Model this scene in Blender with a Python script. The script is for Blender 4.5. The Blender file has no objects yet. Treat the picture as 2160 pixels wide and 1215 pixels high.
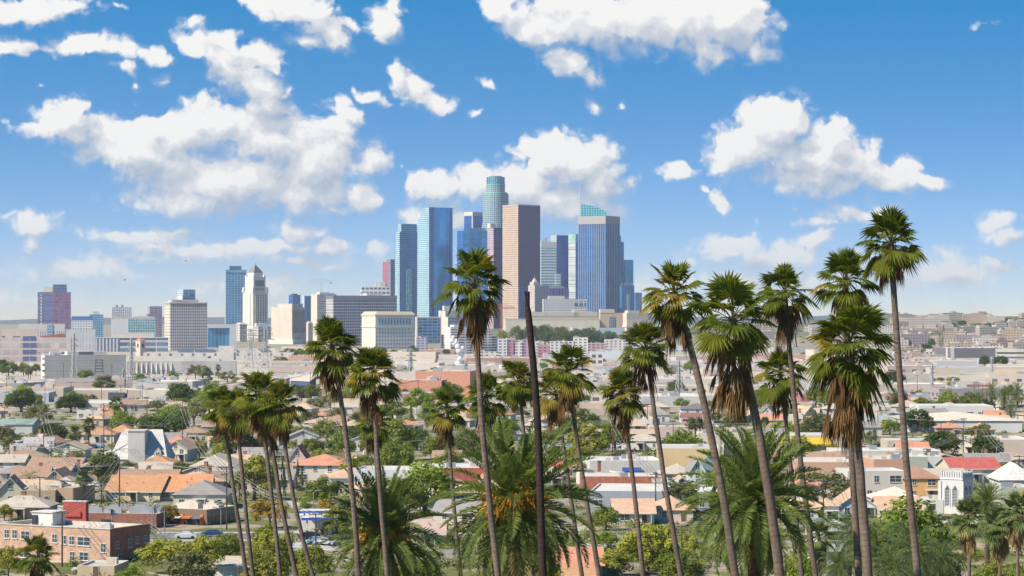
import bpy, math, random
from mathutils import Vector, Matrix, Euler
R = random.Random(20240611)
SC = bpy.context.scene
# ------------------------------------------------------------------ camera
CH = 43.0            # camera height over the plain
FPX, PX0, PY0 = 5000.0, 1080.0, 668.0     # focal length in photo pixels, principal point / horizon
cam_d = bpy.data.cameras.new('camera')
cam = bpy.data.objects.new('camera', cam_d)
SC.collection.objects.link(cam)
cam.location = (0, 0, CH)
cam.rotation_euler = (math.radians(90), 0, 0)
cam_d.sensor_width = 36.0
cam_d.lens = FPX / 2160.0 * 36.0
cam_d.shift_y = (PY0 - 607.5) / 2160.0
cam_d.clip_start = 1.0
cam_d.clip_end = 80000.0
SC.camera = cam
# ------------------------------------------------------------------ light
SUN_DIR = Vector((-0.70, -0.44, 0.80)).normalized()
SUN_EL = math.asin(SUN_DIR.z)
SUN_ROT = math.atan2(SUN_DIR.x, SUN_DIR.y)
sun_d = bpy.data.lights.new('sun', 'SUN')
sun_d.energy = 5.0
sun_d.angle = math.radians(0.5)
sun_d.color = (1.0, 0.90, 0.75)
sun = bpy.data.objects.new('sun', sun_d)
SC.collection.objects.link(sun)
sun.rotation_euler = (-SUN_DIR).to_track_quat('-Z', 'Y').to_euler()
SC.view_settings.view_transform = 'Standard'
SC.view_settings.look = 'None'
SC.view_settings.exposure = 0.72
SC.view_settings.gamma = 1.0
SC.view_settings.use_curve_mapping = False
SC.render.engine = 'CYCLES'
SC.cycles.max_bounces = 6
SC.cycles.diffuse_bounces = 2
SC.cycles.glossy_bounces = 2
SC.cycles.transmission_bounces = 3
SC.cycles.transparent_max_bounces = 8
SC.cycles.volume_bounces = 0
SC.cycles.use_denoising = True
SC.cycles.sample_clamp_indirect = 4.0
SC.cycles.use_adaptive_sampling = True
SC.cycles.adaptive_threshold = 0.015
# ------------------------------------------------------------------ world: Nishita sky with cumulus clouds by direction
world = bpy.data.worlds.new('World')
SC.world = world
world.use_nodes = True
wt = world.node_tree
world.cycles.sampling_method = 'MANUAL'
world.cycles.sample_map_resolution = 128
wt.nodes.clear()

class NT:
    """small helper to write node trees"""
    def __init__(s, nt): s.nt = nt
    def n(s, typ, **kw):
        nd = s.nt.nodes.new(typ)
        for k, v in kw.items(): setattr(nd, k, v)
        return nd
    def put(s, sock, v):
        if isinstance(v, bpy.types.NodeSocket): s.nt.links.new(v, sock)
        elif v is not None: sock.default_value = v
    def m(s, op, a, b=None, c=None, clamp=False):
        nd = s.n('ShaderNodeMath', operation=op, use_clamp=clamp)
        s.put(nd.inputs[0], a); s.put(nd.inputs[1], b)
        if c is not None: s.put(nd.inputs[2], c)
        return nd.outputs[0]
    def v(s, op, a, b=None, scale=None):
        nd = s.n('ShaderNodeVectorMath', operation=op)
        s.put(nd.inputs[0], a)
        if b is not None: s.put(nd.inputs[1], b)
        if scale is not None: s.put(nd.inputs['Scale'], scale)
        return nd.outputs['Value'] if op in ('LENGTH', 'DOT_PRODUCT') else nd.outputs[0]
    def mix(s, f, a, b, mode='MIX'):
        nd = s.n('ShaderNodeMix', data_type='RGBA', blend_type=mode)
        s.put(nd.inputs[0], f); s.put(nd.inputs[6], a); s.put(nd.inputs[7], b)
        return nd.outputs[2]
    def noise(s, vec, scale, detail=3.0, rough=0.5, lac=2.0, dim='3D', out=0):
        nd = s.n('ShaderNodeTexNoise', noise_dimensions=dim)
        s.put(nd.inputs['Vector'], vec)
        nd.inputs['Scale'].default_value = scale; nd.inputs['Detail'].default_value = detail
        nd.inputs['Roughness'].default_value = rough; nd.inputs['Lacunarity'].default_value = lac
        return nd.outputs[out]
    def rng(s, x, a, b, c, d, interp='LINEAR'):
        nd = s.n('ShaderNodeMapRange', interpolation_type=interp, clamp=True)
        s.put(nd.inputs[0], x)
        for i, q in enumerate((a, b, c, d)): s.put(nd.inputs[1 + i], q)
        return nd.outputs[0]
    def xyz(s, x, y, z=0.0):
        nd = s.n('ShaderNodeCombineXYZ')
        for i, q in enumerate((x, y, z)): s.put(nd.inputs[i], q)
        return nd.outputs[0]
    def sep(s, vec):
        nd = s.n('ShaderNodeSeparateXYZ'); s.put(nd.inputs[0], vec)
        return nd.outputs

# cumulus: centre, half width, half height (hundredths of a photo pixel about the view to the skyline), tilt in degrees, weight
CLOUDS = [
 (50,25,125,55,0,1),(135,10,90,45,0,.8),(205,10,50,40,-20,.45),(40,98,130,34,0,.85),(170,92,105,40,0,.95),(262,98,95,36,6,.8),(320,112,75,34,18,.75),
 (265,140,52,34,30,.8),(290,178,22,26,0,.7),(348,172,30,30,30,.7),(405,40,55,26,15,.65),(248,18,30,16,0,.55),(540,8,60,22,0,.7),(290,215,22,10,20,.45),
 (620,15,135,60,10,1),(690,70,85,55,30,1),(560,30,70,40,50,.7),(650,92,70,26,0,.8),(805,55,52,62,10,.9),(745,52,60,28,10,.7),(835,15,30,50,-30,.7),(470,62,22,10,0,.4),
 (425,98,85,50,20,1),(490,140,110,68,25,1.05),(545,125,75,45,10,1),(610,200,38,30,-30,.8),(545,190,100,75,30,1),(570,232,110,60,20,1),(470,85,62,34,0,1),(575,150,45,26,30,.85),
 (150,265,130,56,8,1.05),(155,235,52,46,0,1),(70,272,85,24,0,.75),(300,320,210,90,8,1.1),(340,275,90,60,-10,1.05),(430,265,130,85,-15,1.1),(560,290,190,105,8,1.1),
 (655,345,185,115,0,1.15),(480,380,300,95,0,1.15),(640,412,200,75,0,1.1),(720,275,95,48,15,.95),(790,335,60,50,-20,.95),(755,420,70,62,0,1),(235,330,150,65,20,.95),(400,430,240,60,5,.9),
 (20,258,45,16,0,.5),(85,183,24,10,0,.5),(850,345,30,24,-30,.45),
 (868,185,58,66,10,1),(850,150,32,36,0,1),(910,222,62,42,20,.95),(730,245,82,34,25,.9),(715,215,42,26,20,.85),(778,210,58,26,15,.8),(1030,178,34,20,15,.7),(995,240,30,20,-20,.65),(748,188,24,16,30,.6),
 (1055,15,60,52,0,1),(1120,60,120,62,20,1.05),(1260,45,220,95,5,1.1),(1410,40,210,98,8,1.15),(1545,45,130,105,0,1.15),(1490,108,100,62,20,1),(1205,128,85,58,20,1),(1245,165,80,36,20,.7),
 (1258,212,46,28,25,.65),(1320,224,24,24,40,.55),(1570,143,32,14,-20,.5),(1600,110,60,50,0,.9),
 (1195,345,150,92,0,1.15),(1270,395,95,88,10,1.1),(1155,310,100,52,-15,1.05),(1100,395,100,66,0,1.05),(905,395,80,56,0,1),(945,450,110,60,0,1),(1295,445,70,44,25,.95),(1190,430,170,62,0,1.05),(1010,385,90,62,0,.95),
 (1190,290,26,26,0,.8),(885,455,70,40,0,.8),
 (1635,268,112,86,0,1.2),(1590,305,140,80,-15,1.15),(1748,295,66,62,0,1.1),(1720,335,215,88,8,1.2),(1560,322,90,52,0,1.05),(1860,372,130,48,12,1),(1905,350,50,36,0,.95),(1950,385,66,28,5,.85),
 (1710,378,210,62,3,1),(1435,355,60,32,0,.75),(1520,420,46,44,40,.85),(1495,400,28,16,20,.6),
 (1790,448,110,38,-5,.85),(1725,466,90,26,0,.8),(1865,440,95,34,10,.75),(1664,433,30,20,0,.65),(1605,470,16,26,0,.4),
 (1540,520,120,44,0,.95),(1640,540,160,50,0,.95),(1715,505,75,44,-10,.95),(1450,545,80,34,0,.7),(1580,585,230,44,0,.8),(1790,560,160,50,0,.7),
 (2125,500,80,40,-5,.9),(2110,555,120,36,0,.8),(1995,545,70,40,20,.75),(2040,600,130,46,0,.7),(1900,610,160,40,0,.55),
 (75,472,88,38,0,.95),(85,502,52,36,0,.9),(25,455,50,18,0,.6),(70,520,26,22,0,.7),
 (440,528,260,38,0,.85),(330,520,180,30,0,.7),(630,488,120,32,6,.95),(560,520,260,36,0,.85),(690,520,110,34,0,.85),(240,590,170,44,0,.6),(800,520,50,46,0,.85),(825,565,60,44,0,.8),
 (1345,600,46,50,0,.85),(620,585,220,46,0,.6),(120,560,170,40,0,.4),(700,560,120,30,0,.7),(420,570,200,36,0,.6),
 (2075,55,60,18,-15,.45),(180,570,300,60,0,.85),(90,630,260,50,0,.75),(520,600,360,60,0,.85),(330,500,260,40,0,.8),(1980,580,250,75,0,.9),(1700,600,280,70,0,.85),(1440,590,180,60,0,.75),(2100,470,90,40,-8,.8),(330,545,200,30,0,.75),(640,545,200,34,0,.8),(2080,640,200,36,0,.6),(900,560,60,60,0,.6),(400,490,160,30,0,.6),(700,455,130,26,0,.8)]

def cloud_group():
    g = bpy.data.node_groups.new('cloud field', 'ShaderNodeTree')
    g.interface.new_socket('P', in_out='INPUT', socket_type='NodeSocketVector')
    for o in ('D', 'M'):
        g.interface.new_socket(o, in_out='OUTPUT', socket_type='NodeSocketFloat')
    t = NT(g)
    gi = t.n('NodeGroupInput'); go = t.n('NodeGroupOutput')
    p = gi.outputs[0]
    # warp the plain ellipses so that their edges billow
    w1 = t.noise(p, 1.1, 2.0, 0.5, out=1)
    w = t.v('SUBTRACT', w1, (0.5, 0.5, 0.5))
    q = t.v('ADD', p, t.v('MULTIPLY', w, (0.8, 0.5, 0.0)))
    w2 = t.noise(p, 4.0, 3.0, 0.55, out=1)
    wb = t.v('SUBTRACT', w2, (0.5, 0.5, 0.5))
    q = t.v('ADD', q, t.v('MULTIPLY', wb, (0.24, 0.20, 0.0)))
    qx = t.sep(q)
    q = t.xyz(qx[0], qx[1], 0.0)
    M = None
    for (cx, cy, rx, ry, rot, wgt) in CLOUDS:
        mp = t.n('ShaderNodeMapping', vector_type='TEXTURE')
        t.put(mp.inputs[0], q)
        mp.inputs[1].default_value = (cx / 100, cy / 100, 0)
        mp.inputs[2].default_value = (0, 0, math.radians(rot))
        mp.inputs[3].default_value = (rx / 100 * 1.2, ry / 100 * 1.2, 1)
        gr = t.n('ShaderNodeTexGradient', gradient_type='SPHERICAL')
        t.put(gr.inputs[0], mp.outputs[0])
        f = t.m('MULTIPLY', gr.outputs['Fac'], wgt) if wgt != 1 else gr.outputs['Fac']
        M = f if M is None else t.m('SMOOTH_MAX', M, f, 0.12)
    # cauliflower detail
    vo = t.n('ShaderNodeTexVoronoi', feature='SMOOTH_F1', voronoi_dimensions='2D')
    t.put(vo.inputs['Vector'], q); vo.inputs['Scale'].default_value = 2.7
    vo.inputs['Detail'].default_value = 2.0; vo.inputs['Roughness'].default_value = 0.55
    vo.inputs['Smoothness'].default_value = 0.35
    bil = t.m('SUBTRACT', 0.5, vo.outputs['Distance'])
    nz = t.m('SUBTRACT', t.noise(p, 1.5, 6.0, 0.5), 0.5)
    wide = t.rng(M, 0.02, 0.30, 0.0, 1.0)      # no detail, so no stray flecks, away from a cloud
    D = t.m('ADD', t.m('MULTIPLY', t.m('POWER', M, 0.7), 1.45), t.m('MULTIPLY', bil, t.m('MULTIPLY', wide, 0.46)))
    D = t.m('ADD', D, t.m('MULTIPLY', nz, t.m('MULTIPLY', wide, 0.85)))
    t.put(go.inputs[0], t.m('SUBTRACT', D, 0.46))
    t.put(go.inputs[1], M)
    return g

t = NT(wt)
tc = t.n('ShaderNodeTexCoord')
d = t.sep(tc.outputs['Generated'])
ay = t.m('MAXIMUM', t.m('ABSOLUTE', d[1]), 0.04)
U = t.m('ADD', t.m('MULTIPLY', t.m('DIVIDE', d[0], ay), FPX / 100), PX0 / 100)
V = t.m('SUBTRACT', PY0 / 100, t.m('MULTIPLY', t.m('DIVIDE', d[2], ay), FPX / 100))
P = t.xyz(U, V, 0.0)
CG = cloud_group()
def cl(vec):
    nd = t.n('ShaderNodeGroup'); nd.node_tree = CG
    t.put(nd.inputs[0], vec)
    return nd.outputs
c0 = cl(P)
c1 = cl(t.v('ADD', P, (-0.10, -0.16, 0.0)))
c2 = cl(t.v('ADD', P, (-0.28, -0.52, 0.0)))
fine = t.m('SUBTRACT', c0[0], c1[0])
broad = t.m('SUBTRACT', c0[1], c2[1])
el = t.rng(d[2], 0.0, 0.055, 0.0, 1.0)
# crisp sunlit tops, soft ragged undersides
soft = t.m('ADD', t.rng(broad, -0.12, 0.12, 0.75, 0.30), t.m('MULTIPLY', t.m('SUBTRACT', 1.0, el), 0.5))
soft = t.m('ADD', soft, t.rng(c0[1], 0.2, 0.65, 0.45, 0.0))
alpha = t.m('MULTIPLY', t.rng(c0[0], 0.0, soft, 0.0, 1.0, 'SMOOTHSTEP'), 0.97)
lit = t.m('ADD', 0.65, t.m('ADD', t.m('MULTIPLY', fine, 0.42), t.m('MULTIPLY', broad, 0.95)))
mid = t.m('SUBTRACT', t.noise(P, 1.25, 3.0, 0.55), t.noise(t.v('ADD', P, (-0.20, -0.26, 0.0)), 1.25, 3.0, 0.55))
lit = t.m('ADD', lit, t.m('MULTIPLY', mid, 1.25))
lit = t.m('SUBTRACT', lit, t.m('MULTIPLY', t.rng(c2[1], 0.25, 1.0, 0.0, 1.0), 0.20))
lit = t.m('ADD', lit, 0.0, clamp=True)
ccol = t.n('ShaderNodeValToRGB')
cr = ccol.color_ramp
cr.interpolation = 'EASE'
cr.elements[0].position = 0.05; cr.elements[0].color = (0.46, 0.53, 0.65, 1)
cr.elements[1].position = 0.95; cr.elements[1].color = (1.0, 0.985, 0.96, 1)
e = cr.elements.new(0.40); e.color = (0.60, 0.65, 0.73, 1)
e = cr.elements.new(0.68); e.color = (0.80, 0.81, 0.835, 1)
t.put(ccol.inputs[0], lit)
sky = t.n('ShaderNodeTexSky', sky_type='NISHITA')
sky.sun_disc = False
sky.sun_elevation = SUN_EL; sky.sun_rotation = SUN_ROT
sky.air_density = 1.0; sky.dust_density = 0.4; sky.ozone_density = 2.5
# deep clear air: the blue of the high sky reaches well down
t.put(sky.inputs[0], t.v('NORMALIZE', t.xyz(d[0], d[1], t.m('ADD', t.m('MULTIPLY', t.m('MAXIMUM', d[2], 0.0), 4.2), 0.03))))
hs = t.n('ShaderNodeHueSaturation')
hs.inputs['Saturation'].default_value = 1.12
hs.inputs['Hue'].default_value = 0.5
tint = t.n('ShaderNodeValToRGB')
tr = tint.color_ramp
tr.elements[0].position = 0.0; tr.elements[0].color = (0.86, 0.77, 0.80, 1)
tr.elements[1].position = 1.0; tr.elements[1].color = (0.34, 0.95, 1.12, 1)
t.put(tint.inputs[0], t.rng(d[2], 0.0, 0.14, 0.0, 1.0))
t.put(hs.inputs['Color'], t.mix(1.0, sky.outputs[0], tint.outputs[0], 'MULTIPLY'))
SKY_STRENGTH = 0.112
bg = t.n('ShaderNodeBackground'); t.put(bg.inputs[0], hs.outputs[0]); bg.inputs[1].default_value = SKY_STRENGTH
bc = t.n('ShaderNodeBackground'); t.put(bc.inputs[0], ccol.outputs[0]); bc.inputs[1].default_value = 0.60
# clouds thin out into the warm pale air over the horizon
above = t.rng(d[2], 0.0, 0.004, 0.0, 1.0)
am = t.m('MULTIPLY', t.m('MULTIPLY', alpha, t.m('ADD', 0.80, t.m('MULTIPLY', el, 0.20))), above)
ms = t.n('ShaderNodeMixShader'); t.put(ms.inputs[0], am); t.put(ms.inputs[1], bg.outputs[0]); t.put(ms.inputs[2], bc.outputs[0])
wo = t.n('ShaderNodeOutputWorld'); t.put(wo.inputs[0], ms.outputs[0])
# ------------------------------------------------------------------ helpers: pixels to places, tagging, meshes
def X(px, d): return (px - PX0) / FPX * d
def Z(py, d): return CH + (PY0 - py) / FPX * d
def D(yb): return CH * FPX / (yb - PY0)          # how far a point of the plain is that shows at row yb
def tag(o, label=None, cat=None, group=None, kind=None):
    if label: o['label'] = label
    if cat: o['category'] = cat
    if group: o['group'] = group
    if kind: o['kind'] = kind
    return o
LINK = SC.collection.objects.link
def thing(name, label, cat, loc=(0, 0, 0), rot=0.0, group=None):
    o = bpy.data.objects.new(name, None); LINK(o)
    o.empty_display_size = 0.5
    o.location = loc; o.rotation_euler = (0, 0, rot)
    return tag(o, label, cat, group)
def kids(): return KIDS
KIDS = {}
def put(name, me, parent=None, loc=(0, 0, 0), rot=(0, 0, 0), scale=None):
    o = bpy.data.objects.new(name, me); LINK(o)
    o.location = loc; o.rotation_euler = rot if not isinstance(rot, (int, float)) else (0, 0, rot)
    if scale is not None: o.scale = scale
    if parent is not None:
        o.parent = parent
        KIDS.setdefault(parent.name, []).append(o)
    return o
def copy_tree(o, parent=None):
    c = o.copy(); LINK(c)
    if parent is not None:
        c.parent = parent
        KIDS.setdefault(parent.name, []).append(c)
    for ch in KIDS.get(o.name, []): copy_tree(ch, c)
    return c

class MB:
    """a mesh under construction: vertices, faces with a material slot and uv in metres"""
    def __init__(s): s.v = []; s.f = []; s.mi = []; s.uv = []
    def face(s, pts, mi=0, uv=None):
        b = len(s.v); s.v.extend(pts); s.f.append(tuple(range(b, b + len(pts)))); s.mi.append(mi)
        s.uv.append(uv if uv else [(0.0, 0.0)] * len(pts))
    def quad(s, a, b, c, d, mi=0, uv=None): s.face([a, b, c, d], mi, uv)
    def wallrun(s, poly, z0, z1, mi=0, closed=True, u0=0.0):
        n = len(poly); u = u0
        for i in range(n if closed else n - 1):
            a = poly[i]; b = poly[(i + 1) % n]; L = math.hypot(b[0] - a[0], b[1] - a[1])
            s.face([(a[0], a[1], z0), (b[0], b[1], z0), (b[0], b[1], z1), (a[0], a[1], z1)], mi, [(u, z0), (u + L, z0), (u + L, z1), (u, z1)])
            u += L
    def cap(s, poly, z, mi=0): s.face([(p[0], p[1], z) for p in poly], mi, [(p[0], p[1]) for p in poly])
    def prism(s, poly, z0, z1, mi=0, mt=None, bottom=False):
        s.wallrun(poly, z0, z1, mi); s.cap(poly, z1, mi if mt is None else mt)
        if bottom: s.cap(poly[::-1], z0, mi)
    def box(s, x0, x1, y0, y1, z0, z1, mi=0, mt=None, bottom=True):
        s.prism([(x0, y0), (x1, y0), (x1, y1), (x0, y1)], z0, z1, mi, mt, bottom)
    def frustum(s, x0, x1, y0, y1, z0, z1, k, mi=0):
        cx, cy = (x0 + x1) / 2, (y0 + y1) / 2
        A = [(x0, y0), (x1, y0), (x1, y1), (x0, y1)]
        B = [(cx + (x - cx) * k, cy + (y - cy) * k) for x, y in A]
        for i in range(4):
            j = (i + 1) % 4
            s.face([(*A[i], z0), (*A[j], z0), (*B[j], z1), (*B[i], z1)], mi)
        s.face([(*p, z1) for p in B], mi)
    def tube(s, pts, rad, n=6, mi=0, caps=True):
        pts = [Vector(p) for p in pts]
        if not isinstance(rad, (list, tuple)): rad = [rad] * len(pts)
        base = len(s.v); up = Vector((0, 0, 1)); vv = 0.0
        for i, p in enumerate(pts):
            t = (pts[min(i + 1, len(pts) - 1)] - pts[max(i - 1, 0)]).normalized()
            a = t.cross(up if abs(t.z) < 0.95 else Vector((1, 0, 0))).normalized(); b = a.cross(t)
            for k in range(n):
                g = 2 * math.pi * k / n
                s.v.append(tuple(p + (a * math.cos(g) + b * math.sin(g)) * rad[i]))
        for i in range(len(pts) - 1):
            L = (pts[i + 1] - pts[i]).length
            for k in range(n):
                k2 = (k + 1) % n
                s.f.append((base + i * n + k, base + i * n + k2, base + (i + 1) * n + k2, base + (i + 1) * n + k)); s.mi.append(mi)
                s.uv.append([(k / n, vv), ((k + 1) / n, vv), ((k + 1) / n, vv + L), (k / n, vv + L)])
            vv += L
        if caps:
            for o_, rev in ((0, False), (len(pts) - 1, True)):
                f = tuple(base + o_ * n + k for k in range(n)); f = f[::-1] if rev else f
                s.f.append(f); s.mi.append(mi); s.uv.append([(0, 0)] * n)
    def bar(s, a, b, r, mi=0, n=4): s.tube([a, b], r, n, mi)
    def mesh(s, name, mats, smooth=False):
        me = bpy.data.meshes.new(name)
        me.from_pydata(s.v, [], s.f)
        ul = me.uv_layers.new(name='uv')
        flat = [c for fuv in s.uv for p in fuv for c in p]
        ul.data.foreach_set('uv', flat)
        for m in (mats if isinstance(mats, (list, tuple)) else [mats]): me.materials.append(m)
        me.polygons.foreach_set('material_index', s.mi)
        if smooth: me.polygons.foreach_set('use_smooth', [True] * len(s.f))
        me.update()
        return me
    def put(s, name, mats, parent=None, loc=(0, 0, 0), rot=(0, 0, 0), smooth=False):
        return put(name, s.mesh(name, mats, smooth), parent, loc, rot)

# ------------------------------------------------------------------ materials
MATS = {}
def newmat(name):
    m = bpy.data.materials.new(name); m.use_nodes = True
    nt = m.node_tree; nt.nodes.clear()
    t = NT(nt); out = t.n('ShaderNodeOutputMaterial')
    return m, t, out
def principled(t, col, rough=0.8, spec=0.3, metal=0.0):
    b = t.n('ShaderNodeBsdfPrincipled')
    t.put(b.inputs['Base Color'], col); t.put(b.inputs['Roughness'], rough)
    t.put(b.inputs['Specular IOR Level'], spec); t.put(b.inputs['Metallic'], metal)
    return b
def c4(c): return (c[0], c[1], c[2], 1.0)
def hexc(h):
    """sRGB hex to linear"""
    f = lambda v: (v / 12.92 if v <= 0.04045 else ((v + 0.055) / 1.055) ** 2.4)
    return tuple(f(int(h[i:i + 2], 16) / 255) for i in (0, 2, 4))
def tone(c):
    """aged paint and stone seldom pass a reflectance of 0.6"""
    return tuple(v if v < .35 else .35 + (v - .35) * .62 for v in c)
def flat(col, rough=0.85, var=0.16, scale=0.25, spec=0.25, metal=0.0):
    """painted or plastered surface with weathering"""
    col = tone(col)
    key = ('flat', tuple(round(c, 3) for c in col), rough, var, scale)
    if key in MATS: return MATS[key]
    m, t, out = newmat('weathered surface')
    tc = t.n('ShaderNodeTexCoord'); oi = t.n('ShaderNodeObjectInfo')
    p = t.v('ADD', tc.outputs['Object'], t.v('SCALE', oi.outputs['Location'], scale=0.37))
    a = t.noise(p, scale, 5.0, 0.62)
    b = t.noise(t.v('MULTIPLY', p, (3.0, 3.0, 0.35)), scale * 2.2, 3.0, 0.6)
    f = t.m('ADD', t.m('MULTIPLY', a, 0.6), t.m('MULTIPLY', b, 0.4))
    k = t.rng(f, 0.3, 0.7, 1.0 - var, 1.0 + var * 0.55)
    cc = t.v('SCALE', c4(col)[:3], scale=k)
    bs = principled(t, cc, rough, spec, metal)
    t.put(out.inputs[0], bs.outputs[0]); MATS[key] = m
    return m
def facade(wall, glass=(0.03, 0.05, 0.09), du=3.2, dv=3.6, u=(0.22, 0.78), v=(0.25, 0.8), gvar=0.5, rough=0.12, wvar=0.12, metal=0.0, lines=None, z_from=None, z_to=None, band=None, wall2=None):
    """repeating openings on a wall: u, v give the part of each bay that is glazed; uv are metres"""
    wall = tone(wall)
    key = ('fac', wall, glass, du, dv, u, v, gvar, rough, z_from, z_to, band, wall2)
    if key in MATS: return MATS[key]
    m, t, out = newmat('building front')
    uv = t.n('ShaderNodeUVMap'); uv.uv_map = 'uv'
    s = t.sep(uv.outputs[0])
    U = t.m('DIVIDE', s[0], du); V = t.m('DIVIDE', s[1], dv)
    fu = t.m('FRACT', U); fv = t.m('FRACT', V)
    def win(f, lo, hi): return t.m('MULTIPLY', t.m('GREATER_THAN', f, lo), t.m('LESS_THAN', f, hi))
    mk = t.m('MULTIPLY', win(fu, *u), win(fv, *v))
    if z_from is not None: mk = t.m('MULTIPLY', mk, t.m('GREATER_THAN', s[1], z_from))
    if z_to is not None: mk = t.m('MULTIPLY', mk, t.m('LESS_THAN', s[1], z_to))
    wn = t.n('ShaderNodeTexWhiteNoise', noise_dimensions='2D')
    t.put(wn.inputs['Vector'], t.xyz(t.m('FLOOR', U), t.m('FLOOR', V)))
    r = wn.outputs['Value']
    gk = t.rng(r, 0.0, 1.0, 1.0 - gvar, 1.0 + gvar)
    gc = t.v('SCALE', glass, scale=gk)
    big = t.noise(uv.outputs[0], 0.02, 3.0, 0.6)
    gc = t.v('SCALE', gc, scale=t.rng(big, 0.35, 0.65, 0.75, 1.25))
    tc = t.n('ShaderNodeTexCoord')
    st = t.noise(t.v('MULTIPLY', tc.outputs['Object'], (1, 1, 0.25)), 0.12, 5.0, 0.6)
    wc = t.v('SCALE', wall, scale=t.rng(st, 0.3, 0.7, 1 - wvar, 1 + wvar * 0.6))
    if wall2 is not None:      # a second wall colour under the sills (spandrels)
        wc = t.mix(win(fu, *u), wc, c4(wall2))
    col = t.mix(mk, wc, gc)
    b = principled(t, col, t.m('SUBTRACT', 0.8, t.m('MULTIPLY', mk, 0.8 - rough)), t.m('ADD', 0.2, t.m('MULTIPLY', mk, 0.5)), t.m('MULTIPLY', mk, metal))
    t.put(out.inputs[0], b.outputs[0]); MATS[key] = m
    return m
def glassy(col, du=1.6, dv=3.9, lw=0.10, lh=0.16, line=(0.3, 0.35, 0.4), metal=0.35, rough=0.08, wave=0.35):
    """curtain wall: panes with fine mullions, slightly different tilt and tint from pane to pane"""
    key = ('gls', col, du, dv, lw, lh, line, metal)
    if key in MATS: return MATS[key]
    m, t, out = newmat('curtain wall')
    uv = t.n('ShaderNodeUVMap'); uv.uv_map = 'uv'
    s = t.sep(uv.outputs[0])
    U = t.m('DIVIDE', s[0], du); V = t.m('DIVIDE', s[1], dv)
    mk = t.m('MAXIMUM', t.m('LESS_THAN', t.m('FRACT', U), lw), t.m('LESS_THAN', t.m('FRACT', V), lh))
    wn = t.n('ShaderNodeTexWhiteNoise', noise_dimensions='2D')
    t.put(wn.inputs['Vector'], t.xyz(t.m('FLOOR', U), t.m('FLOOR', V)))
    big = t.noise(t.v('MULTIPLY', uv.outputs[0], (1, 0.35, 1)), 0.05, 3.0, 0.6)
    k = t.m('MULTIPLY', t.rng(wn.outputs['Value'], 0, 1, 0.8, 1.2), t.rng(big, 0.3, 0.7, 0.7, 1.35))
    gc = t.v('SCALE', col, scale=k)
    cc = t.mix(mk, gc, c4(line))
    b = principled(t, cc, t.m('ADD', rough, t.m('MULTIPLY', mk, 0.4)), 0.6, t.m('MULTIPLY', t.m('SUBTRACT', 1.0, mk), metal))
    geo = t.n('ShaderNodeNewGeometry')
    tilt = t.v('MULTIPLY', t.v('SUBTRACT', wn.outputs['Color'], (0.5, 0.5, 0.5)), (0.05, 0.05, 0.03))
    slow = t.v('MULTIPLY', t.v('SUBTRACT', t.noise(uv.outputs[0], 0.03, 2.0, 0.5, out=1), (0.5, 0.5, 0.5)), (wave * 0.3, wave * 0.3, wave * 0.2))
    t.put(b.inputs['Normal'], t.v('NORMALIZE', t.v('ADD', geo.outputs['Normal'], t.v('ADD', tilt, slow))))
    t.put(out.inputs[0], b.outputs[0]); MATS[key] = m
    return m
def brick(c1, c2, mortar, sc=1.0, patch=None):
    key = ('brk', c1, c2, sc, patch)
    if key in MATS: return MATS[key]
    m, t, out = newmat('brickwork')
    uv = t.n('ShaderNodeUVMap'); uv.uv_map = 'uv'
    br = t.n('ShaderNodeTexBrick')
    t.put(br.inputs['Vector'], uv.outputs[0])
    t.put(br.inputs['Color1'], c4(c1)); t.put(br.inputs['Color2'], c4(c2)); t.put(br.inputs['Mortar'], c4(mortar))
    br.inputs['Scale'].default_value = 1.0 / sc
    br.inputs['Brick Width'].default_value = 0.5; br.inputs['Row Height'].default_value = 0.18; br.inputs['Mortar Size'].default_value = 0.015
    a = t.noise(uv.outputs[0], 0.9, 5.0, 0.7)
    col = t.v('SCALE', br.outputs['Color'], scale=t.rng(a, 0.3, 0.7, 0.72, 1.22))
    if patch:
        b2 = t.noise(uv.outputs[0], 1.6, 4.0, 0.75)
        col = t.mix(t.rng(b2, 0.60, 0.66, 0.0, 0.85), col, c4(patch))
    b = principled(t, col, 0.9, 0.15)
    t.put(out.inputs[0], b.outputs[0]); MATS[key] = m
    return m
def rooftiles(col, ridges=0.33, var=0.13, rough=0.85):
    """shingles or tiles in courses; uv v runs up the slope"""
    key = ('tile', col, ridges)
    if key in MATS: return MATS[key]
    m, t, out = newmat('roof covering')
    uv = t.n('ShaderNodeUVMap'); uv.uv_map = 'uv'
    oi = t.n('ShaderNodeObjectInfo')
    s = t.sep(uv.outputs[0])
    row = t.m('FLOOR', t.m('DIVIDE', s[1], ridges))
    wn = t.n('ShaderNodeTexWhiteNoise', noise_dimensions='2D')
    t.put(wn.inputs['Vector'], t.xyz(t.m('FLOOR', t.m('DIVIDE', t.m('ADD', s[0], t.m('MULTIPLY', row, 0.37)), 0.6)), row))
    edge = t.m('LESS_THAN', t.m('FRACT', t.m('DIVIDE', s[1], ridges)), 0.22)
    a = t.noise(t.v('ADD', uv.outputs[0], oi.outputs['Location']), 0.35, 4.0, 0.6)
    k = t.m('MULTIPLY', t.rng(wn.outputs['Value'], 0, 1, 1 - var, 1 + var * 0.6), t.rng(a, 0.3, 0.7, 0.90, 1.08))
    k = t.m('MULTIPLY', k, t.m('SUBTRACT', 1.0, t.m('MULTIPLY', edge, 0.22)))
    b = principled(t, t.v('SCALE', col, scale=k), rough, 0.2)
    t.put(out.inputs[0], b.outputs[0]); MATS[key] = m
    return m
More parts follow.
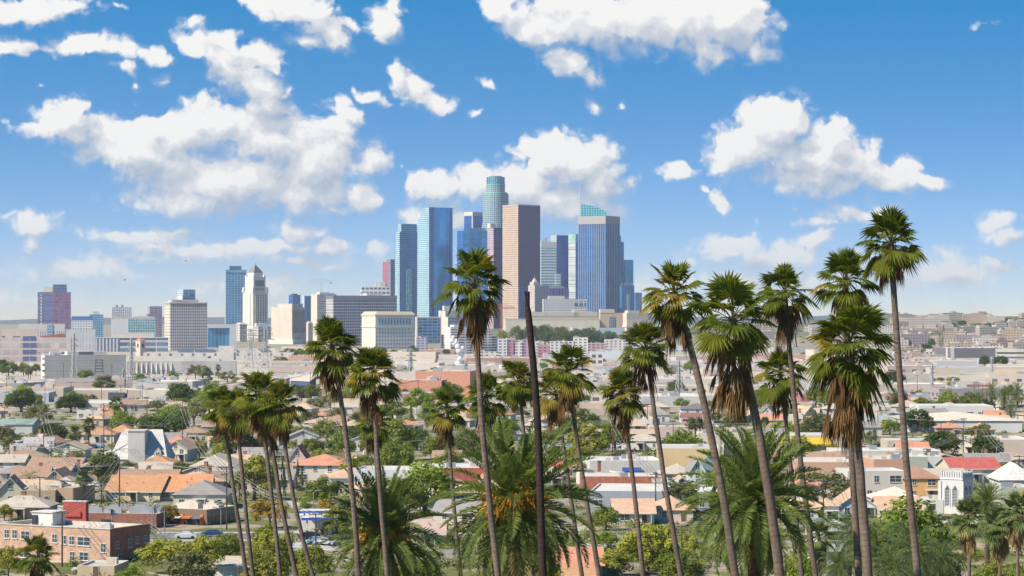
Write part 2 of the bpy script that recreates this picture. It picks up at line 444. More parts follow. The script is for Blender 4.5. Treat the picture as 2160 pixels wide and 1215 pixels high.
def leafmat(name, c1, c2, trans=0.35, rough=0.6, dead=None, spec=0.18):
    """foliage: two leaf colours in clumps, some light through the leaf"""
    m, t, out = newmat(name)
    tc = t.n('ShaderNodeTexCoord'); oi = t.n('ShaderNodeObjectInfo'); geo = t.n('ShaderNodeNewGeometry')
    p = t.v('ADD', tc.outputs['Object'], t.v('SCALE', oi.outputs['Location'], scale=0.7))
    a = t.noise(p, 0.55, 3.0, 0.6)
    r = geo.outputs['Random Per Island']
    f = t.m('ADD', t.m('MULTIPLY', t.rng(a, 0.35, 0.65, 0.0, 1.0), 0.65), t.m('MULTIPLY', r, 0.35))
    col = t.mix(f, c4(c1), c4(c2))
    if dead: col = t.mix(t.rng(t.m('ADD', r, t.m('MULTIPLY', a, 0.3)), dead[1], dead[1] + 0.1, 0.0, 1.0), col, c4(dead[0]))
    k = t.rng(oi.outputs['Random'], 0, 1, 0.82, 1.15)
    col = t.v('SCALE', col, scale=k)
    b = principled(t, col, rough, spec)
    tr = t.n('ShaderNodeBsdfTranslucent'); t.put(tr.inputs[0], t.v('MULTIPLY', col, (1.25, 1.2, 0.55)))
    mx = t.n('ShaderNodeMixShader'); mx.inputs[0].default_value = trans
    t.put(mx.inputs[1], b.outputs[0]); t.put(mx.inputs[2], tr.outputs[0])
    t.put(out.inputs[0], mx.outputs[0])
    return m
M_DARK = flat((0.03, 0.035, 0.045), 0.3, 0.2, 0.5, 0.5)
M_PANE = flat((0.045, 0.06, 0.08), 0.12, 0.35, 0.6, 0.6)
M_WHITE = flat((0.66, 0.63, 0.57), 0.7, 0.08, 0.4)
M_CREAM = flat((0.70, 0.62, 0.48), 0.8, 0.10, 0.3)
M_METAL = flat((0.42, 0.43, 0.45), 0.45, 0.2, 0.5, 0.5, 0.6)
M_GREY = flat((0.36, 0.36, 0.37), 0.8, 0.2, 0.4)
M_ROOFW = flat((0.60, 0.51, 0.40), 0.85, 0.20, 0.12)
M_ROOFG = flat((0.42, 0.40, 0.38), 0.9, 0.25, 0.15)
M_WOOD = flat((0.085, 0.055, 0.04), 0.9, 0.3, 1.2)
# ------------------------------------------------------------------ terrain
def sst(a, b, x):
    k = min(1.0, max(0.0, (x - a) / (b - a))); return k * k * (3 - 2 * k)
def bump(x, y, cx, cy, rx, ry):
    q = ((x - cx) / rx) ** 2 + ((y - cy) / ry) ** 2
    return (1 - q) ** 2 * (1 + 2 * q) if q < 1 else 0.0
def hgt(x, y):
    near = max(0.0, 40.5 - 0.168 * max(y, -30)) if y < 245 else 0.0
    return near + 22 * bump(x, y, 60, 5000, 620, 1100) + 44 * bump(x, y, 1060, 5200, 640, 2600)
def ground_mesh():
    ys = [-60, -20, 0, 25, 50, 80, 110, 140, 170, 200, 225, 241, 255, 300, 360, 430, 520, 620, 740, 900, 1100, 1350, 1650, 2000, 2400, 2800] + [2900 + 110 * i for i in range(46)] + [8000, 9000, 10000, 14000, 20000, 30000]
    ts = [-1.6, -1.2, -.9, -.7, -.55] + [-.44 + .02 * i for i in range(45)] + [.55, .7, .9, 1.2, 1.6]
    mb = MB(); n = len(ts)
    for y in ys:
        w = max(y, 60) * 0.62 + 60
        for q in ts: mb.v.append((q * w, y, hgt(q * w, y)))
    for i in range(len(ys) - 1):
        for j in range(n - 1):
            mb.f.append((i * n + j, i * n + j + 1, (i + 1) * n + j + 1, (i + 1) * n + j)); mb.mi.append(0); mb.uv.append([(0, 0)] * 4)
    return mb
m, t, out = newmat('city ground')
tc = t.n('ShaderNodeTexCoord'); p = tc.outputs['Object']
a = t.noise(p, 0.018, 4.0, 0.6); b_ = t.noise(p, 0.055, 5.0, 0.65); c_ = t.noise(p, 0.6, 3.0, 0.6)
col = t.mix(t.rng(a, 0.42, 0.58, 0, 1), c4((0.36, 0.275, 0.19)), c4((0.23, 0.205, 0.18)))
col = t.mix(t.rng(b_, 0.47, 0.53, 0, 1), col, c4((0.13, 0.135, 0.045)))
col = t.mix(t.rng(t.noise(p, 0.045, 3.0, 0.5), 0.60, 0.66, 0, 1), col, c4((0.44, 0.39, 0.33)))
col = t.mix(t.rng(t.noise(p, 0.14, 4.0, 0.6), 0.56, 0.64, 0, .8), col, c4((0.075, 0.085, 0.030)))
far = t.m('MULTIPLY', t.rng(t.sep(p)[1], 950.0, 1350.0, 0.0, 1.0), t.rng(t.sep(p)[1], 2600.0, 3400.0, 1.0, 0.25))      # concrete yards of the works district
col = t.mix(t.m('MULTIPLY', far, t.rng(t.noise(p, 0.02, 4.0, 0.6), 0.36, 0.5, 0.15, 0.9)), col, c4((0.47, 0.41, 0.35)))
slope_ = t.m('MULTIPLY', t.rng(t.sep(p)[2], 3.0, 9.0, 0.0, 1.0), t.rng(t.sep(p)[1], 2500.0, 2700.0, 0.0, 1.0))      # dry green brush on the far hill
col = t.mix(t.m('MULTIPLY', slope_, t.rng(b_, 0.40, 0.56, 0.35, 1.0)), col, c4((0.085, 0.095, 0.05)))
col = t.v('SCALE', col, scale=t.rng(c_, 0.3, 0.7, 0.75, 1.2))
t.put(out.inputs[0], principled(t, col, 0.95, 0.1).outputs[0])
M_GROUND = m
gr = ground_mesh().put('ground', M_GROUND, smooth=True); tag(gr, kind='structure')
def DG(px, yb):
    """distance at which the ground shows at row yb in column px"""
    d = D(yb) if yb > 690 else 5200
    if yb > 762: return d
    q = 2400.0
    while q < 5300:
        if PY0 + (CH - hgt(X(px, q), q)) * FPX / q <= yb: return q
        q += 20
    return min(d, 5300)
# far blue hills on the horizon
def ridge(name, pts, d, depth, col):
    mb = MB(); n = len(pts)
    for k, (dd, f) in enumerate(((0, 0.0), (depth * .5, 1.0), (depth, 0.0))):
        for (px, py) in pts: mb.v.append((X(px, d), d + dd, f * max(Z(py, d + depth * .5), 1.0) - 2))
    for k in range(2):
        for i in range(n - 1):
            mb.f.append((k * n + i, k * n + i + 1, (k + 1) * n + i + 1, (k + 1) * n + i)); mb.mi.append(0); mb.uv.append([(0, 0)] * 4)
    o = mb.put(name, flat(col, 0.95, 0.25, 0.002), smooth=True); tag(o, kind='structure')
ridge('far_hills', [(1700, 672), (1780, 667), (1850, 664), (1890, 660), (1915, 657), (1935, 654), (1950, 656), (1975, 660), (2010, 661), (2060, 664), (2120, 665), (2250, 668), (2330, 672)], 11000, 3000, (0.06, 0.09, 0.10))
ridge('far_hills', [(-160, 676), (-60, 672), (0, 671), (60, 669), (160, 670), (250, 667), (330, 669), (420, 668), (520, 670), (640, 667), (760, 669), (860, 668), (1000, 667), (1200, 668), (1400, 667), (1600, 668), (1800, 672)], 13000, 3500, (0.07, 0.09, 0.10))

# ------------------------------------------------------------------ towers of the skyline
def tower(name, label, x0, xc, x1, d, al, cat='tower', group=None):
    """footprint from the pixel columns of its near edge (xc) and of its two visible faces; al turns it about the vertical"""
    A = math.radians(al)
    k0, k1, C = (x0 - PX0) / FPX, (x1 - PX0) / FPX, X(xc, d)
    q = math.cos(A) + k0 * math.sin(A)
    a = (xc - x0) / FPX * d / (q if q > .25 else math.cos(A)); b = (k1 * d - C) / (math.sin(A) - k1 * math.cos(A))
    cx = X(xc, d) - math.cos(A) * a / 2 + math.sin(A) * b / 2
    cy = d + math.sin(A) * a / 2 + math.cos(A) * b / 2
    e = thing(name, label, cat, (cx, cy, hgt(cx, cy) - 1.0), -A, group)
    return e, a, b
def blk(e, x0, x1, y0, y1, z0, z1, ml, mr=None, roof=None, name='body', par=0.0):
    mb = MB(); mr = mr or ml
    P = [(x0, y0), (x1, y0), (x1, y1), (x0, y1)]
    u = 0.0
    for i in range(4):
        a, b = P[i], P[(i + 1) % 4]; L = math.hypot(b[0] - a[0], b[1] - a[1])
        mb.face([(*a, z0), (*b, z0), (*b, z1), (*a, z1)], i % 2, [(0, z0), (L, z0), (L, z1), (0, z1)])
    if par > 0:
        w = min(0.6, (x1 - x0) * .1)
        Q = [(x0 + w, y0 + w), (x1 - w, y0 + w), (x1 - w, y1 - w), (x0 + w, y1 - w)]
        for i in range(4):
            j = (i + 1) % 4
            mb.face([(*P[i], z1), (*P[j], z1), (*Q[j], z1), (*Q[i], z1)], 2)
            mb.face([(*Q[j], z1 - par), (*Q[i], z1 - par), (*Q[i], z1), (*Q[j], z1)], 2)
        mb.cap(Q, z1 - par, 2)
    else: mb.cap(P, z1, 2)
    return mb.put(name, [ml, mr, roof or M_ROOFG], e)
def plant(e, x0, x1, y0, y1, z, n, h=3.5, mat=None, rr=R):
    """cabinets and lift houses on a roof"""
    for i in range(n):
        w = rr.uniform(.12, .3) * (x1 - x0); dd = rr.uniform(.15, .35) * (y1 - y0); hh = h * rr.uniform(.5, 1.1)
        x = rr.uniform(x0 + w / 2, x1 - w / 2); y = rr.uniform(y0 + dd / 2, y1 - dd / 2)
        mb = MB(); mb.box(x - w / 2, x + w / 2, y - dd / 2, y + dd / 2, z, z + hh)
        mb.box(x - w * .3, x + w * .3, y - dd * .3, y + dd * .3, z + hh, z + hh * 1.25)
        mb.put('roof_unit', mat or M_ROOFG, e)
def zz(py, d, e): return Z(py, d) - e.location.z

GB1 = glassy((0.006, 0.13, 0.32), 3.2, 3.9, .14, .22, (0.10, 0.20, 0.36))
GB2 = glassy((0.006, 0.34, 0.66), 6.5, 60.0, .05, .01, (0.10, 0.30, 0.55))
GB2D = glassy((0.008, 0.11, 0.36), 6.5, 60.0, .08, .01, (0.05, 0.16, 0.36))
GTEAL = glassy((0.16, 0.36, 0.44), 3.0, 3.9, .14, .22, (0.50, 0.62, 0.62))
GB3 = glassy((0.010, 0.16, 0.46), 60.0, 3.9, .01, .16, (0.08, 0.22, 0.45))
GB4 = glassy((0.003, 0.10, 0.34), 40.0, 3.9, .02, .10, (0.03, 0.10, 0.30))
GSKY = glassy((0.07, 0.28, 0.50), 3.0, 3.9, .10, .18, (0.25, 0.45, 0.60))
STONE = flat((0.62, 0.52, 0.42), 0.8, 0.10, 0.05)
STONEW = flat((0.70, 0.66, 0.58), 0.8, 0.08, 0.05)
PALEG = flat((0.60, 0.60, 0.58), 0.8, 0.10, 0.05)

# far-left purple and blue pair beside the dark glass tower
e, a, b = tower('high_rise', 'slim high rise split into a purple brick half and a pale blue half', 807, 824, 833, 4700, 48)
z1 = zz(552, 4700, e)
blk(e, -a/2, a*.2, -b/2, b/2, 0, z1, facade((0.34, 0.13, 0.16), (0.16, 0.10, 0.16), 4, 3.4, (.15, .85), (.3, .75)), facade((0.30, 0.42, 0.55), (0.10, 0.24, 0.42), 3, 3.4, (.1, .9), (.35, .8)))
blk(e, a*.2, a/2, -b/2, b/2, 0, zz(547, 4700, e), facade((0.26, 0.17, 0.24), (0.12, 0.14, 0.26), 4, 3.4, (.15, .85), (.3, .75)), facade((0.36, 0.46, 0.56), (0.10, 0.26, 0.45), 3, 3.4, (.1, .9), (.35, .8)))
plant(e, -a/2, a*.2, -b/2, b/2, z1, 2, 5)
# dark blue gridded tower with a glazed crown
e, a, b = tower('office_tower', 'dark blue gridded glass tower with a taller set-back glazed crown', 835, 843, 880, 4650, 62)
z1 = zz(489, 4650, e); z2 = zz(472, 4650, e)
blk(e, -a/2, a/2, -b/2, b/2, 0, z1, GTEAL, GB1)
blk(e, -a/2 + 2, a/2 - 1, -b/2 + 4, b/2 - .5, z1, z2, GTEAL, glassy((0.03, 0.17, 0.36), 3.2, 3.9, .1, .3, (0.08, 0.3, 0.42)), name='crown')
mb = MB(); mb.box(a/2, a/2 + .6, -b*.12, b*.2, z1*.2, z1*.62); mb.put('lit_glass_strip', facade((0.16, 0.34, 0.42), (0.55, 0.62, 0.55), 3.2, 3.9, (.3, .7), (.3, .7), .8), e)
# tall blue slab with stepped greenish flank
e, a, b = tower('office_tower', 'tallest clear blue glass slab with a pale green stepped flank', 893, 905, 955, 4800, 58)
zt = zz(437, 4800, e)
blk(e, -a/2, a/2, -b/2, b/2, 0, zt, GTEAL, GB2)
s = a * .55
blk(e, -a/2 - s, -a/2, -b/2 + 1, b/2, 0, zz(448, 4800, e), GTEAL, GB2D, name='step')
blk(e, -a/2 - s*2, -a/2 - s, -b/2 + 2, b/2, 0, zz(459, 4800, e), GTEAL, GB2D, name='step')
mb = MB(); mb.box(a/2, a/2 + .8, -b/2, -b/2 + b*.20, 0, zt); mb.put('dark_glass_strip', GB2D, e)
mb = MB(); mb.box(a/2, a/2 + .8, b*.36, b*.43, 0, zt); mb.put('dark_glass_strip', GB2D, e)
for q in (-.2, .1):
    mb = MB(); mb.box(a/2, a/2 + .5, b*q, b*q + 1.2, 0, zz(600, 4800, e)); mb.put('mast', M_WHITE, e)
# dark blue tower with cream cap
e, a, b = tower('office_tower', 'dark blue glass tower with a flat cream cap behind the round-crowned tower', 979, 997, 1019, 5150, 44)
z1 = zz(455, 5150, e); z2 = zz(447, 5150, e)
blk(e, -a/2, a/2, -b/2, b/2, 0, z1, GB4, glassy((0.006, 0.09, 0.34), 40, 3.9, .02, .1, (0.03, 0.1, 0.3)))
blk(e, -a/2 - .5, a/2 + .5, -b/2 - .5, b/2 + .5, z1, z2, flat((0.66, 0.60, 0.48)), name='roof_cap')
mb = MB(); mb.box(a/2 - 2, a/2 + .7, -b/2 - .7, -b/2 + 2, 0, z1); mb.put('corner_pier', PALEG, e)
# round crowned tower
d = 4950
cx, cy = X(1045.5, d), d
e = thing('skyscraper', 'highest tower, pale turquoise stone with rounded setbacks and a glass crown ring', 'skyscraper', (cx, cy, hgt(cx, cy) - 1))
def ngon(r, n=20, ph=0.0, sq=0.0):
    out_ = []
    for k in range(n):
        g = 2 * math.pi * (k + .5) / n + ph
        rr = r * (1 + sq * (1 - abs(math.cos(2 * g))))
        out_.append((rr * math.sin(-g), rr * math.cos(g)) if False else (rr * math.cos(g), rr * math.sin(g)))
    return out_
TUR = facade((0.31, 0.42, 0.43), (0.02, 0.09, 0.17), 4.4, 4.0, (.2, .82), (.22, .82), .5)
def ring(r, py0, py1, mat, name, n=20, sq=0.0, roof=None):
    mb = MB(); mb.prism(ngon(r, n, 0, sq), (0 if py0 is None else zz(py0, d, e)), zz(py1, d, e), 0, 1)
    return mb.put(name, [mat, roof or M_ROOFG], e)
pm = d / FPX
ring(29.2 * pm, None, 472, TUR, 'lower_shaft', 24, -.05)
ring(27.6 * pm, 472, 409, TUR, 'shaft', 24, -.05)
ring(24.5 * pm, 409, 406, flat((0.25, 0.50, 0.50)), 'setback_rim', 24)
ring(20.0 * pm, 409, 391, TUR, 'upper_shaft', 20)
ring(20.8 * pm, 391, 389, flat((0.24, 0.55, 0.52)), 'crown_rim', 20)
ring(19.6 * pm, 389, 374, glassy((0.06, 0.20, 0.28), 5.0, 80, .25, .01, (0.20, 0.38, 0.42)), 'crown', 20)
ring(13 * pm, 374, 371.5, flat((0.16, 0.22, 0.26)), 'helipad', 16)
# sky blue glass block in front of it
e, a, b = tower('office_tower', 'sky blue glass block below the round-crowned tower', 964, 976, 1029, 4600, 66)
z1 = zz(486, 4600, e)
blk(e, -a/2, a/2, -b/2, b/2, 0, z1, GB4, glassy((0.03, 0.30, 0.62), 40, 4.2, .02, .12, (0.08, 0.38, 0.66)))
mb = MB(); mb.box(-a/2 + 1, a/2 - 1, -b/2 + 3, b/2 - 3, z1, z1 + 5); mb.put('roof_screen', GSKY, e)
# purple shaft
e, a, b = tower('office_tower', 'narrow purple shaft with a pink banded flank, left of the tan slab', 1028, 1041, 1062, 4560, 52)
z1 = zz(480, 4560, e)
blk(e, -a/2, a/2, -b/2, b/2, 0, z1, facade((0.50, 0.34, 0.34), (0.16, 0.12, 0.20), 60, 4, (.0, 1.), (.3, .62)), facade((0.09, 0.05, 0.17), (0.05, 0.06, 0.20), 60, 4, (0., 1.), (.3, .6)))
mb = MB(); mb.box(-a/2, 0, -b/2, 0, z1, zz(471, 4560, e)); mb.put('lift_house', PALEG, e)
# tan slab
e, a, b = tower('office_tower', 'broad flat-topped tan slab tower with a violet grey shaded face', 1060, 1093, 1139.5, 4400, 50)
z1 = zz(434, 4400, e)
blk(e, -a/2, a/2, -b/2, b/2, 0, z1, facade((0.56, 0.38, 0.28), (0.24, 0.16, 0.15), 3.0, 4.0, (.12, .88), (.38, .72), .5), facade((0.15, 0.09, 0.19), (0.10, 0.065, 0.15), 60, 4.0, (0., 1.), (.4, .62), .2))  # right face darkened to violet: its shade is put into the wall colour
mb = MB(); mb.box(-a/2 - .3, a/2 + .3, -b/2 - .3, b/2 + .3, z1, z1 + 2.5); mb.put('roof_band', flat((0.46, 0.36, 0.31)), e)
mb = MB(); mb.box(a/2, a/2 + .5, -b/2 + .2, b/2 - .2, 0, zz(604, 4400, e)); mb.put('mirror_glass_base', facade((0.17, 0.18, 0.34), (0.06, 0.17, 0.38), 5.0, 4.0, (.15, .85), (.2, .8), .5), e)
# striped stepped block
e, a, b = tower('office_tower', 'stepped block striped in white and teal, right of the tan slab', 1140, 1141.5, 1174, 4700, 74)
STRIPE = facade((0.64, 0.70, 0.70), (0.05, 0.24, 0.36), 60, 5.6, (0., 1.), (.12, .52), .2)
z1 = zz(510, 4700, e)
blk(e, -a/2, a/2, -b/2, b/2, 0, z1, STRIPE, STRIPE)
blk(e, -a/2 - 3, a/2 + 3, b/2 - 2, b/2 + 8.5*.94, 0, zz(578, 4700, e), STRIPE, STRIPE, name='lower_step')
blk(e, -a/2, a/2 + .4, -b/2 - .2, b/2 + .2, z1 - zz(523, 4700, e) and zz(523, 4700, e), z1 + .3, PALEG, name='roof_cap')
plant(e, -a/2, a/2, -b/2, 0, z1, 3, 7)
# cobalt tower
e, a, b = tower('office_tower', 'plain cobalt blue slab with a pale concrete edge', 1162, 1174, 1200, 4850, 60)
blk(e, -a/2, a/2, -b/2, b/2, 0, zz(496, 4850, e), facade((0.46, 0.48, 0.46), (0.3, 0.34, 0.36), 3, 4, (.2, .8), (.3, .7)), GB4)
# grey tower with green top
e, a, b = tower('office_tower', 'pale grey banded tower with a mint green glass top storey', 1199, 1214, 1222, 4600, 40)
z1 = zz(510, 4600, e)
blk(e, -a/2, a/2, -b/2, b/2, 0, z1, facade((0.52, 0.55, 0.55), (0.28, 0.38, 0.42), 60, 4, (0., 1.), (.3, .7)), GB3)
blk(e, -a/2, a/2, -b/2, b/2, z1, zz(494, 4600, e), glassy((0.36, 0.60, 0.52), 3, 5, .1, .1, (0.5, 0.7, 0.62)), GB2, name='glass_top')
# finned tower
e, a, b = tower('office_tower', 'dark blue tower ribbed with white vertical fins under a blank concrete top band', 1221, 1277, 1306, 4300, 34)
zt = zz(455, 4300, e); zb = zz(472, 4300, e)
blk(e, -a/2, a/2, -b/2, b/2, 0, zb, glassy((0.003, 0.10, 0.30), 40, 4, .01, .1, (0.02, 0.09, 0.28)), glassy((0.01, 0.11, 0.32), 40, 4, .01, .1, (0.03, 0.14, 0.34)))
blk(e, -a/2 - 1.2, a/2 + 1.2, -b/2 - 1.2, b/2 + 1.2, zb, zt, flat((0.33, 0.315, 0.31), .8, .06, .03), name='top_band')
fin = MB(); fin.box(-.42, .42, -1.1, 0, 0, zb); finm = fin.mesh('fin', flat((0.36, 0.41, 0.47)))
for i in range(13): put('fin', finm, e, (-a/2 + a * (i / 12), -b/2, 0))
for i in range(1, 9): put('fin', finm, e, (a/2, -b/2 + b * (i / 8), 0), math.pi / 2)
# sail topped tower with spire behind it
d = 4700
cx, cy = X(1252, d), d + 25
e = thing('skyscraper', 'turquoise glass tower with a curved sail roof and a needle spire', 'skyscraper', (cx, cy, hgt(cx, cy) - 1))
w0, w1 = X(1226, d) - cx, X(1279, d) - cx
mb = MB(); mb.box(w0, w1, -25, 25, 0, zz(456, d, e)); mb.put('body', [GB3], e)
prof = [(w0, zz(456, d, e))] + [(w1, zz(456, d, e))]
N = 12
top = [(w0 + (w1 - w0) * k / N, zz(430.5 + 16.5 * (k / N) ** 1.9 + 0.5 * (k / N), d, e)) for k in range(N + 1)]
mb = MB()
zl = zz(456, d, e)
for k in range(N):
    (xa, za), (xb, zb_) = top[k], top[k + 1]
    mb.face([(xa, -25, zl), (xb, -25, zl), (xb, -25, zb_), (xa, -25, za)], 0, [(xa, zl), (xb, zl), (xb, zb_), (xa, za)])
    mb.face([(xb, 25, zl), (xa, 25, zl), (xa, 25, za), (xb, 25, zb_)], 0, [(xa, zl), (xb, zl), (xb, zb_), (xa, za)])
    mb.face([(xa, -25, za), (xb, -25, zb_), (xb, 25, zb_), (xa, 25, za)], 0, [(xa, 0), (xb, 0), (xb, 50), (xa, 50)])
for (x_, z_) in (top[0], top[-1]): mb.face([(x_, -25, zl), (x_, -25, z_), (x_, 25, z_), (x_, 25, zl)], 0, [(0, zl), (0, z_), (50, z_), (50, zl)])
mb.put('sail_roof', glassy((0.02, 0.24, 0.34), 5.0, 4.5, .22, .22, (0.22, 0.62, 0.66), .2, .2, .8), e)
mb = MB(); mb.tube([(w0 - 1.4, 0, zz(470, d, e)), (w0 - 1.4, 0, zz(425, d, e)), (w0 - 1.4, 0, zz(362, d, e))], [1.4, .9, .25], 6); mb.put('spire', M_WHITE, e)
# blue towers at the right end of the cluster
e, a, b = tower('high_rise', 'blue stepped glass high rise tucked behind the finned tower', 1304, 1306, 1316, 4800, 60)
blk(e, -a/2, a/2, -b/2, b/2, 0, zz(510, 4800, e), GB1, GB1)
blk(e, -a/2, a/2, -b/2, -b*.1, zz(510, 4800, e), zz(497, 4800, e), GB1, GB1, name='step')
e, a, b = tower('high_rise', 'bright blue glass high rise stepping up at the right end of the tall cluster', 1316, 1319, 1336, 4750, 64)
blk(e, -a/2, a/2, -b/2, b/2, 0, zz(548, 4750, e), GSKY, glassy((0.05, 0.27, 0.48), 4, 4, .1, .2, (0.1, .4, .6)))
e, a, b = tower('high_rise', 'unfinished blue glass high rise topped with a concrete frame and derrick', 1306, 1312, 1338, 4550, 62)
z1 = zz(602, 4550, e)
blk(e, -a/2, a/2, -b/2, b/2, 0, z1, GB1, glassy((0.03, 0.13, 0.34), 6, 4, .14, .2, (0.10, 0.25, 0.42)))
mb = MB(); mb.box(a/2, a/2 + .6, -b*.1, b*.12, 0, z1 * .8); mb.put('concrete_core', PALEG, e)
for k in range(5):
    mb = MB(); mb.box(a/2 - 1, a/2, -b/2 + b*k/5, -b/2 + b*k/5 + 1.2, z1, zz(596, 4550, e)); mb.put('open_column', M_GREY, e)
e, a, b = tower('high_rise', 'low blue grey slab with pale piers, last on the right of the tall cluster', 1338, 1341, 1354, 4500, 64)
blk(e, -a/2, a/2, -b/2, b/2, 0, zz(617, 4500, e), GB1, facade((0.30, 0.36, 0.48), (0.04, 0.12, 0.3), 4, 60, (.3, .95), (0., 1.)))
# old pink block with a turret, and its purple neighbours
e, a, b = tower('office_building', 'old pink stone block with a stepped corner turret and fine windows', 1114, 1128, 1158, 4300, 58, 'building')
PINK = facade((0.60, 0.45, 0.42), (0.16, 0.13, 0.22), 3.6, 3.8, (.3, .72), (.3, .75))
blk(e, -a/2, a/2, -b/2, b/2, 0, zz(602, 4300, e), PINK, flat((0.46, 0.35, 0.40)))
mb = MB(); z1 = zz(602, 4300, e); mb.box(-a*.3, a*.3, -b*.48, -b*.1, z1, z1 + 6); mb.frustum(-a*.22, a*.22, -b*.4, -b*.18, z1 + 6, z1 + 13, .3); mb.tube([(0, -b*.29, z1 + 12), (0, -b*.29, z1 + 20)], [.6, .1], 5); mb.put('turret', flat((0.58, 0.44, 0.42)), e)
e, a, b = tower('office_building', 'violet block with tall dark window strips behind the white checkered block', 1136, 1139, 1200, 4380, 68, 'building')
blk(e, -a/2, a/2, -b/2, b/2, 0, zz(608, 4380, e), flat((0.30, 0.26, 0.36)), facade((0.26, 0.22, 0.34), (0.05, 0.10, 0.30), 6, 30, (.2, .85), (.15, .9)))
plant(e, -a/2, a/2, -b/2, b/2, zz(608, 4380, e), 4, 4)
# white checkered block
e, a, b = tower('office_building', 'low white block with square checkered windows and a white roof house', 1144, 1146, 1239.5, 4100, 76, 'building')
CHK = facade((0.78, 0.76, 0.72), (0.10, 0.14, 0.20), 3.9, 3.9, (.2, .78), (.25, .78), .7)
z1 = zz(630.5, 4100, e)
blk(e, -a/2, a/2, -b/2, b/2, 0, z1, CHK, CHK, M_ROOFW)
mb = MB(); mb.box(-a/2 + 1, a/2 - 1, -b*.38, -b*.02, z1, zz(624, 4100, e)); mb.put('roof_house', M_WHITE, e)
mb = MB(); mb.box(a/2, a/2 + .5, b*.19, b*.46, zz(646, 4100, e), zz(634, 4100, e)); mb.put('glazed_corner', facade((0.7, 0.7, .7), (0.04, 0.12, 0.22), 9, 9, (.1, .9), (.1, .9)), e)
# beige museum / cathedral complex along the rise
e, a, b = tower('civic_hall', 'long beige hall with folded slanting roof walls above a terrace', 1120, 1122, 1263, 3900, 80, 'civic building')
SAND = flat((0.66, 0.53, 0.38), .85, .08, .03)
z1 = zz(660, 3900, e)
blk(e, -a/2, a/2, -b/2, b/2, 0, z1, SAND, SAND, flat((0.62, 0.5, 0.36)))
for (y0, y1, zt_) in ((-b*.5, -b*.26, 657), (-b*.24, .2*b, 658.5), (b*.12, b*.48, 653)):
    mb = MB(); zq = zz(zt_, 3900, e)
    mb.face([(a/2 + .4, y0, z1 - 6), (a/2 + .4, y1, z1 - 6), (a/2 + .4, y1, z1 + (zq - z1) * .3), (a/2 + .4, y0, zq)])
    mb.face([(a/2 - 8, y0, zq), (a/2 + .4, y0, zq), (a/2 + .4, y1, z1 + (zq - z1) * .3), (a/2 - 8, y1, z1 + (zq - z1) * .3)])
    mb.face([(a/2 - 8, y0, z1 - 6), (a/2 + .4, y0, z1 - 6), (a/2 + .4, y0, zq), (a/2 - 8, y0, zq)])
    mb.put('slanted_roof_wall', flat((0.64, 0.52, 0.37), .85, .06, .04), e)
e, a, b = tower('terrace_building', 'long low cream terrace with a dark strip of openings in front of the beige hall', 1063, 1066, 1265, 3820, 82, 'building')
TER = facade((0.66, 0.57, 0.44), (0.30, 0.24, 0.22), 14, 30, (.25, .7), (.55, .68), .3)
blk(e, -a/2, a/2, -b/2, b/2, 0, zz(674, 3820, e), TER, TER, M_ROOFW)
mb = MB(); mb.box(-a/2, a/2 + .4, -b/2 - .3, b/2 + .3, zz(674, 3820, e), zz(672.5, 3820, e)); mb.put('cornice', M_CREAM, e)
e, a, b = tower('civic_hall', 'salmon and tan cubic hall with a tall glass slot', 1264, 1266, 1315, 3850, 78, 'civic building')
SAL = flat((0.62, 0.40, 0.28), .85, .06, .05)
blk(e, -a/2, a/2, -b/2, b/2, 0, zz(660, 3850, e), SAL, SAL, SAND)
blk(e, -a/2, a/2 + .5, -b/2, b*.12, zz(660, 3850, e), zz(652, 3850, e), SAND, SAND, SAND, name='upper_block')
mb = MB(); mb.box(a/2, a/2 + .7, -b*.12, b*.14, zz(690, 3850, e), zz(668, 3850, e)); mb.put('glass_slot', glassy((0.10, 0.16, 0.26), 3, 3.5, .14, .16, (0.4, .4, .42)), e)
e, a, b = tower('civic_hall', 'beige hall of slanting planes behind the drooping palm crowns', 1314, 1322, 1374, 3800, 66, 'civic building')
blk(e, -a/2, a/2, -b/2, b/2, 0, zz(660, 3800, e), SAND, flat((0.62, 0.53, 0.42)), SAND)
mb = MB(); mb.frustum(-a/2 - 1, a/2 + 1, -b/2 - 1, b*.1, zz(690, 3800, e), zz(655, 3800, e), .72); mb.put('slanted_wall', flat((0.68, 0.56, 0.40)), e)
e, a, b = tower('school_building', 'long flat white and pale blue block below the beige halls', 1204, 1206, 1318, 3500, 80, 'building')
blk(e, -a/2, a/2, -b/2, -b*.22, 0, zz(690, 3500, e), M_WHITE, flat((0.70, 0.72, 0.70)), M_ROOFW)
blk(e, -a/2, a/2 - 1, -b*.22, b*.5, 0, zz(691.5, 3500, e), M_WHITE, flat((0.40, 0.50, 0.56)), M_ROOFW, name='long_wing')
mb = MB(); mb.box(a/2 - 1, a/2 + 2, -b*.13, b*.0, 0, zz(693, 3500, e)); mb.put('white_bay', M_WHITE, e)

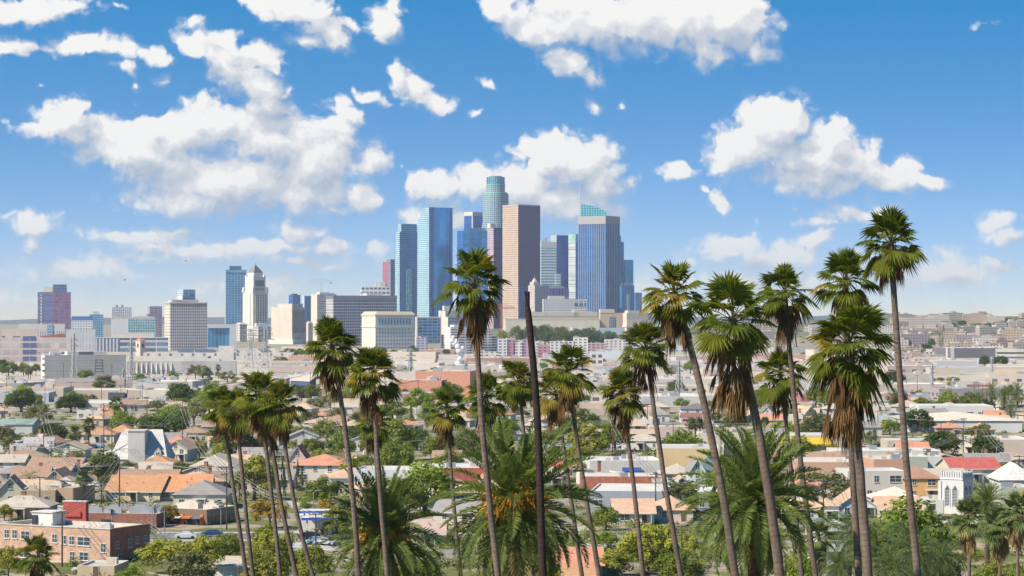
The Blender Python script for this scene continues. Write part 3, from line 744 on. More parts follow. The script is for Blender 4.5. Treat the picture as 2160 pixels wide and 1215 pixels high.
# ------------------------------------------------------------------ civic district on the left
e, a, b = tower('hotel_tower', 'purple brick hotel tower with a darker blue roof block and a beige plant house', 77, 79.5, 149, 4200, 82)
HOT = facade((0.16, 0.10, 0.22), (0.05, 0.10, 0.26), 5.5, 4.2, (.12, .9), (.22, .82), .5)
HOTL = facade((0.66, 0.58, 0.5), (0.1, 0.08, 0.12), 60, 5.6, (0., 1.), (.2, .6))  # narrow left face: sunlit tone put into the wall colour
z1 = zz(616, 4200, e)
blk(e, -a/2, a/2, -b/2, -b*.04, 0, z1, HOTL, facade((0.17, 0.13, 0.28), (0.07, 0.14, 0.30), 60, 5.6, (0., 1.), (.3, .85), .3))
blk(e, -a/2, a/2 + 2, -b*.04, b/2, 0, zz(616, 4200, e), HOTL, facade((0.24, 0.10, 0.17), (0.06, 0.10, 0.26), 9.5, 5.6, (.35, .92), (.2, .85), .4), name='front_block')
blk(e, -a/2 + 1, a/2 + 1.5, -b*.04 + .5, b*.38, z1, zz(600, 4200, e), GB1, facade((0.10, 0.11, 0.26), (0.05, 0.12, 0.3), 60, 6, (0., 1.), (.3, .8)), name='roof_block')
blk(e, -a/2 + 1, a/2 - 3, -b*.33, -b*.05, z1, zz(605, 4200, e), flat((0.72, 0.62, 0.45)), name='plant_house')
mb = MB(); mb.box(a/2 + .1, a/2 + .6, -b*.42, -b*.36, 0, z1 * .95); mb.put('balcony_strip', facade((0.62, 0.55, 0.52), (0.12, 0.1, 0.2), 20, 5.6, (0., 1.), (.1, .5)), e)
e, a, b = tower('office_building', 'white gridded office block with a deep blue roof storey beside the purple hotel', 150, 151, 196, 4100, 84, 'building')
OW = facade((0.68, 0.68, 0.70), (0.12, 0.13, 0.22), 4.6, 4.2, (.2, .84), (.3, .68), .4)
blk(e, -a/2, a/2, -b/2, b/2, 0, zz(676, 4100, e), OW, OW)
blk(e, -a/2, a/2 - 2, -b/2, b/2 - .5, zz(676, 4100, e), zz(667, 4100, e), GB4, flat((0.06, 0.15, 0.38), .5), name='roof_storey')
e, a, b = tower('apartment_block', 'light blue block with a small white roof house, behind the gridded office', 186, 189, 218, 4500, 76, 'apartment block')
blk(e, -a/2, a/2, -b/2, b/2, 0, zz(663, 4500, e), GSKY, glassy((0.10, 0.28, 0.46), 4, 4, .14, .2, (0.3, .48, .6)))
mb = MB(); mb.box(-a*.3, a*.4, -b*.28, b*.2, zz(663, 4500, e), zz(657, 4500, e)); mb.put('roof_house', M_WHITE, e)
e, a, b = tower('apartment_block', 'white block with close rows of slot windows and two dark chimney tanks', 232, 236, 278, 4200, 78, 'apartment block')
WS = facade((0.66, 0.66, 0.68), (0.10, 0.15, 0.26), 3.7, 4.4, (.25, .7), (.2, .85), .4)
z1 = zz(648, 4200, e)
blk(e, -a/2, a/2, -b/2, b/2, 0, z1, WS, WS)
for q in (-.25, .02):
    mb = MB(); mb.tube([(0, b*q, z1), (0, b*q, z1 + 4)], 2.2, 8); mb.put('tank', flat((0.20, 0.25, 0.36)), e)
e, a, b = tower('office_building', 'broad block, blank white at one end and green glass along the rest', 233, 236, 328, 3600, 84, 'building')
blk(e, -a/2, a/2, -b/2, -b*.13, 0, zz(673, 3600, e), PALEG, flat((0.62, 0.62, 0.64)), M_ROOFW)
blk(e, -a/2, a/2 + .6, -b*.13, b/2, 0, zz(672, 3600, e), GTEAL, glassy((0.13, 0.26, 0.32), 3.6, 4, .16, .2, (0.34, .48, .5)), name='glass_wing')
plant(e, -a/2, a/2, -b/2, b/2, zz(672, 3600, e), 5, 3)
e, a, b = tower('apartment_block', 'mauve stepped block with dark floor bands next to the gridded civic office', 304, 311, 342, 4000, 70, 'apartment block')
MV = facade((0.36, 0.27, 0.32), (0.10, 0.13, 0.26), 7, 4, (.2, .85), (.3, .72), .4)
blk(e, -a/2, a/2, -b*.35, b/2, 0, zz(646, 4000, e), MV, MV)
blk(e, -a/2, a/2, -b/2, -b*.35, 0, zz(662, 4000, e), MV, MV, name='step')
# gridded civic office
e, a, b = tower('office_tower', 'wide lavender grey office tower gridded with dark windows, its sunlit end wall cream', 339, 359, 437, 3000, 70)
z1 = zz(642, 3000, e)
nc = 17; du = b / nc
GRD = facade((0.46, 0.42, 0.45), (0.02, 0.02, 0.06), du, 3.72, (.26, .76), (.22, .74), .5)
LEFT = facade((0.68, 0.58, 0.45), (0.46, 0.40, 0.34), 60, 3.72, (0.04, .96), (.28, .74), .2)  # sunlit end in cream, shaded front in lavender grey: light put into both colours
blk(e, -a/2, a/2, -b/2, b/2, 0, z1, LEFT, GRD, M_ROOFW)
mb = MB(); mb.box(-a/2 - .2, a/2 + 1, -b/2 - .6, b/2 + .6, zz(640.2, 3000, e), zz(637.5, 3000, e)); mb.put('roof_slab', flat((0.56, 0.52, 0.50)), e)
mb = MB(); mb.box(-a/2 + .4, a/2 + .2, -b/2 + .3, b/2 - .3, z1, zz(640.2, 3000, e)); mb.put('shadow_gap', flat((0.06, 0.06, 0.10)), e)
mb = MB(); mb.box(-a*.2, a*.45, -b*.45, b*.27, zz(637.5, 3000, e), zz(632, 3000, e)); mb.put('plant_house', flat((0.46, 0.42, 0.42)), e)
for k in range(3):
    mb = MB(); mb.bar((a*.3, -b*.45 + k * 2.2, zz(637.5, 3000, e)), (a*.3, -b*.45 + k * 2.2, zz(630 + k, 3000, e)), .22); mb.put('aerial', M_GREY, e)
for k in range(11):
    mb = MB(); mb.box(a*.46, a*.47, -b*.36 + k * 1.5, -b*.36 + k * 1.5 + .9, zz(635, 3000, e), zz(632.6, 3000, e)); mb.put('roof_sign_panel', M_WHITE if k > 5 else M_GREY, e)
e, a, b = tower('high_rise', 'glass box on top of a pale stem rising behind the gridded civic office', 373.5, 385, 412, 3700, 58)
blk(e, -a/2, a/2, -b/2, b/2, 0, zz(624, 3700, e), flat((0.62, 0.6, 0.62)), facade((0.30, 0.42, 0.58), (0.08, 0.2, 0.4), 60, 4.4, (0., 1.), (.2, .6)))
blk(e, -a/2 + 1, a/2, -b/2 + 1, b/2, zz(624, 3700, e), zz(610.5, 3700, e), glassy((0.28, 0.42, 0.55), 3, 3.4, .25, .25, (0.5, .56, .62)), glassy((0.12, 0.30, 0.48), 9, 3.4, .1, .1, (0.4, .52, .62)), name='glass_box')
# modern white framed building
e, a, b = tower('office_building', 'modern white slab framing a tall recessed blue glass wall', 437, 438, 499, 3300, 82, 'building')
z1 = zz(684, 3300, e)
blk(e, -a/2, a/2, b*.26, b/2, 0, z1, PALEG, flat((0.56, 0.55, 0.58)), M_ROOFW)
mb = MB(); mb.box(-a/2, a/2, -b/2, b*.26, zz(692, 3300, e), z1); mb.put('roof_beam', flat((0.56, 0.55, 0.58)), e)
blk(e, -a/2, a/2 - 4, -b/2, b*.26, 0, zz(692, 3300, e), GSKY, glassy((0.05, 0.20, 0.36), 5, 30, .1, .02, (0.12, .32, .46)), name='glass_wall')
# residential blue tower
e, a, b = tower('residential_tower', 'slim blue residential tower with fine balcony lines next to the stepped white tower', 473, 476, 519, 4500, 74)
RB = glassy((0.05, 0.19, 0.36), 5.5, 3.3, .16, .26, (0.20, .36, .52))
z1 = zz(575, 4500, e)
blk(e, -a/2, a/2, -b/2, b/2, 0, z1, GTEAL, RB)
blk(e, -a/2 - .6, a/2 + 1, -b/2 - .6, b/2 + .6, z1, zz(569, 4500, e), GTEAL, glassy((0.06, 0.24, 0.38), 4, 5, .2, .2, (0.22, .44, .52)), name='crown_storey')
blk(e, -a/2 + 2, a/2 - 2, -b*.3, b*.28, zz(569, 4500, e), zz(561, 4500, e), GB1, glassy((0.05, 0.12, 0.22), 6, 8, .1, .1, (0.1, .2, .3)), name='roof_block')
# ---- stepped white landmark tower with a pyramid roof
d = 4200
e, a, b = tower('civic_tower', 'tall white stone tower stepping up to a grey pyramid roof', 512, 534, 565, d, 52)
CH_W = flat((0.74, 0.68, 0.58), .8, .07, .04)
CH_F = facade((0.70, 0.64, 0.56), (0.03, 0.03, 0.06), 5.1, 4.4, (.25, .75), (.22, .82), .4)
CH_S = facade((0.74, 0.68, 0.58), (0.25, 0.22, 0.22), 7.5, 4.4, (.42, .58), (.25, .8), .4)
z1 = zz(616, d, e)
blk(e, -a/2, a/2, -b/2, b/2, 0, z1, CH_S, CH_W, STONEW, name='shaft')
mb = MB(); mb.box(a/2, a/2 + 1.2, -b*.38, b*.38, 30, z1 - 3); mb.put('window_bay', CH_F, e)
mb = MB(); mb.box(-a*.3, a*.3, -b/2 - 1.2, -b/2, 30, z1 - 3); mb.put('window_bay', CH_S, e)
k = .84
for nm, q0, q1, kk in (('upper_stage', 616, 584, .82), ('belfry', 584, 575, .60)):
    blk(e, -a/2*kk, a/2*kk, -b/2*kk, b/2*kk, zz(q0, d, e), zz(q1, d, e), CH_W, CH_W, STONEW, name=nm)
kk = .82
zc0, zc1 = zz(604, d, e), zz(591, d, e)
for i in range(7):
    mb = MB(); y = (-b*.5*kk*.62) + b*kk*.62 * i / 6
    mb.box(a/2*kk, a/2*kk + .5, y - .9, y + .9, zc0, zc1); mb.put('tall_window', flat((0.10, 0.11, 0.16), .3), e)
for i in range(7):
    mb = MB(); y = (-b*.5*kk*.62) + b*kk*.62 * i / 6
    mb.box(a/2*kk, a/2*kk + .5, y - .8, y + .8, zz(611.5, d, e), zz(608, d, e)); mb.put('small_window', flat((0.16, 0.16, 0.2), .3), e)
for sy in (-1, 1):
    for sx in (-1, 1):
        mb = MB(); x_, y_ = sx * a/2*.9, sy * b/2*.9
        mb.frustum(x_ - 2.6, x_ + 2.6, y_ - 2.6, y_ + 2.6, z1, z1 + 9, .7); mb.put('corner_pinnacle', CH_W, e)
        x_, y_ = sx * a/2*.72, sy * b/2*.72
        mb = MB(); mb.frustum(x_ - 2, x_ + 2, y_ - 2, y_ + 2, zz(584, d, e), zz(580, d, e), .6); mb.put('corner_pinnacle', CH_W, e)
zp = zz(575, d, e)
mb = MB(); kk = .60
for i in range(10):
    f0 = 1 - i / 10.6; q = kk * f0
    mb.box(-a/2*q, a/2*q, -b/2*q, b/2*q, zp + i * 1.4, zp + (i + 1) * 1.4)
mb.put('pyramid_roof', flat((0.26, 0.24, 0.24), .7, .2, .3), e)
mb = MB(); mb.tube([(0, 0, zp + 13.5), (0, 0, zp + 16), (0, 0, zp + 19)], [1.3, .8, .2], 6); mb.put('finial', flat((0.3, 0.28, 0.26)), e)
e2, a2, b2 = tower('civic_hall', 'white stone wing with tan hipped roof at the left foot of the pyramid-roofed tower', 497, 506, 521, 4080, 56, 'civic building')
blk(e2, -a2/2, a2/2, -b2/2, b2/2, 0, zz(684, 4080, e2), CH_F, CH_F, STONEW)
mb = MB(); mb.frustum(-a2/2 - .5, a2/2 + .5, -b2/2 - .5, b2/2 + .5, zz(684, 4080, e2), zz(680.5, 4080, e2), .55); mb.put('roof', flat((0.60, 0.46, 0.36)), e2)
e2, a2, b2 = tower('civic_hall', 'white stone wing with blue grey hipped roof at the foot of the pyramid-roofed tower', 534, 545, 571, 4080, 56, 'civic building')
blk(e2, -a2/2, a2/2, -b2/2, b2/2, 0, zz(689, 4080, e2), CH_F, CH_F, STONEW)
mb = MB(); mb.frustum(-a2/2 - .5, a2/2 + .5, -b2/2 - .5, b2/2 + .5, zz(689, 4080, e2), zz(681, 4080, e2), .4); mb.put('roof', flat((0.22, 0.24, 0.32)), e2)
mb = MB(); mb.box(-a2*.2, a2*.2, -b2*.52, -b2*.3, zz(689, 4080, e2), zz(682, 4080, e2)); mb.put('dormer_tower', CH_W, e2)
# tan court building with pier windows
d = 3700
e, a, b = tower('court_building', 'cubic tan stone court with dark vertical window strips and a set-back roof house', 572, 616, 645, d, 34, 'court building')
z1 = zz(648, d, e)
TAN = facade((0.70, 0.56, 0.44), (0.56, 0.44, 0.36), 2.6, 2.6, (.3, .75), (.3, .75), .3)
TAN2 = flat((0.62, 0.50, 0.42), .8, .06, .05)
blk(e, -a/2, a/2, -b/2, b/2, 0, z1, TAN, TAN2, STONEW)
for i in range(6):
    y = -b*.36 + b*.72 * i / 5
    mb = MB(); mb.box(a/2, a/2 + .4, y - 1.5, y + 1.5, zz(703, d, e), zz(653, d, e)); mb.put('window_strip', facade((0.3, .24, .22), (0.10, 0.10, 0.16), 20, 3.9, (0., 1.), (.2, .9)), e)
mb = MB(); mb.box(-a*.25, a*.45, -b*.42, b*.36, z1, zz(640.5, d, e)); mb.put('roof_house', flat((0.68, 0.55, 0.44)), e)
mb = MB(); mb.box(-a/2 - 4, a/2 + 5, -b/2 - 4, b/2 + 5, 0, zz(716, d, e)); mb.put('podium', STONEW, e)
# pieces between the court and the striped office
e, a, b = tower('high_rise', 'dark blue twin glass high rise peeping over the tan court building', 609, 618, 634, 4600, 60)
blk(e, -a/2, a/2, -b/2, b/2, 0, zz(622, 4600, e), GB4, glassy((0.02, 0.12, 0.26), 4, 4, .2, .2, (0.08, .24, .4)))
mb = MB(); mb.box(-a*.3, a*.3, -b*.3, b*.2, zz(622, 4600, e), zz(619.5, 4600, e)); mb.put('roof_house', M_DARK, e)
e, a, b = tower('high_rise', 'blue and white striped glass high rise squeezed before the tan slab with lift towers', 634, 642, 657, 4500, 56)
blk(e, -a/2, a/2, -b/2, b/2, 0, zz(624, 4500, e), facade((0.6, 0.66, 0.7), (0.1, 0.3, 0.5), 6, 60, (.4, .9), (0., 1.)), glassy((0.04, 0.17, 0.36), 5, 4, .1, .2, (0.1, .3, .5)))
e, a, b = tower('office_building', 'tall pale tan building with blind end wall left of the blue striped office', 656, 669, 710, 4200, 62, 'building')
blk(e, -a/2, a/2, -b/2, b/2, 0, zz(621, 4200, e), flat((0.70, 0.60, 0.48)), facade((0.58, 0.5, 0.46), (0.16, 0.16, 0.28), 16, 4, (.1, .9), (.35, .7)))
mb = MB(); mb.box(-a*.3, a*.3, -b*.3, b*.2, zz(621, 4200, e), zz(616.5, 4200, e)); mb.put('lift_house', M_WHITE, e)
mb = MB(); mb.box(-a*.3, a*.3, b*.22, b*.48, zz(621, 4200, e), zz(618, 4200, e)); mb.put('roof_house', PALEG, e)
e, a, b = tower('office_building', 'small beige round-headed block at the foot of the pale tan building', 646, 650, 660, 3600, 60, 'building')
blk(e, -a/2, a/2, -b/2, b/2, 0, zz(682, 3600, e), STONE, STONE)
mb = MB(); mb.frustum(-a/2, a/2, -b/2, b/2, zz(682, 3600, e), zz(678, 3600, e), .55); mb.put('roof', STONE, e)
# long striped office
d = 3500
e, a, b = tower('office_building', 'long dark blue office slab with thin white floor lines and a pale end wall', 683, 703, 837, d, 72, 'building')
z1 = zz(624, d, e)
STR = facade((0.46, 0.48, 0.52), (0.012, 0.035, 0.13), 60, 4.3, (0., 1.), (.16, .97), .15)
blk(e, -a/2, a/2, -b/2, b/2, 0, z1, facade((0.52, 0.50, 0.46), (0.32, 0.32, 0.30), 60, 4.3, (0., 1.), (.2, .9), .2), STR)
mb = MB(); mb.box(-a/2 - .3, a/2 + .6, -b/2 - .3, b/2 + .3, z1 - 4.5, z1 + .5); mb.put('roof_band', flat((0.16, 0.16, 0.22), .6), e)
mb = MB(); mb.box(-a*.3, a*.3, b*.05, b*.3, z1 + .5, z1 + 4); mb.put('roof_house', PALEG, e)
for k in range(34):
    y = -b/2 + b * (k + .5) / 34
    mb = MB(); mb.box(a/2, a/2 + .35, y - .16, y + .16, 0, z1 - 4.5); mb.put('mullion', flat((0.34, 0.37, 0.44)), e)
e, a, b = tower('office_building', 'white terrace-topped block with arcaded openings behind the long striped office', 759, 762, 823, 4000, 78, 'building')
ARC = facade((0.72, 0.70, 0.66), (0.10, 0.12, 0.2), 7, 7.4, (.15, .85), (.15, .6), .3)
blk(e, -a/2, a/2, -b/2, b/2, 0, zz(605, 4000, e), ARC, ARC, M_ROOFW)
plant(e, -a/2, a/2, -b*.2, b*.4, zz(605, 4000, e), 5, 7, PALEG)
mb = MB(); mb.bar((0, -b*.3, zz(605, 4000, e)), (0, -b*.3, zz(593, 4000, e)), .3); mb.put('aerial', M_GREY, e)
# column fronted court
d = 3150
e, a, b = tower('court_building', 'wide white stone court with a colonnade of tall blue windows under a tan roof', 763, 792, 874, d, 62, 'court building')
z1 = zz(664, d, e)
CW = facade((0.68, 0.64, 0.60), (0.12, 0.15, 0.24), 4.2, 5.0, (.3, .7), (.3, .75), .5, z_to=28)
blk(e, -a/2, a/2, -b/2, b/2, 0, z1, facade((0.74, 0.66, 0.54), (0.5, 0.45, 0.38), 4.2, 5.0, (.35, .65), (.3, .7), .4), CW, STONE)
mb = MB(); mb.frustum(-a/2 - 1.2, a/2 + 1.2, -b/2 - 1.2, b/2 + 1.2, z1, zz(657, d, e), .86); mb.put('roof', flat((0.56, 0.44, 0.28)), e)
for zc, hh in ((zz(666, d, e), 1.4), (zz(690, d, e), 1.2)):
    mb = MB(); mb.box(-a/2 - .8, a/2 + .8, -b/2 - .8, b/2 + .8, zc, zc + hh); mb.put('cornice', STONEW, e)
for i in range(11):
    y = -b*.40 + b*.78 * i / 10
    mb = MB(); mb.box(a/2 - .1, a/2 + .25, y - 1.1, y + 1.1, zz(685, d, e), zz(672, d, e)); mb.put('tall_window', flat((0.10, 0.26, 0.40), .3), e)
# tan framed blue office next to it
d = 3250
e, a, b = tower('office_building', 'boxy office with a blue glazed front framed in tan, right of the colonnaded court', 875, 879, 931, d, 76, 'building')
z1 = zz(668, d, e)
blk(e, -a/2, a/2, -b/2, b/2, 0, z1, STONE, STONE, M_ROOFW)
mb = MB(); mb.box(a/2, a/2 + .5, -b*.46, b*.42, zz(722, d, e), zz(671, d, e)); mb.put('glazed_front', facade((0.14, 0.24, 0.38), (0.02, 0.09, 0.22), 7, 4.3, (.08, .92), (.2, .85), .7), e)
e, a, b = tower('office_building', 'plain cream block with a blue striped side behind the tall thin palm crown', 931, 945, 975, 3350, 60, 'building')
blk(e, -a/2, a/2, -b/2, b/2, 0, zz(668, 3350, e), flat((0.68, 0.58, 0.46)), facade((0.50, 0.48, 0.5), (0.1, 0.2, 0.36), 60, 4.3, (0., 1.), (.3, .8)))
mb = MB(); mb.box(-a*.5, a*.1, -b*.5, b*.4, zz(668, 3350, e), zz(656, 3350, e)); mb.put('upper_block', flat((0.70, 0.60, 0.48)), e)
e, a, b = tower('office_building', 'low white and blue roof houses cluster in front of the tall blue slab', 925, 930, 968, 3900, 70, 'building')
blk(e, -a/2, a/2, -b/2, b/2, 0, zz(655, 3900, e), M_WHITE, facade((0.6, .58, .55), (0.12, 0.2, 0.36), 5, 5, (.2, .8), (.3, .7)))
mb = MB(); mb.box(-a*.4, a*.4, -b*.3, b*.3, zz(655, 3900, e), zz(645, 3900, e)); mb.put('roof_house', PALEG, e)
# white stepped apartment tower
d = 2750
e, a, b = tower('apartment_block', 'bright white stepped apartment block with rows of dark balconies behind the steam', 938, 950, 1000, d, 66, 'apartment block')
BAL = facade((0.76, 0.73, 0.69), (0.12, 0.09, 0.12), 9.5, 3.05, (.12, .9), (.3, .78), .4)
BALL = facade((0.80, 0.76, 0.70), (0.4, 0.36, 0.34), 6, 3.05, (.3, .7), (.3, .7), .3)
blk(e, -a/2, a/2, -b/2, b/2, 0, zz(690, d, e), BALL, BAL, M_ROOFW)
blk(e, -a/2, a/2 - 4, b/2, b/2 + 24, 0, zz(696, d, e), BALL, BAL, M_ROOFW, name='middle_step')
blk(e, -a/2, a/2 - 8, b/2 + 24, b/2 + 34, 0, zz(710, d, e), BALL, BAL, M_ROOFW, name='low_step')
mb = MB(); mb.box(-a*.4, a*.3, -b*.3, b*.1, zz(690, d, e), zz(685, d, e)); mb.put('roof_house', M_WHITE, e)
# left group, nearer
d = 3050
e, a, b = tower('detention_block', 'long pale block with a row of slot windows and a central glazed stair', 37, 39, 137, 3300, 84, 'building')
SL = facade((0.56, 0.52, 0.50), (0.14, 0.13, 0.2), 3.2, 26, (.3, .62), (.55, .92), .3)
blk(e, -a/2, a/2, -b/2, b/2, 0, zz(683, 3300, e), STONEW, SL, M_ROOFW)
mb = MB(); mb.box(a/2, a/2 + 1, b*.12, b*.24, 0, zz(684, 3300, e)); mb.put('glazed_stair', glassy((0.12, 0.22, 0.38), 3, 4, .2, .2, (0.4, .42, .5)), e)
e, a, b = tower('detention_block', 'pale grey block with faint vertical slots beside the purple hotel', 137, 139, 201, 3000, 82, 'building')
blk(e, -a/2, a/2, -b/2, b/2, 0, zz(695, 3000, e), PALEG, facade((0.52, 0.52, 0.56), (0.40, 0.41, 0.47), 4, 11, (.35, .6), (.2, .8), .2), M_ROOFW)
e, a, b = tower('depot_building', 'sprawling tan depot with square bays and stacked blue grey window panels', -30, -28, 150, 2250, 84, 'industrial building')
z1 = zz(712, 2250, e)
DEP = facade((0.52, 0.42, 0.38), (0.42, 0.36, 0.36), 7.5, 6.6, (.06, .94), (.12, .86), .2)
blk(e, -a/2, a/2, -b/2, b/2, 0, z1, STONE, DEP, M_ROOFW)
blk(e, -a/2, a/2 - 10, -b*.33, b*.10, z1, zz(694, 2250, e), flat((0.56, 0.44, 0.36)), facade((0.54, 0.42, 0.35), (0.12, 0.08, 0.14), 14, 30, (.2, .7), (.55, .85), .3), name='upper_block')
for i in range(4):
    for j in range(2):
        mb = MB(); y = b * (-.075 + .085 * j); z_ = 2 + i * 6.4
        mb.box(a/2, a/2 + .3, y, y + b*.075, z_, z_ + 4.2); mb.put('window_panel', flat((0.10, 0.12, 0.24), .4), e)
plant(e, -a/2, a/2, b*.1, b*.45, z1, 4, 3, flat((0.30, 0.12, 0.10)))
e, a, b = tower('office_building', 'low ribbed office, white fins at one end and blue window bays at the other', 200, 202, 355, 2900, 82, 'building')
z1 = zz(713, 2900, e)
blk(e, -a/2, a/2, -b/2, -b*.18, 0, z1, GB4, facade((0.56, 0.55, 0.54), (0.12, 0.14, 0.24), 4.2, 60, (.35, .9), (0., 1.), .2), M_ROOFW)
blk(e, -a/2, a/2 - .5, -b*.18, b/2, 0, z1 - .2, GB4, facade((0.50, 0.50, 0.52), (0.12, 0.17, 0.26), 15, 7.2, (.06, .97), (.12, .75), .4), M_ROOFW, name='bay_wing')
mb = MB(); mb.box(-a/2 + 2, a/2 - 4, -b*.25, b*.3, z1, zz(702, 2900, e)); mb.put('roof_block', STONE, e)
mb = MB(); mb.box(-a/2 - .3, a/2 + .4, -b/2 - .3, b/2 + .3, z1, z1 + 1); mb.put('roof_edge', M_WHITE, e)
e, a, b = tower('bell_tower', 'small pinkish turret with two dark arched openings over a low roof', 286, 296, 307, 2600, 45, 'tower')
z1 = zz(719, 2600, e)
blk(e, -a/2, a/2, -b/2, b/2, 0, z1, flat((0.62, 0.48, 0.40)), flat((0.60, 0.46, 0.38)), STONE)
mb = MB(); mb.frustum(-a/2 - .4, a/2 + .4, -b/2 - .4, b/2 + .4, z1, zz(714, 2600, e), .5); mb.put('roof', flat((0.46, 0.2, 0.14)), e)
for (ux, uy) in ((0, -b/2 - .1), (a/2 + .1, 0)):
    mb = MB(); w_ = 1.2
    if ux: mb.box(ux - .1, ux + .1, -w_, w_, z1 - 7, z1 - 3)
    else: mb.box(-w_, w_, uy - .1, uy + .1, z1 - 7, z1 - 3)
    mb.put('opening', M_DARK, e)
# big windowless store
d = 1640
e, a, b = tower('warehouse', 'huge blank light grey warehouse with a sunlit white ramped end and roof boxes', 78, 94, 266, d, 70, 'warehouse')
z1 = zz(749, d, e)
RIBG = facade((0.40, 0.385, 0.365), (0.37, 0.355, 0.335), 60, 1.1, (0., 1.), (.1, .5), .1)  # front greyed against the bright end: its shade is put into the wall colour
blk(e, -a/2, a/2, -b/2, b/2, 0, z1, facade((0.74, 0.68, 0.58), (0.16, 0.15, 0.18), 60, 4.2, (.08, .62), (.3, .72)), RIBG, M_ROOFW)
blk(e, -a*.3, a*.45, -b*.22, b*.26, z1, zz(742, d, e), STONEW, facade((0.55, 0.5, 0.45), (0.08, 0.08, 0.12), 26, 30, (.3, .7), (.5, .9)), M_ROOFW, name='roof_box')
plant(e, -a/2, a/2, -b*.45, -b*.2, z1, 5, 2.4, M_WHITE)
e, a, b = tower('warehouse', 'long low white warehouse with angled wall ribs and roof vents beside the blank grey one', 266, 268, 500, 1760, 82, 'warehouse')
z1 = zz(762, 1760, e)
LW = facade((0.50, 0.48, 0.45), (0.34, 0.32, 0.31), 40, 60, (.0, .45), (0., 1.), .2)
blk(e, -a/2, a/2, -b/2, b/2, 0, z1, STONEW, LW, M_ROOFW)
for i in range(8):
    y = -b*.42 + i * 3.6
    mb = MB(); mb.face([(a/2, y, 0), (a/2 + 3, y + .3, 0), (a/2 + .2, y + .3, z1 - 1)]); mb.face([(a/2, y + 1.2, 0), (a/2 + .2, y + 1.2, z1 - 1), (a/2 + 3, y + 1.0, 0)])
    mb.face([(a/2 + 3, y + .3, 0), (a/2 + 3, y + 1.0, 0), (a/2 + .2, y + 1.2, z1 - 1), (a/2 + .2, y + .3, z1 - 1)]); mb.put('wall_rib', STONEW, e)
plant(e, -a/2, a/2, -b/2, b/2, z1, 7, 1.8, M_WHITE)
e, a, b = tower('rail_station', 'long white station building with small window pairs and a taller plain block', 300, 302, 620, 2350, 84, 'station')
z1 = zz(744, 2350, e)
ST = facade((0.70, 0.64, 0.56), (0.16, 0.15, 0.2), 11, 11, (.35, .58), (.45, .68), .3)
blk(e, -a/2, a/2, -b/2, b/2, 0, z1, STONEW, ST, M_ROOFW)
blk(e, -a/2, a/2 + 1, b*.0, b*.10, 0, zz(730, 2350, e), STONEW, flat((0.70, 0.64, 0.57)), M_ROOFW, name='tall_block')
blk(e, -a/2, a/2 - 6, b*.12, b*.38, z1, zz(735, 2350, e), STONEW, ST, M_ROOFW, name='upper_block')
plant(e, -a/2, a/2, -b*.3, b*.0, z1, 5, 3, flat((0.12, 0.17, 0.28)))
plant(e, -a/2, a/2, b*.12, b*.4, zz(735, 2350, e), 3, 2.5)
# ------------------------------------------------------------------ air
hz = MB(); hz.box(-9000, 9000, -400, 16000, -14.0, 395.0)
m, t, out = newmat('thin summer haze')
pv = t.n('ShaderNodeVolumePrincipled')
pv.inputs['Color'].default_value = (0.96, 0.965, 0.98, 1)
pv.inputs['Density'].default_value = HAZE = 0.000042
pv.inputs['Anisotropy'].default_value = 0.2
t.put(out.inputs[1], pv.outputs[0])
m.cycles.homogeneous_volume = True
HZ = tag(hz.put('haze', m), kind='stuff')
# ------------------------------------------------------------------ foliage meshes
LM = {
 'dark':   leafmat('dark leaves', (0.032, 0.062, 0.012), (0.110, 0.155, 0.028), .36),
 'green':  leafmat('green leaves', (0.075, 0.115, 0.015), (0.23, 0.26, 0.036), .42),
 'bright': leafmat('fresh leaves', (0.105, 0.165, 0.016), (0.29, 0.345, 0.04), .4),
 'yellow': leafmat('yellow green leaves', (0.17, 0.19, 0.024), (0.37, 0.36, 0.055), .4),
 'autumn': leafmat('turning leaves', (0.19, 0.18, 0.025), (0.45, 0.31, 0.04), .4, dead=((0.36, 0.18, 0.04), .8)),
 'olive':  leafmat('grey green leaves', (0.105, 0.12, 0.05), (0.25, 0.25, 0.10), .35),
 'dusk':   leafmat('dusky leaves', (0.065, 0.085, 0.03), (0.165, 0.175, 0.065), .36),
}
BARK = flat((0.10, 0.075, 0.055), .95, .3, 1.5)
def leafquad(mb, c, n, s, r, asp=.62):
    """one small leaf spray: a kite, folded a little"""
    t_ = Vector((r.uniform(-1, 1), r.uniform(-1, 1), r.uniform(-1, 1))).cross(n)
    if t_.length < 1e-3: t_ = Vector((1, 0, 0))
    t_.normalize(); b = n.cross(t_)
    mb.face([tuple(c - t_ * s), tuple(c - b * s * asp - n * s * .15), tuple(c + t_ * s), tuple(c + b * s * asp - n * s * .15)])
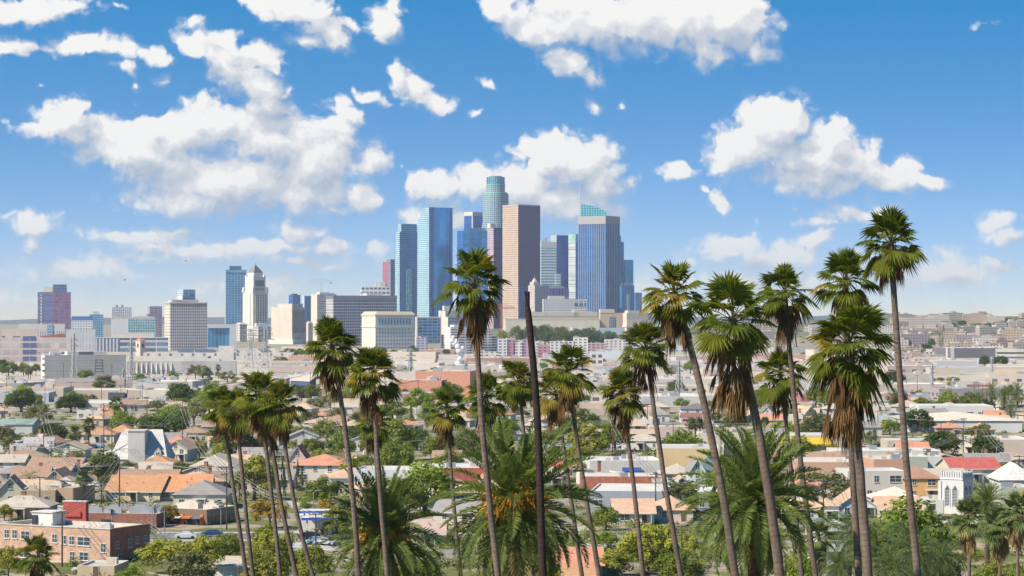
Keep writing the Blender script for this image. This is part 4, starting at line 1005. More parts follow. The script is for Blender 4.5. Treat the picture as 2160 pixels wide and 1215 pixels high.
def crown_mesh(name, kind, seed, clumps=46, per=62, leaf=.062, spread=(.5, .86), size=(.2, .36), low=-.55, flatk=1.0, shape='round'):
    """crown in a unit radius: clumps of small leaves, open between the clumps; z runs about -1..1"""
    r = random.Random(seed); mb = MB()
    for i in range(clumps):
        while True:
            v = Vector((r.gauss(0, 1), r.gauss(0, 1), r.gauss(0, 1))).normalized()
            if v.z > low: break
        k = r.uniform(*spread)
        if shape == 'hedge':
            v = Vector((r.uniform(-.95, .95), r.uniform(-.8, .8), r.uniform(-.9, .82))); k = 1
        if shape == 'column':
            zz_ = r.uniform(-1, 1); w = .8 * (1 - max(0, zz_) ** 1.6) * (.75 if zz_ < -.85 else 1); g = r.uniform(0, 6.283)
            v = Vector((math.cos(g) * w, math.sin(g) * w, zz_)); k = 1
        c = v * k; c.z *= flatk
        cr = r.uniform(*size) * (.55 if shape == 'column' else 1)
        for j in range(per):
            u = Vector((r.gauss(0, 1), r.gauss(0, 1), r.gauss(0, 1) + .25)).normalized()
            p = c + u * cr * r.uniform(.6, 1.05)
            n = (u + Vector((r.uniform(-.5, .5), r.uniform(-.5, .5), r.uniform(-.2, .7)))).normalized()
            leafquad(mb, p, n, leaf * r.uniform(.7, 1.35), r)
    return mb.mesh(name, LM[kind])
def trunk_mesh(seed, h=1.0, rad=.07, limbs=4):
    """tapered trunk and limbs for a crown of unit radius centred at z = h"""
    r = random.Random(seed); mb = MB()
    mb.tube([(0, 0, 0), (r.uniform(-.04, .04), r.uniform(-.04, .04), h * .35), (r.uniform(-.08, .08), r.uniform(-.08, .08), h * .75)], [rad * 1.25, rad, rad * .75], 7)
    for i in range(limbs):
        g = i * 6.283 / limbs + r.uniform(-.4, .4); q = r.uniform(.35, .6)
        mb.tube([(0, 0, h * r.uniform(.4, .65)), (math.cos(g) * q * .5, math.sin(g) * q * .5, h * .85), (math.cos(g) * q, math.sin(g) * q, h * 1.25)], [rad * .6, rad * .4, rad * .15], 5)
    return mb.mesh('trunk', BARK, True)
CROWN = {}
for k_, n_, kw in (('dark', 3, dict(clumps=60, per=60, spread=(.6, .86), low=-.6)), ('green', 4, dict()), ('bright', 3, dict()), ('yellow', 3, dict(clumps=40, per=60, size=(.17, .3))),
                   ('autumn', 2, dict(clumps=36, per=55, size=(.15, .28))), ('olive', 3, dict(clumps=38, per=58, size=(.16, .3))), ('dusk', 2, dict(clumps=44))):
    for i in range(n_): CROWN.setdefault(k_, []).append(crown_mesh('crown', k_, 100 + 17 * i + len(k_) * 7, **kw))
for k_ in ('dark', 'bright', 'green'):
    CROWN[k_ + '_hedge'] = [crown_mesh('foliage', k_, 401 + i, clumps=70, per=46, leaf=.05, size=(.13, .22), shape='hedge') for i in range(2)]
CROWN['cypress'] = [crown_mesh('foliage', 'dark', 431 + i, clumps=70, per=26, leaf=.075, size=(.22, .4), shape='column') for i in range(2)]
TRUNKS = [trunk_mesh(500 + i) for i in range(3)]
AUTO = []      # things still waiting for their label: (object, words, photo x, photo y)
KINDW = {'dark': ('dense dark green', 'tree'), 'green': ('mid green', 'tree'), 'bright': ('fresh green', 'tree'), 'yellow': ('yellow green', 'tree'), 'autumn': ('yellow and rust tinted', 'tree'),
         'olive': ('airy grey green', 'tree'), 'dusk': ('dusky open-crowned', 'tree'), 'dark_hedge': ('dark clipped', 'hedge'), 'bright_hedge': ('fresh green', 'hedge'), 'green_hedge': ('mid green', 'hedge'), 'cypress': ('slim dark', 'cypress')}
def tree(kind, px, yb, w, h, d=None, label=None, rnd=R):
    """a tree whose foot shows at row yb (or stands d metres off), w and h in photo pixels"""
    dd = d or DG(px, yb)
    x = X(px, dd); z0 = hgt(x, dd)
    W = w / FPX * dd; H = h / FPX * dd
    if d is not None: H = Z(yb - h, dd) - z0      # with d given, yb - h is still the row of its top
    kw, noun = KINDW[kind]
    e = thing({'tree': kind + '_tree' if kind not in ('dark', 'green', 'bright', 'yellow', 'autumn', 'olive', 'dusk') else 'leafy_tree', 'hedge': 'hedge', 'cypress': 'cypress_tree'}[noun], None, 'tree' if noun != 'hedge' else 'hedge', (x, dd, z0 - .1), rnd.uniform(-.5, .5) if noun == 'hedge' else rnd.uniform(0, 6.28), 'hedges between the houses' if noun == 'hedge' else 'cypresses' if noun == 'cypress' else 'trees of the neighbourhood')
    ms = CROWN[kind]; me = ms[rnd.randrange(len(ms))]
    nm = 'foliage' if noun != 'tree' else 'crown'
    if noun == 'hedge':
        put(nm, me, e, (0, 0, H * .5), 0, (W / 2, min(W / 2, 3.5), H * .52))
    elif noun == 'cypress':
        put(nm, me, e, (0, 0, H * .52), 0, (W / 2, W / 2, H * .48))
        put('trunk', TRUNKS[0], e, (0, 0, 0), 0, (W * .3, W * .3, H * .3))
    else:
        ch = min(H * .5, W * .5 * 1.0); ch = max(ch, H * .36)
        put(nm, me, e, (0, 0, H - ch), 0, (W / 2, W / 2, ch))
        put('trunk', TRUNKS[rnd.randrange(3)], e, (0, 0, 0), 0, (W * .42, W * .42, (H - ch) * 1.02))
    if label: e['label'] = label
    else: AUTO.append((e, kw, noun, px, yb - h / 2))
    OCC.append((x, dd, W * .4))
    return e
OCC = []
TREES = """
dark 45 869 74 52|dark 150 870 78 36|cypress 141 850 10 24|olive 82 894 76 46|dark 109 938 78 45|green_hedge 40 936 84 24|dark 341 925 122 56|olive 333 868 50 27|green 385 868 58 30|bright_hedge 148 975 76 29
bright 196 996 42 38|green 266 999 58 28|dusk 228 1028 42 30|bright 403 1014 62 24|green 376 999 50 28|yellow 420 968 42 44|yellow 464 986 46 56|cypress 207 1001 7 30|cypress 221 1002 7 34|cypress 230 1003 6 30
cypress 253 913 7 30|dark 236 912 14 26|green 462 936 54 40|green 526 963 80 44|dark 560 950 50 40|green 640 925 52 28|green 660 965 62 44|bright 718 969 64 58|yellow 618 949 24 22|olive 656 897 60 34
olive 708 893 50 36|green 667 853 26 14|green 835 972 96 92|green 790 962 70 66|bright 850 985 60 50|green 922 974 80 58|dark 880 950 60 50|green 985 962 62 62|bright 1062 917 46 42|green 1055 952 66 42
yellow 1160 942 52 44|dark 1172 969 42 32|dark 1200 927 56 54|green 1230 892 32 32|dark 1231 889 30 28|bright_hedge 1257 906 58 20|bright_hedge 1424 946 94 24|dusk 1467 928 44 54|dusk 1552 914 72 54|dark 1509 893 24 26
bright_hedge 1560 924 104 18|dark 1613 903 22 24|green 1278 1119 64 56|bright 1281 1157 52 42|olive 1234 1010 44 36|yellow 1286 1009 46 22|yellow 1372 1011 40 26|bright 1229 1053 60 28|bright 1654 921 72 34|olive 1662 889 34 26
cypress 1718 876 11 46|cypress 1732 879 9 22|dusk 1768 899 26 22|bright 1877 917 56 34|olive 1838 949 28 46|yellow 1758 959 26 28|dark 1987 961 92 52|dark 2080 979 76 68|bright 2024 908 16 18|green 1948 866 50 30
green 1980 868 40 24|dark 2077 774 28 24|dark 2110 773 36 24|cypress 1947 704 4 20|cypress 1990 704 4 18|cypress 1982 731 5 28|cypress 1988 732 5 26|dark 1912 736 22 24|dark 1948 741 36 16|dark 1965 735 18 20
dark 2012 712 24 12|dark 2042 714 18 14|green 2008 690 22 10|green 2060 693 30 10|dark 2030 688 20 12|green 2125 688 50 12|dark 1930 742 30 14|green 2085 690 22 9|dark 2118 680 40 10|dark 2150 682 30 11
yellow 10 1098 44 36|autumn 352 1106 54 46|dark 418 1099 34 26|yellow 472 1094 44 42|autumn 570 1116 92 76|bright 642 1084 26 30|autumn 689 1086 40 38|green 684 1064 76 62|yellow 710 1138 72 74|yellow 940 1064 44 68
cypress 477 1000 6 34|cypress 553 1037 9 62|cypress 597 1042 11 78|cypress 628 1037 9 66|cypress 637 1037 8 54|cypress 600 1048 8 60|bright 2117 1006 52 32|green 560 1160 60 60|yellow 1300 1216 98 62|green 1410 1214 110 66
yellow 1452 1172 62 46|bright 1130 1000 60 30|green 1090 870 30 14|olive 1100 880 40 18|dark 870 737 14 9|green 1090 720 40 34|dark 1120 716 36 30|dark 1150 712 46 26|green 1185 714 44 26|dark 1215 716 40 22
green 1250 718 44 22|dark 1285 716 40 20|green 1325 714 44 18|green 1180 706 60 20|dark 1240 704 50 16|green 1060 722 26 26|green 905 733 30 26|olive 925 732 20 20|green 890 734 26 20|olive 960 720 20 20
olive 800 748 40 18|green 835 752 34 16|olive 770 752 30 18|green 870 748 30 16|green 640 762 40 22|olive 610 760 44 26|dark 670 752 30 16|green 560 742 24 14|olive 590 772 40 22|green 366 806 24 26
dusk 412 800 32 34|green 460 796 14 14|olive 440 806 22 14|dark 18 794 40 34|green 50 792 36 28|green 76 792 22 26|dark 5 790 24 32|olive 64 800 20 30|green 340 842 20 20|olive 175 842 24 14
olive 195 842 18 12|dusk 250 846 22 12|green 275 850 20 10|olive 60 800 20 24|olive 480 806 40 26|dusk 815 852 28 34|green 850 800 60 12|olive 900 790 40 10|dusk 980 772 30 12|green 1090 785 30 26
olive 1350 815 30 12|green 1420 850 30 12|olive 1590 812 36 20|green 1590 870 40 40|olive 1300 802 24 26|green 1240 830 30 26|dusk 1290 850 24 16|green 1500 860 26 16|dark 1560 888 36 36|green 1700 876 30 22
"""
for row in TREES.replace('\n', '|').split('|'):
    q = row.split()
    if not q: continue
    v = [float(k) for k in q[1:]]
    tree(q[0], *v, 3350 if 1050 < v[0] < 1340 and 700 < v[1] < 723 else None)
# nearer trees at the foot of the hill, their feet below the picture
tree('yellow', 362, 1215, 150, 94, 398, 'broad sunlit yellow green tree beside the red brick end wall')
tree('olive', 398, 1222, 120, 66, 372, 'pale silvery shrub tree in front of the broad yellow green tree')
tree('bright', 275, 1222, 72, 30, 372, 'low fresh green bush at the foot of the brick building')
tree('yellow', 18, 1222, 64, 76, 372, 'yellow green tree beside the small fan palm below the brick building')
tree('yellow', 436, 1222, 80, 100, 385, 'yellow green street tree below the dark blue car')
tree('green', 482, 1215, 70, 96, 398, 'green street tree between the pairs of slender trunks')
tree('yellow', 578, 1222, 130, 112, 385, 'tall yellow green tree behind the crossing palm trunks')
tree('yellow', 560, 1235, 120, 84, 360, 'round yellow green bush tree at the foot of the leaning palm trunks')
tree('yellow', 660, 1235, 90, 90, 360, 'light green shrub beside the orange-fruited small date palm')
tree('yellow', 1366, 1190, 134, 106, 395, 'wide airy yellow green tree with visible branches between two thin palm trunks')
tree('green', 1440, 1230, 90, 70, 372, 'bushy green tree beneath the left fronds of the fruitless date palm')
tree('bright', 1920, 1200, 186, 152, 360, 'big glossy fresh green tree below the white louvred tower')
tree('green', 2090, 1240, 110, 62, 330, 'leafy green bush beneath the young skirted palms')
tree('bright', 2150, 1240, 70, 60, 320, 'fresh green shrub at the path below the skirted palms')
tree('dusk', 1990, 1230, 90, 90, 330, 'dark shrub behind the feathery palms')
tree('green', 820, 1235, 160, 30, 360, 'green scrub below the small date palm')
# orchard rows beyond the pink wall
tree('green', 880, 1240, 110, 70, 360, 'green shrub tree between the two fruited date palms')
tree('yellow', 1150, 1240, 80, 70, 352, 'small yellow green tree below the big date palm fronds')
tree('bright', 1690, 1240, 90, 80, 330, 'fresh green shrub tree right of the fruitless date palm')
for i in range(18):
    tree('bright' if i % 3 else 'green', 1884 + (i % 9) * 17 + R.uniform(-4, 4), 806 + (i // 9) * 12 + R.uniform(-2, 2), R.uniform(13, 19), R.uniform(9, 13))
# ------------------------------------------------------------------ houses and sheds of the plain
def winmesh(w, h):
    mb = MB(); f = .09
    mb.box(-w/2 - f, w/2 + f, -.07, .02, -h/2 - f, h/2 + f, 0)
    mb.box(-w/2, w/2, -.09, -.02, -h/2, h/2, 1)
    mb.box(-.035, .035, -.11, -.02, -h/2, h/2, 0); mb.box(-w/2, w/2, -.11, -.02, -.03, .03, 0)
    mb.box(-w/2 - .15, w/2 + .15, -.16, .02, -h/2 - .2, -h/2 - f, 0)
    return mb.mesh('window', [M_WHITE, M_PANE])
WIN = {k: winmesh(*k) for k in ((1.0, 1.4), (1.8, 1.3), (.8, 1.1), (2.6, 1.4))}
def doormesh():
    mb = MB(); mb.box(-.6, .6, -.08, .02, 0, 2.2, 0); mb.box(-.5, .5, -.1, -.02, 0, 2.1, 1); return mb.mesh('door', [M_WHITE, flat((.12, .08, .06), .6)])
DOOR = doormesh()
ROOFC = {'brown': (0.33, 0.215, 0.15), 'orange': (0.45, 0.235, 0.125), 'terra': (0.52, 0.235, 0.15), 'red': (0.42, 0.105, 0.085), 'grey': (0.27, 0.245, 0.23), 'pale': (0.43, 0.37, 0.30), 'tan': (0.46, 0.335, 0.235), 'green': (0.22, 0.31, 0.26), 'dark': (0.17, 0.15, 0.145), 'peach': (0.52, 0.33, 0.225), 'maroon': (0.24, 0.11, 0.10)}
def roofm(c): return rooftiles(ROOFC[c] if isinstance(c, str) else c)
def slope(mb, a, b, c, d_, mi=0):
    """roof plane a-b along the eave, c-d_ along the ridge; uv v runs up the slope; 0.18 m thick"""
    A, B, C, Dd = map(Vector, (a, b, c, d_))
    L = (B - A).length; H = ((C + Dd) / 2 - (A + B) / 2).length
    mb.face([a, b, c, d_], mi, [(0, 0), (L, 0), (L * .5 + (C - Dd).length / 2, H), (L * .5 - (C - Dd).length / 2, H)])
    dn = Vector((0, 0, -.2))
    mb.face([tuple(B + dn), tuple(A + dn), tuple(Dd + dn), tuple(C + dn)], 1)
    for p, q in ((A, B), (B, C), (C, Dd), (Dd, A)):
        if (p - q).length > 1e-4: mb.face([tuple(p + dn), tuple(q + dn), tuple(q), tuple(p)], 1)
def roof_gx(w, dp, z0, h, o=.5):
    mb = MB(); W, Y = w/2 + o, dp/2 + o; zz_ = z0 - o * h / (dp/2)
    slope(mb, (-W, -Y, zz_), (W, -Y, zz_), (W, 0, z0 + h), (-W, 0, z0 + h)); slope(mb, (W, Y, zz_), (-W, Y, zz_), (-W, 0, z0 + h), (W, 0, z0 + h))
    return mb
def roof_hip(w, dp, z0, h, o=.5):
    mb = MB(); W, Y = w/2 + o, dp/2 + o; k = max(0.0, W - Y); zz_ = z0 - .15; ky = max(0.0, Y - W)
    P = [(-W, -Y, zz_), (W, -Y, zz_), (W, Y, zz_), (-W, Y, zz_)]
    if W >= Y: r0, r1 = (-k, 0, z0 + h), (k, 0, z0 + h); quads = [(P[0], P[1], r1, r0), (P[1], P[2], r1, r1), (P[2], P[3], r0, r1), (P[3], P[0], r0, r0)]
    else: r0, r1 = (0, -ky, z0 + h), (0, ky, z0 + h); quads = [(P[0], P[1], r0, r0), (P[1], P[2], r1, r0), (P[2], P[3], r1, r1), (P[3], P[0], r0, r1)]
    for a, b, c, d_ in quads:
        if c == d_:
            L = (Vector(b) - Vector(a)).length; H = (Vector(c) - (Vector(a) + Vector(b)) / 2).length
            mb.face([a, b, c], 0, [(0, 0), (L, 0), (L/2, H)])
        else: slope(mb, a, b, c, d_)
    mb.face([P[3], P[2], P[1], P[0]], 1)
    return mb
def house(label, x0, x1, yb, wh, rh, kind, wall, roof, depth=10.0, rot=0.0, name='house', cat='house', win=True, door=True, chim=0, rnd=R, d=None, trim=M_WHITE, storeys=1, group=None, auto=None):
    """x0..x1 is the front in photo columns, yb the row of its foot; wh and rh wall and roof heights in metres"""
    dd = d or DG((x0 + x1) / 2, yb); w = (x1 - x0) / FPX * dd; xc = X((x0 + x1) / 2, dd)
    z0 = hgt(xc, dd + depth/2)
    e = thing(name, label, cat, (xc, dd + depth/2, z0 - .05), math.radians(rot), group)
    wm = wall if not isinstance(wall, tuple) else flat(wall, .85, .10, .35)
    mb = MB(); a, b = w/2, depth/2
    P = [(-a, -b), (a, -b), (a, b), (-a, b)]
    if kind == 'gx':
        mb.wallrun(P, 0, wh)
        for s in (-1, 1): mb.face([(s*a, -b, wh), (s*a, b, wh), (s*a, 0, wh + rh - .1)], 0, [(0, wh), (depth, wh), (b, wh + rh)])
    elif kind == 'gy':
        mb.wallrun(P, 0, wh)
        for s in (-1, 1): mb.face([(-a, s*b, wh), (a, s*b, wh), (0, s*b, wh + rh - .1)], 0, [(0, wh), (w, wh), (a, wh + rh)])
    elif kind == 'hip': mb.wallrun(P, 0, wh)
    else:
        q = .3; mb.wallrun(P, 0, wh)
        I = [(-a + q, -b + q), (a - q, -b + q), (a - q, b - q), (-a + q, b - q)]
        for i in range(4):
            j = (i + 1) % 4
            mb.face([(*P[i], wh), (*P[j], wh), (*I[j], wh), (*I[i], wh)], 1); mb.face([(*I[j], wh - .5), (*I[i], wh - .5), (*I[i], wh), (*I[j], wh)], 1)
    mb.put('wall', [wm, trim], e)
    if kind == 'gx': roof_gx(w, depth, wh, rh).put('roof', [roofm(roof), trim], e)
    elif kind == 'gy': roof_gx(depth, w, wh, rh).put('roof', [roofm(roof), trim], e, rot=(0, 0, math.pi/2))
    elif kind == 'hip': roof_hip(w, depth, wh, rh).put('roof', [roofm(roof), trim], e)
    else:
        rb = MB(); rb.cap([(-a + .3, -b + .3), (a - .3, -b + .3), (a - .3, b - .3), (-a + .3, b - .3)], wh - .35); rb.put('roof', flat(roof if isinstance(roof, tuple) else ROOFC[roof], .9, .22, .2), e)
        for i in range(int(rnd.uniform(1, 2.9 + w / 14))):
            ux = rnd.uniform(-a * .8, a * .8); uy = rnd.uniform(-b * .7, b * .7); s_ = rnd.uniform(.6, 1.3); u = MB()
            u.box(ux - s_, ux + s_, uy - s_ * .7, uy + s_ * .7, wh - .35, wh + s_ * .75); u.box(ux - s_ * .5, ux + s_ * .5, uy - s_ * .75, uy + s_ * .5, wh - .3, wh + s_ * .45)
            u.put('roof_unit', M_METAL if i % 2 else M_ROOFW, e)
    ks = ((1.0, 1.4), (1.8, 1.3), (.8, 1.1)) if kind != 'flat' else ((1.8, 1.3), (2.6, 1.4), (1.0, 1.4))
    if kind != 'flat' and dd < 1000:
        for i in range(2):
            vx = rnd.uniform(-a * .5, a * .5) if kind != 'gy' else (-1) ** i * a * .45; vy = -b * rnd.uniform(.3, .6) if kind != 'gy' else rnd.uniform(-b * .5, b * .5)
            vz = wh + rh * (1 - (abs(vy) / b if kind != 'gy' else abs(vx) / a)) if kind != 'hip' else wh + rh * max(0, 1 - max(abs(vy) / b, (abs(vx) - max(0, a - b)) / min(a, b)))
            u = MB(); u.tube([(vx, vy, vz - .1), (vx, vy, vz + .45)], .11, 6); u.put('vent_pipe', M_METAL, e)
    if win:
        for st in range(storeys):
            zc = 1.55 + st * (wh / storeys if storeys > 1 else 0)
            n = max(1, int(w / rnd.uniform(2.9, 4.2)))
            for i in range(n):
                if door and st == 0 and i == n // 2 and n > 1: continue
                put('window', WIN[ks[rnd.randrange(3)]], e, (-a + w * (i + .5) / n + rnd.uniform(-.2, .2), -b, min(zc, wh - .9)))
            if depth > 5:
                for i in range(max(1, int(depth / 5))):
                    put('window', WIN[ks[0]], e, (-a, -b + depth * (i + .5) / max(1, int(depth / 5)), min(zc, wh - .9)), -math.pi / 2)
        if kind == 'gy' and rh > 1.3: put('attic_window', WIN[(.8, 1.1)], e, (0, -b, wh + rh * .3))
    if door:
        if kind != 'flat' and dd < 900 and rnd.random() < .6:
            n = max(1, int(w / 3.5)); qx = -a + w * (n // 2 + .5) / n if n > 1 else 0; u = MB(); u.box(qx - 1.5, qx + 1.5, -b - 1.7, -b - .02, 2.28, 2.45)
            for s_ in (-1.35, 1.35): u.box(qx + s_ - .08, qx + s_ + .08, -b - 1.6, -b - 1.44, 0, 2.28)
            u.put('porch', trim, e)
        n = max(1, int(w / 3.5)); put('door', DOOR, e, (-a + w * (n // 2 + .5) / n if n > 1 else 0, -b, 0))
    for i in range(chim):
        cx = rnd.uniform(-a * .6, a * .6); c_ = MB(); c_.box(cx - .4, cx + .4, .3, 1.1, wh, wh + rh + .7); c_.box(cx - .5, cx + .5, .2, 1.2, wh + rh + .7, wh + rh + .9); c_.put('chimney', flat((.30, .15, .10), .9, .25, 1.0), e)
    OCC.append((xc, dd + depth/2, math.hypot(w, depth) * .46))
    if auto: AUTO.append((e, auto[0], auto[1], (x0 + x1) / 2, yb - (wh + rh * .5) / dd * FPX))
    return e
BRK_L = brick((0.47, 0.31, 0.225), (0.40, 0.235, 0.16), (0.44, 0.34, 0.27), 1.0, (0.54, 0.42, 0.33))
BRK_R = brick((0.40, 0.125, 0.07), (0.31, 0.09, 0.055), (0.38, 0.25, 0.19), 1.0, (0.42, 0.20, 0.13))
BRK_D = brick((0.23, 0.095, 0.07), (0.18, 0.075, 0.055), (0.30, 0.2, 0.16), 1.0, (0.34, 0.15, 0.10))
BRK_RED = brick((0.44, 0.115, 0.085), (0.38, 0.10, 0.075), (0.42, 0.2, 0.16), 1.0, (0.48, 0.17, 0.13))
BRK_OR = brick((0.55, 0.255, 0.165), (0.50, 0.22, 0.14), (0.52, 0.34, 0.26), 2.0, (0.58, 0.33, 0.24))
# --- corner brick building
e, a, b = tower('brick_building', 'two-storey brick building with a sunlit pale patched long front and a red end wall', -14, 232, 316, 412, 27, 'building')
z1 = zz(1117, 412, e)
blk(e, -a/2, a/2, -b/2, b/2, 0, z1, BRK_L, BRK_R, M_ROOFW, par=.7)  # pale front, darker red end: sun and shade put into the brick colours
mb = MB(); mb.box(-a/2 - .1, a/2 + .1, -b/2 - .12, -b/2 + .3, z1, z1 + .16); mb.put('coping', flat((.60, .52, .44)), e)
mb = MB(); mb.box(a/2 - .3, a/2 + .12, -b/2 + .3, b/2, z1, z1 + .16); mb.put('coping', flat((.42, .26, .2)), e)
mb = MB(); mb.box(-a*.38, -a*.20, b*.1, b*.42, z1 - .7, z1 + 1.7); mb.box(-a*.385, -a*.195, b*.08, b*.44, z1 + 1.7, z1 + 1.85); mb.put('roof_shed', M_WHITE, e)
mb = MB(); mb.box(-a*.37, -a*.33, b*.07, b*.1, z1 - .7, z1 + 1.2); mb.put('shed_door', M_DARK, e)
def fpos(zx): return -a/2 + a * ((zx / 4.859 + 14) / 246.0)
for zx, zyy, k in ((75,835,(1.0,1.4)),(157,835,(1.0,1.4)),(268,840,(1.8,1.3)),(570,858,(1.0,1.4)),(663,866,(1.0,1.4)),(745,870,(1.0,1.4)),(866,872,(2.6,1.4)),(1062,930,(1.0,1.4)),(750,1030,(1.0,1.4)),(866,1026,(1.8,1.3)),(430,1030,(1.0,1.4)),(250,1030,(1.8,1.3))):
    put('window', WIN[k], e, (fpos(zx), -b/2, zz(965 + zyy / 4.859, 412, e)))
for f, zyy, k in ((.18, 875, (.8, 1.1)), (.5, 872, (1.0, 1.4)), (.68, 850, (.8, 1.1)), (.88, 848, (.8, 1.1)), (.25, 1020, (1.0, 1.4)), (.55, 1015, (1.0, 1.4)), (.75, 1010, (.8, 1.1))):
    put('window', WIN[k], e, (a/2, -b/2 + b * f, zz(965 + zyy / 4.859 + 2 * f, 417, e)), math.pi / 2)
for i in range(9):
    mb = MB(); q = R.uniform(-a*.45, a*.45); w_ = R.uniform(-b*.35, b*.3); mb.tube([(q, w_, z1 - .7), (q, w_, z1 - .7 + R.uniform(.5, 1.0))], .12, 6); mb.put('vent_pipe', M_METAL, e)
plant(e, a*.1, a*.4, -b*.2, b*.3, z1 - .7, 1, .9, M_GREY)
OCC.append((e.location.x, e.location.y, 14))
# --- street of shops behind it
e, a, b = tower('shop_row', 'long dark brick shop row with cream flat roof behind the red sign block', 73, 330, 350, 482, 12, 'shops')
z1 = zz(1084, 482, e)
blk(e, -a/2, a/2, -b/2, b/2, 0, z1, BRK_D, BRK_D, M_ROOFW, par=.5)
for q in (-.45, -.36): 
    mb = MB(); mb.box(a*q, a*q + .5, -b/2 - .15, -b/2, 0, z1 + .3); mb.put('white_pilaster', M_WHITE, e)
mb = MB(); mb.box(a*.05, a*.14, -b/2 - .1, -b/2, 1, 2.6); mb.put('shop_window', M_PANE, e)
plant(e, -a*.2, a*.5, -b*.2, b*.4, z1 - .5, 5, 1.6, M_METAL); OCC.append((e.location.x, e.location.y, 14))
e, a, b = tower('sign_block', 'tall plain red painted block standing against the dark brick shop row', 133, 181, 187, 474, 14, 'building')
z1 = zz(1059, 474, e); blk(e, -a/2, a/2, -b/2, b/2, 0, z1, flat((.40, .075, .06), .8, .1, .4), flat((.40, .08, .065)), M_ROOFW, par=.3)
mb = MB(); mb.box(-a*.38, a*.3, -b/2 - .25, -b/2, z1 * .56, z1 * .6); mb.box(a*.25, a*.3, -b/2 - .25, -b/2, z1 * .6, z1 * .72); mb.put('sign_frame', flat((.30, .05, .045)), e)
mb = MB(); mb.box(-a/2 - .1, a/2 + .1, -b/2 - .1, b/2 + .1, z1, z1 + .18); mb.put('coping', M_WHITE, e)
e, a, b = tower('shop_row', 'dark corner shops with lit glass fronts under a brown parapet beside the blue car', 322, 436, 500, 488, 24, 'shops')
z1 = zz(1075, 488, e)
blk(e, -a/2, a/2, -b/2, b/2, 0, z1, flat((.20, .13, .10)), flat((.30, .22, .17)), M_ROOFW, par=.5)
for i in range(5):
    x_ = -a*.46 + a*.92*i/5
    mb = MB(); mb.box(x_, x_ + a*.15, -b/2 - .1, -b/2, .2, z1 * .6); mb.put('shop_front', [M_PANE], e)
    mb = MB(); mb.face([(x_, -b/2, z1*.66), (x_ + a*.16, -b/2, z1*.66), (x_ + a*.16, -b/2 - 1.4, z1*.6), (x_, -b/2 - 1.4, z1*.6)]); mb.face([(x_, -b/2 - 1.4, z1*.6), (x_ + a*.16, -b/2 - 1.4, z1*.6), (x_ + a*.16, -b/2 - 1.4, z1*.56), (x_, -b/2 - 1.4, z1*.56)])
    mb.put('awning', flat(((.30, .08, .05), (.12, .12, .13), (.55, .5, .42), (.45, .14, .04), (.1, .14, .2))[i]), e)
for i in range(2):
    mb = MB(); x_ = a*(.02 + .36*i); mb.box(x_, x_ + .8, -b/2 - .2, -b/2, 0, z1*.75); mb.put('orange_pier', flat((.62, .16, .03)), e)
for i in range(4):
    mb = MB(); y_ = -b*.45 + b*.9*i/4; mb.box(a/2, a/2 + .1, y_, y_ + b*.16, .4, z1*.62); mb.put('shop_front', M_PANE, e)
plant(e, -a/2, a/2, -b*.3, b*.45, z1 - .5, 7, 1.5, M_ROOFW); OCC.append((e.location.x, e.location.y, 16))
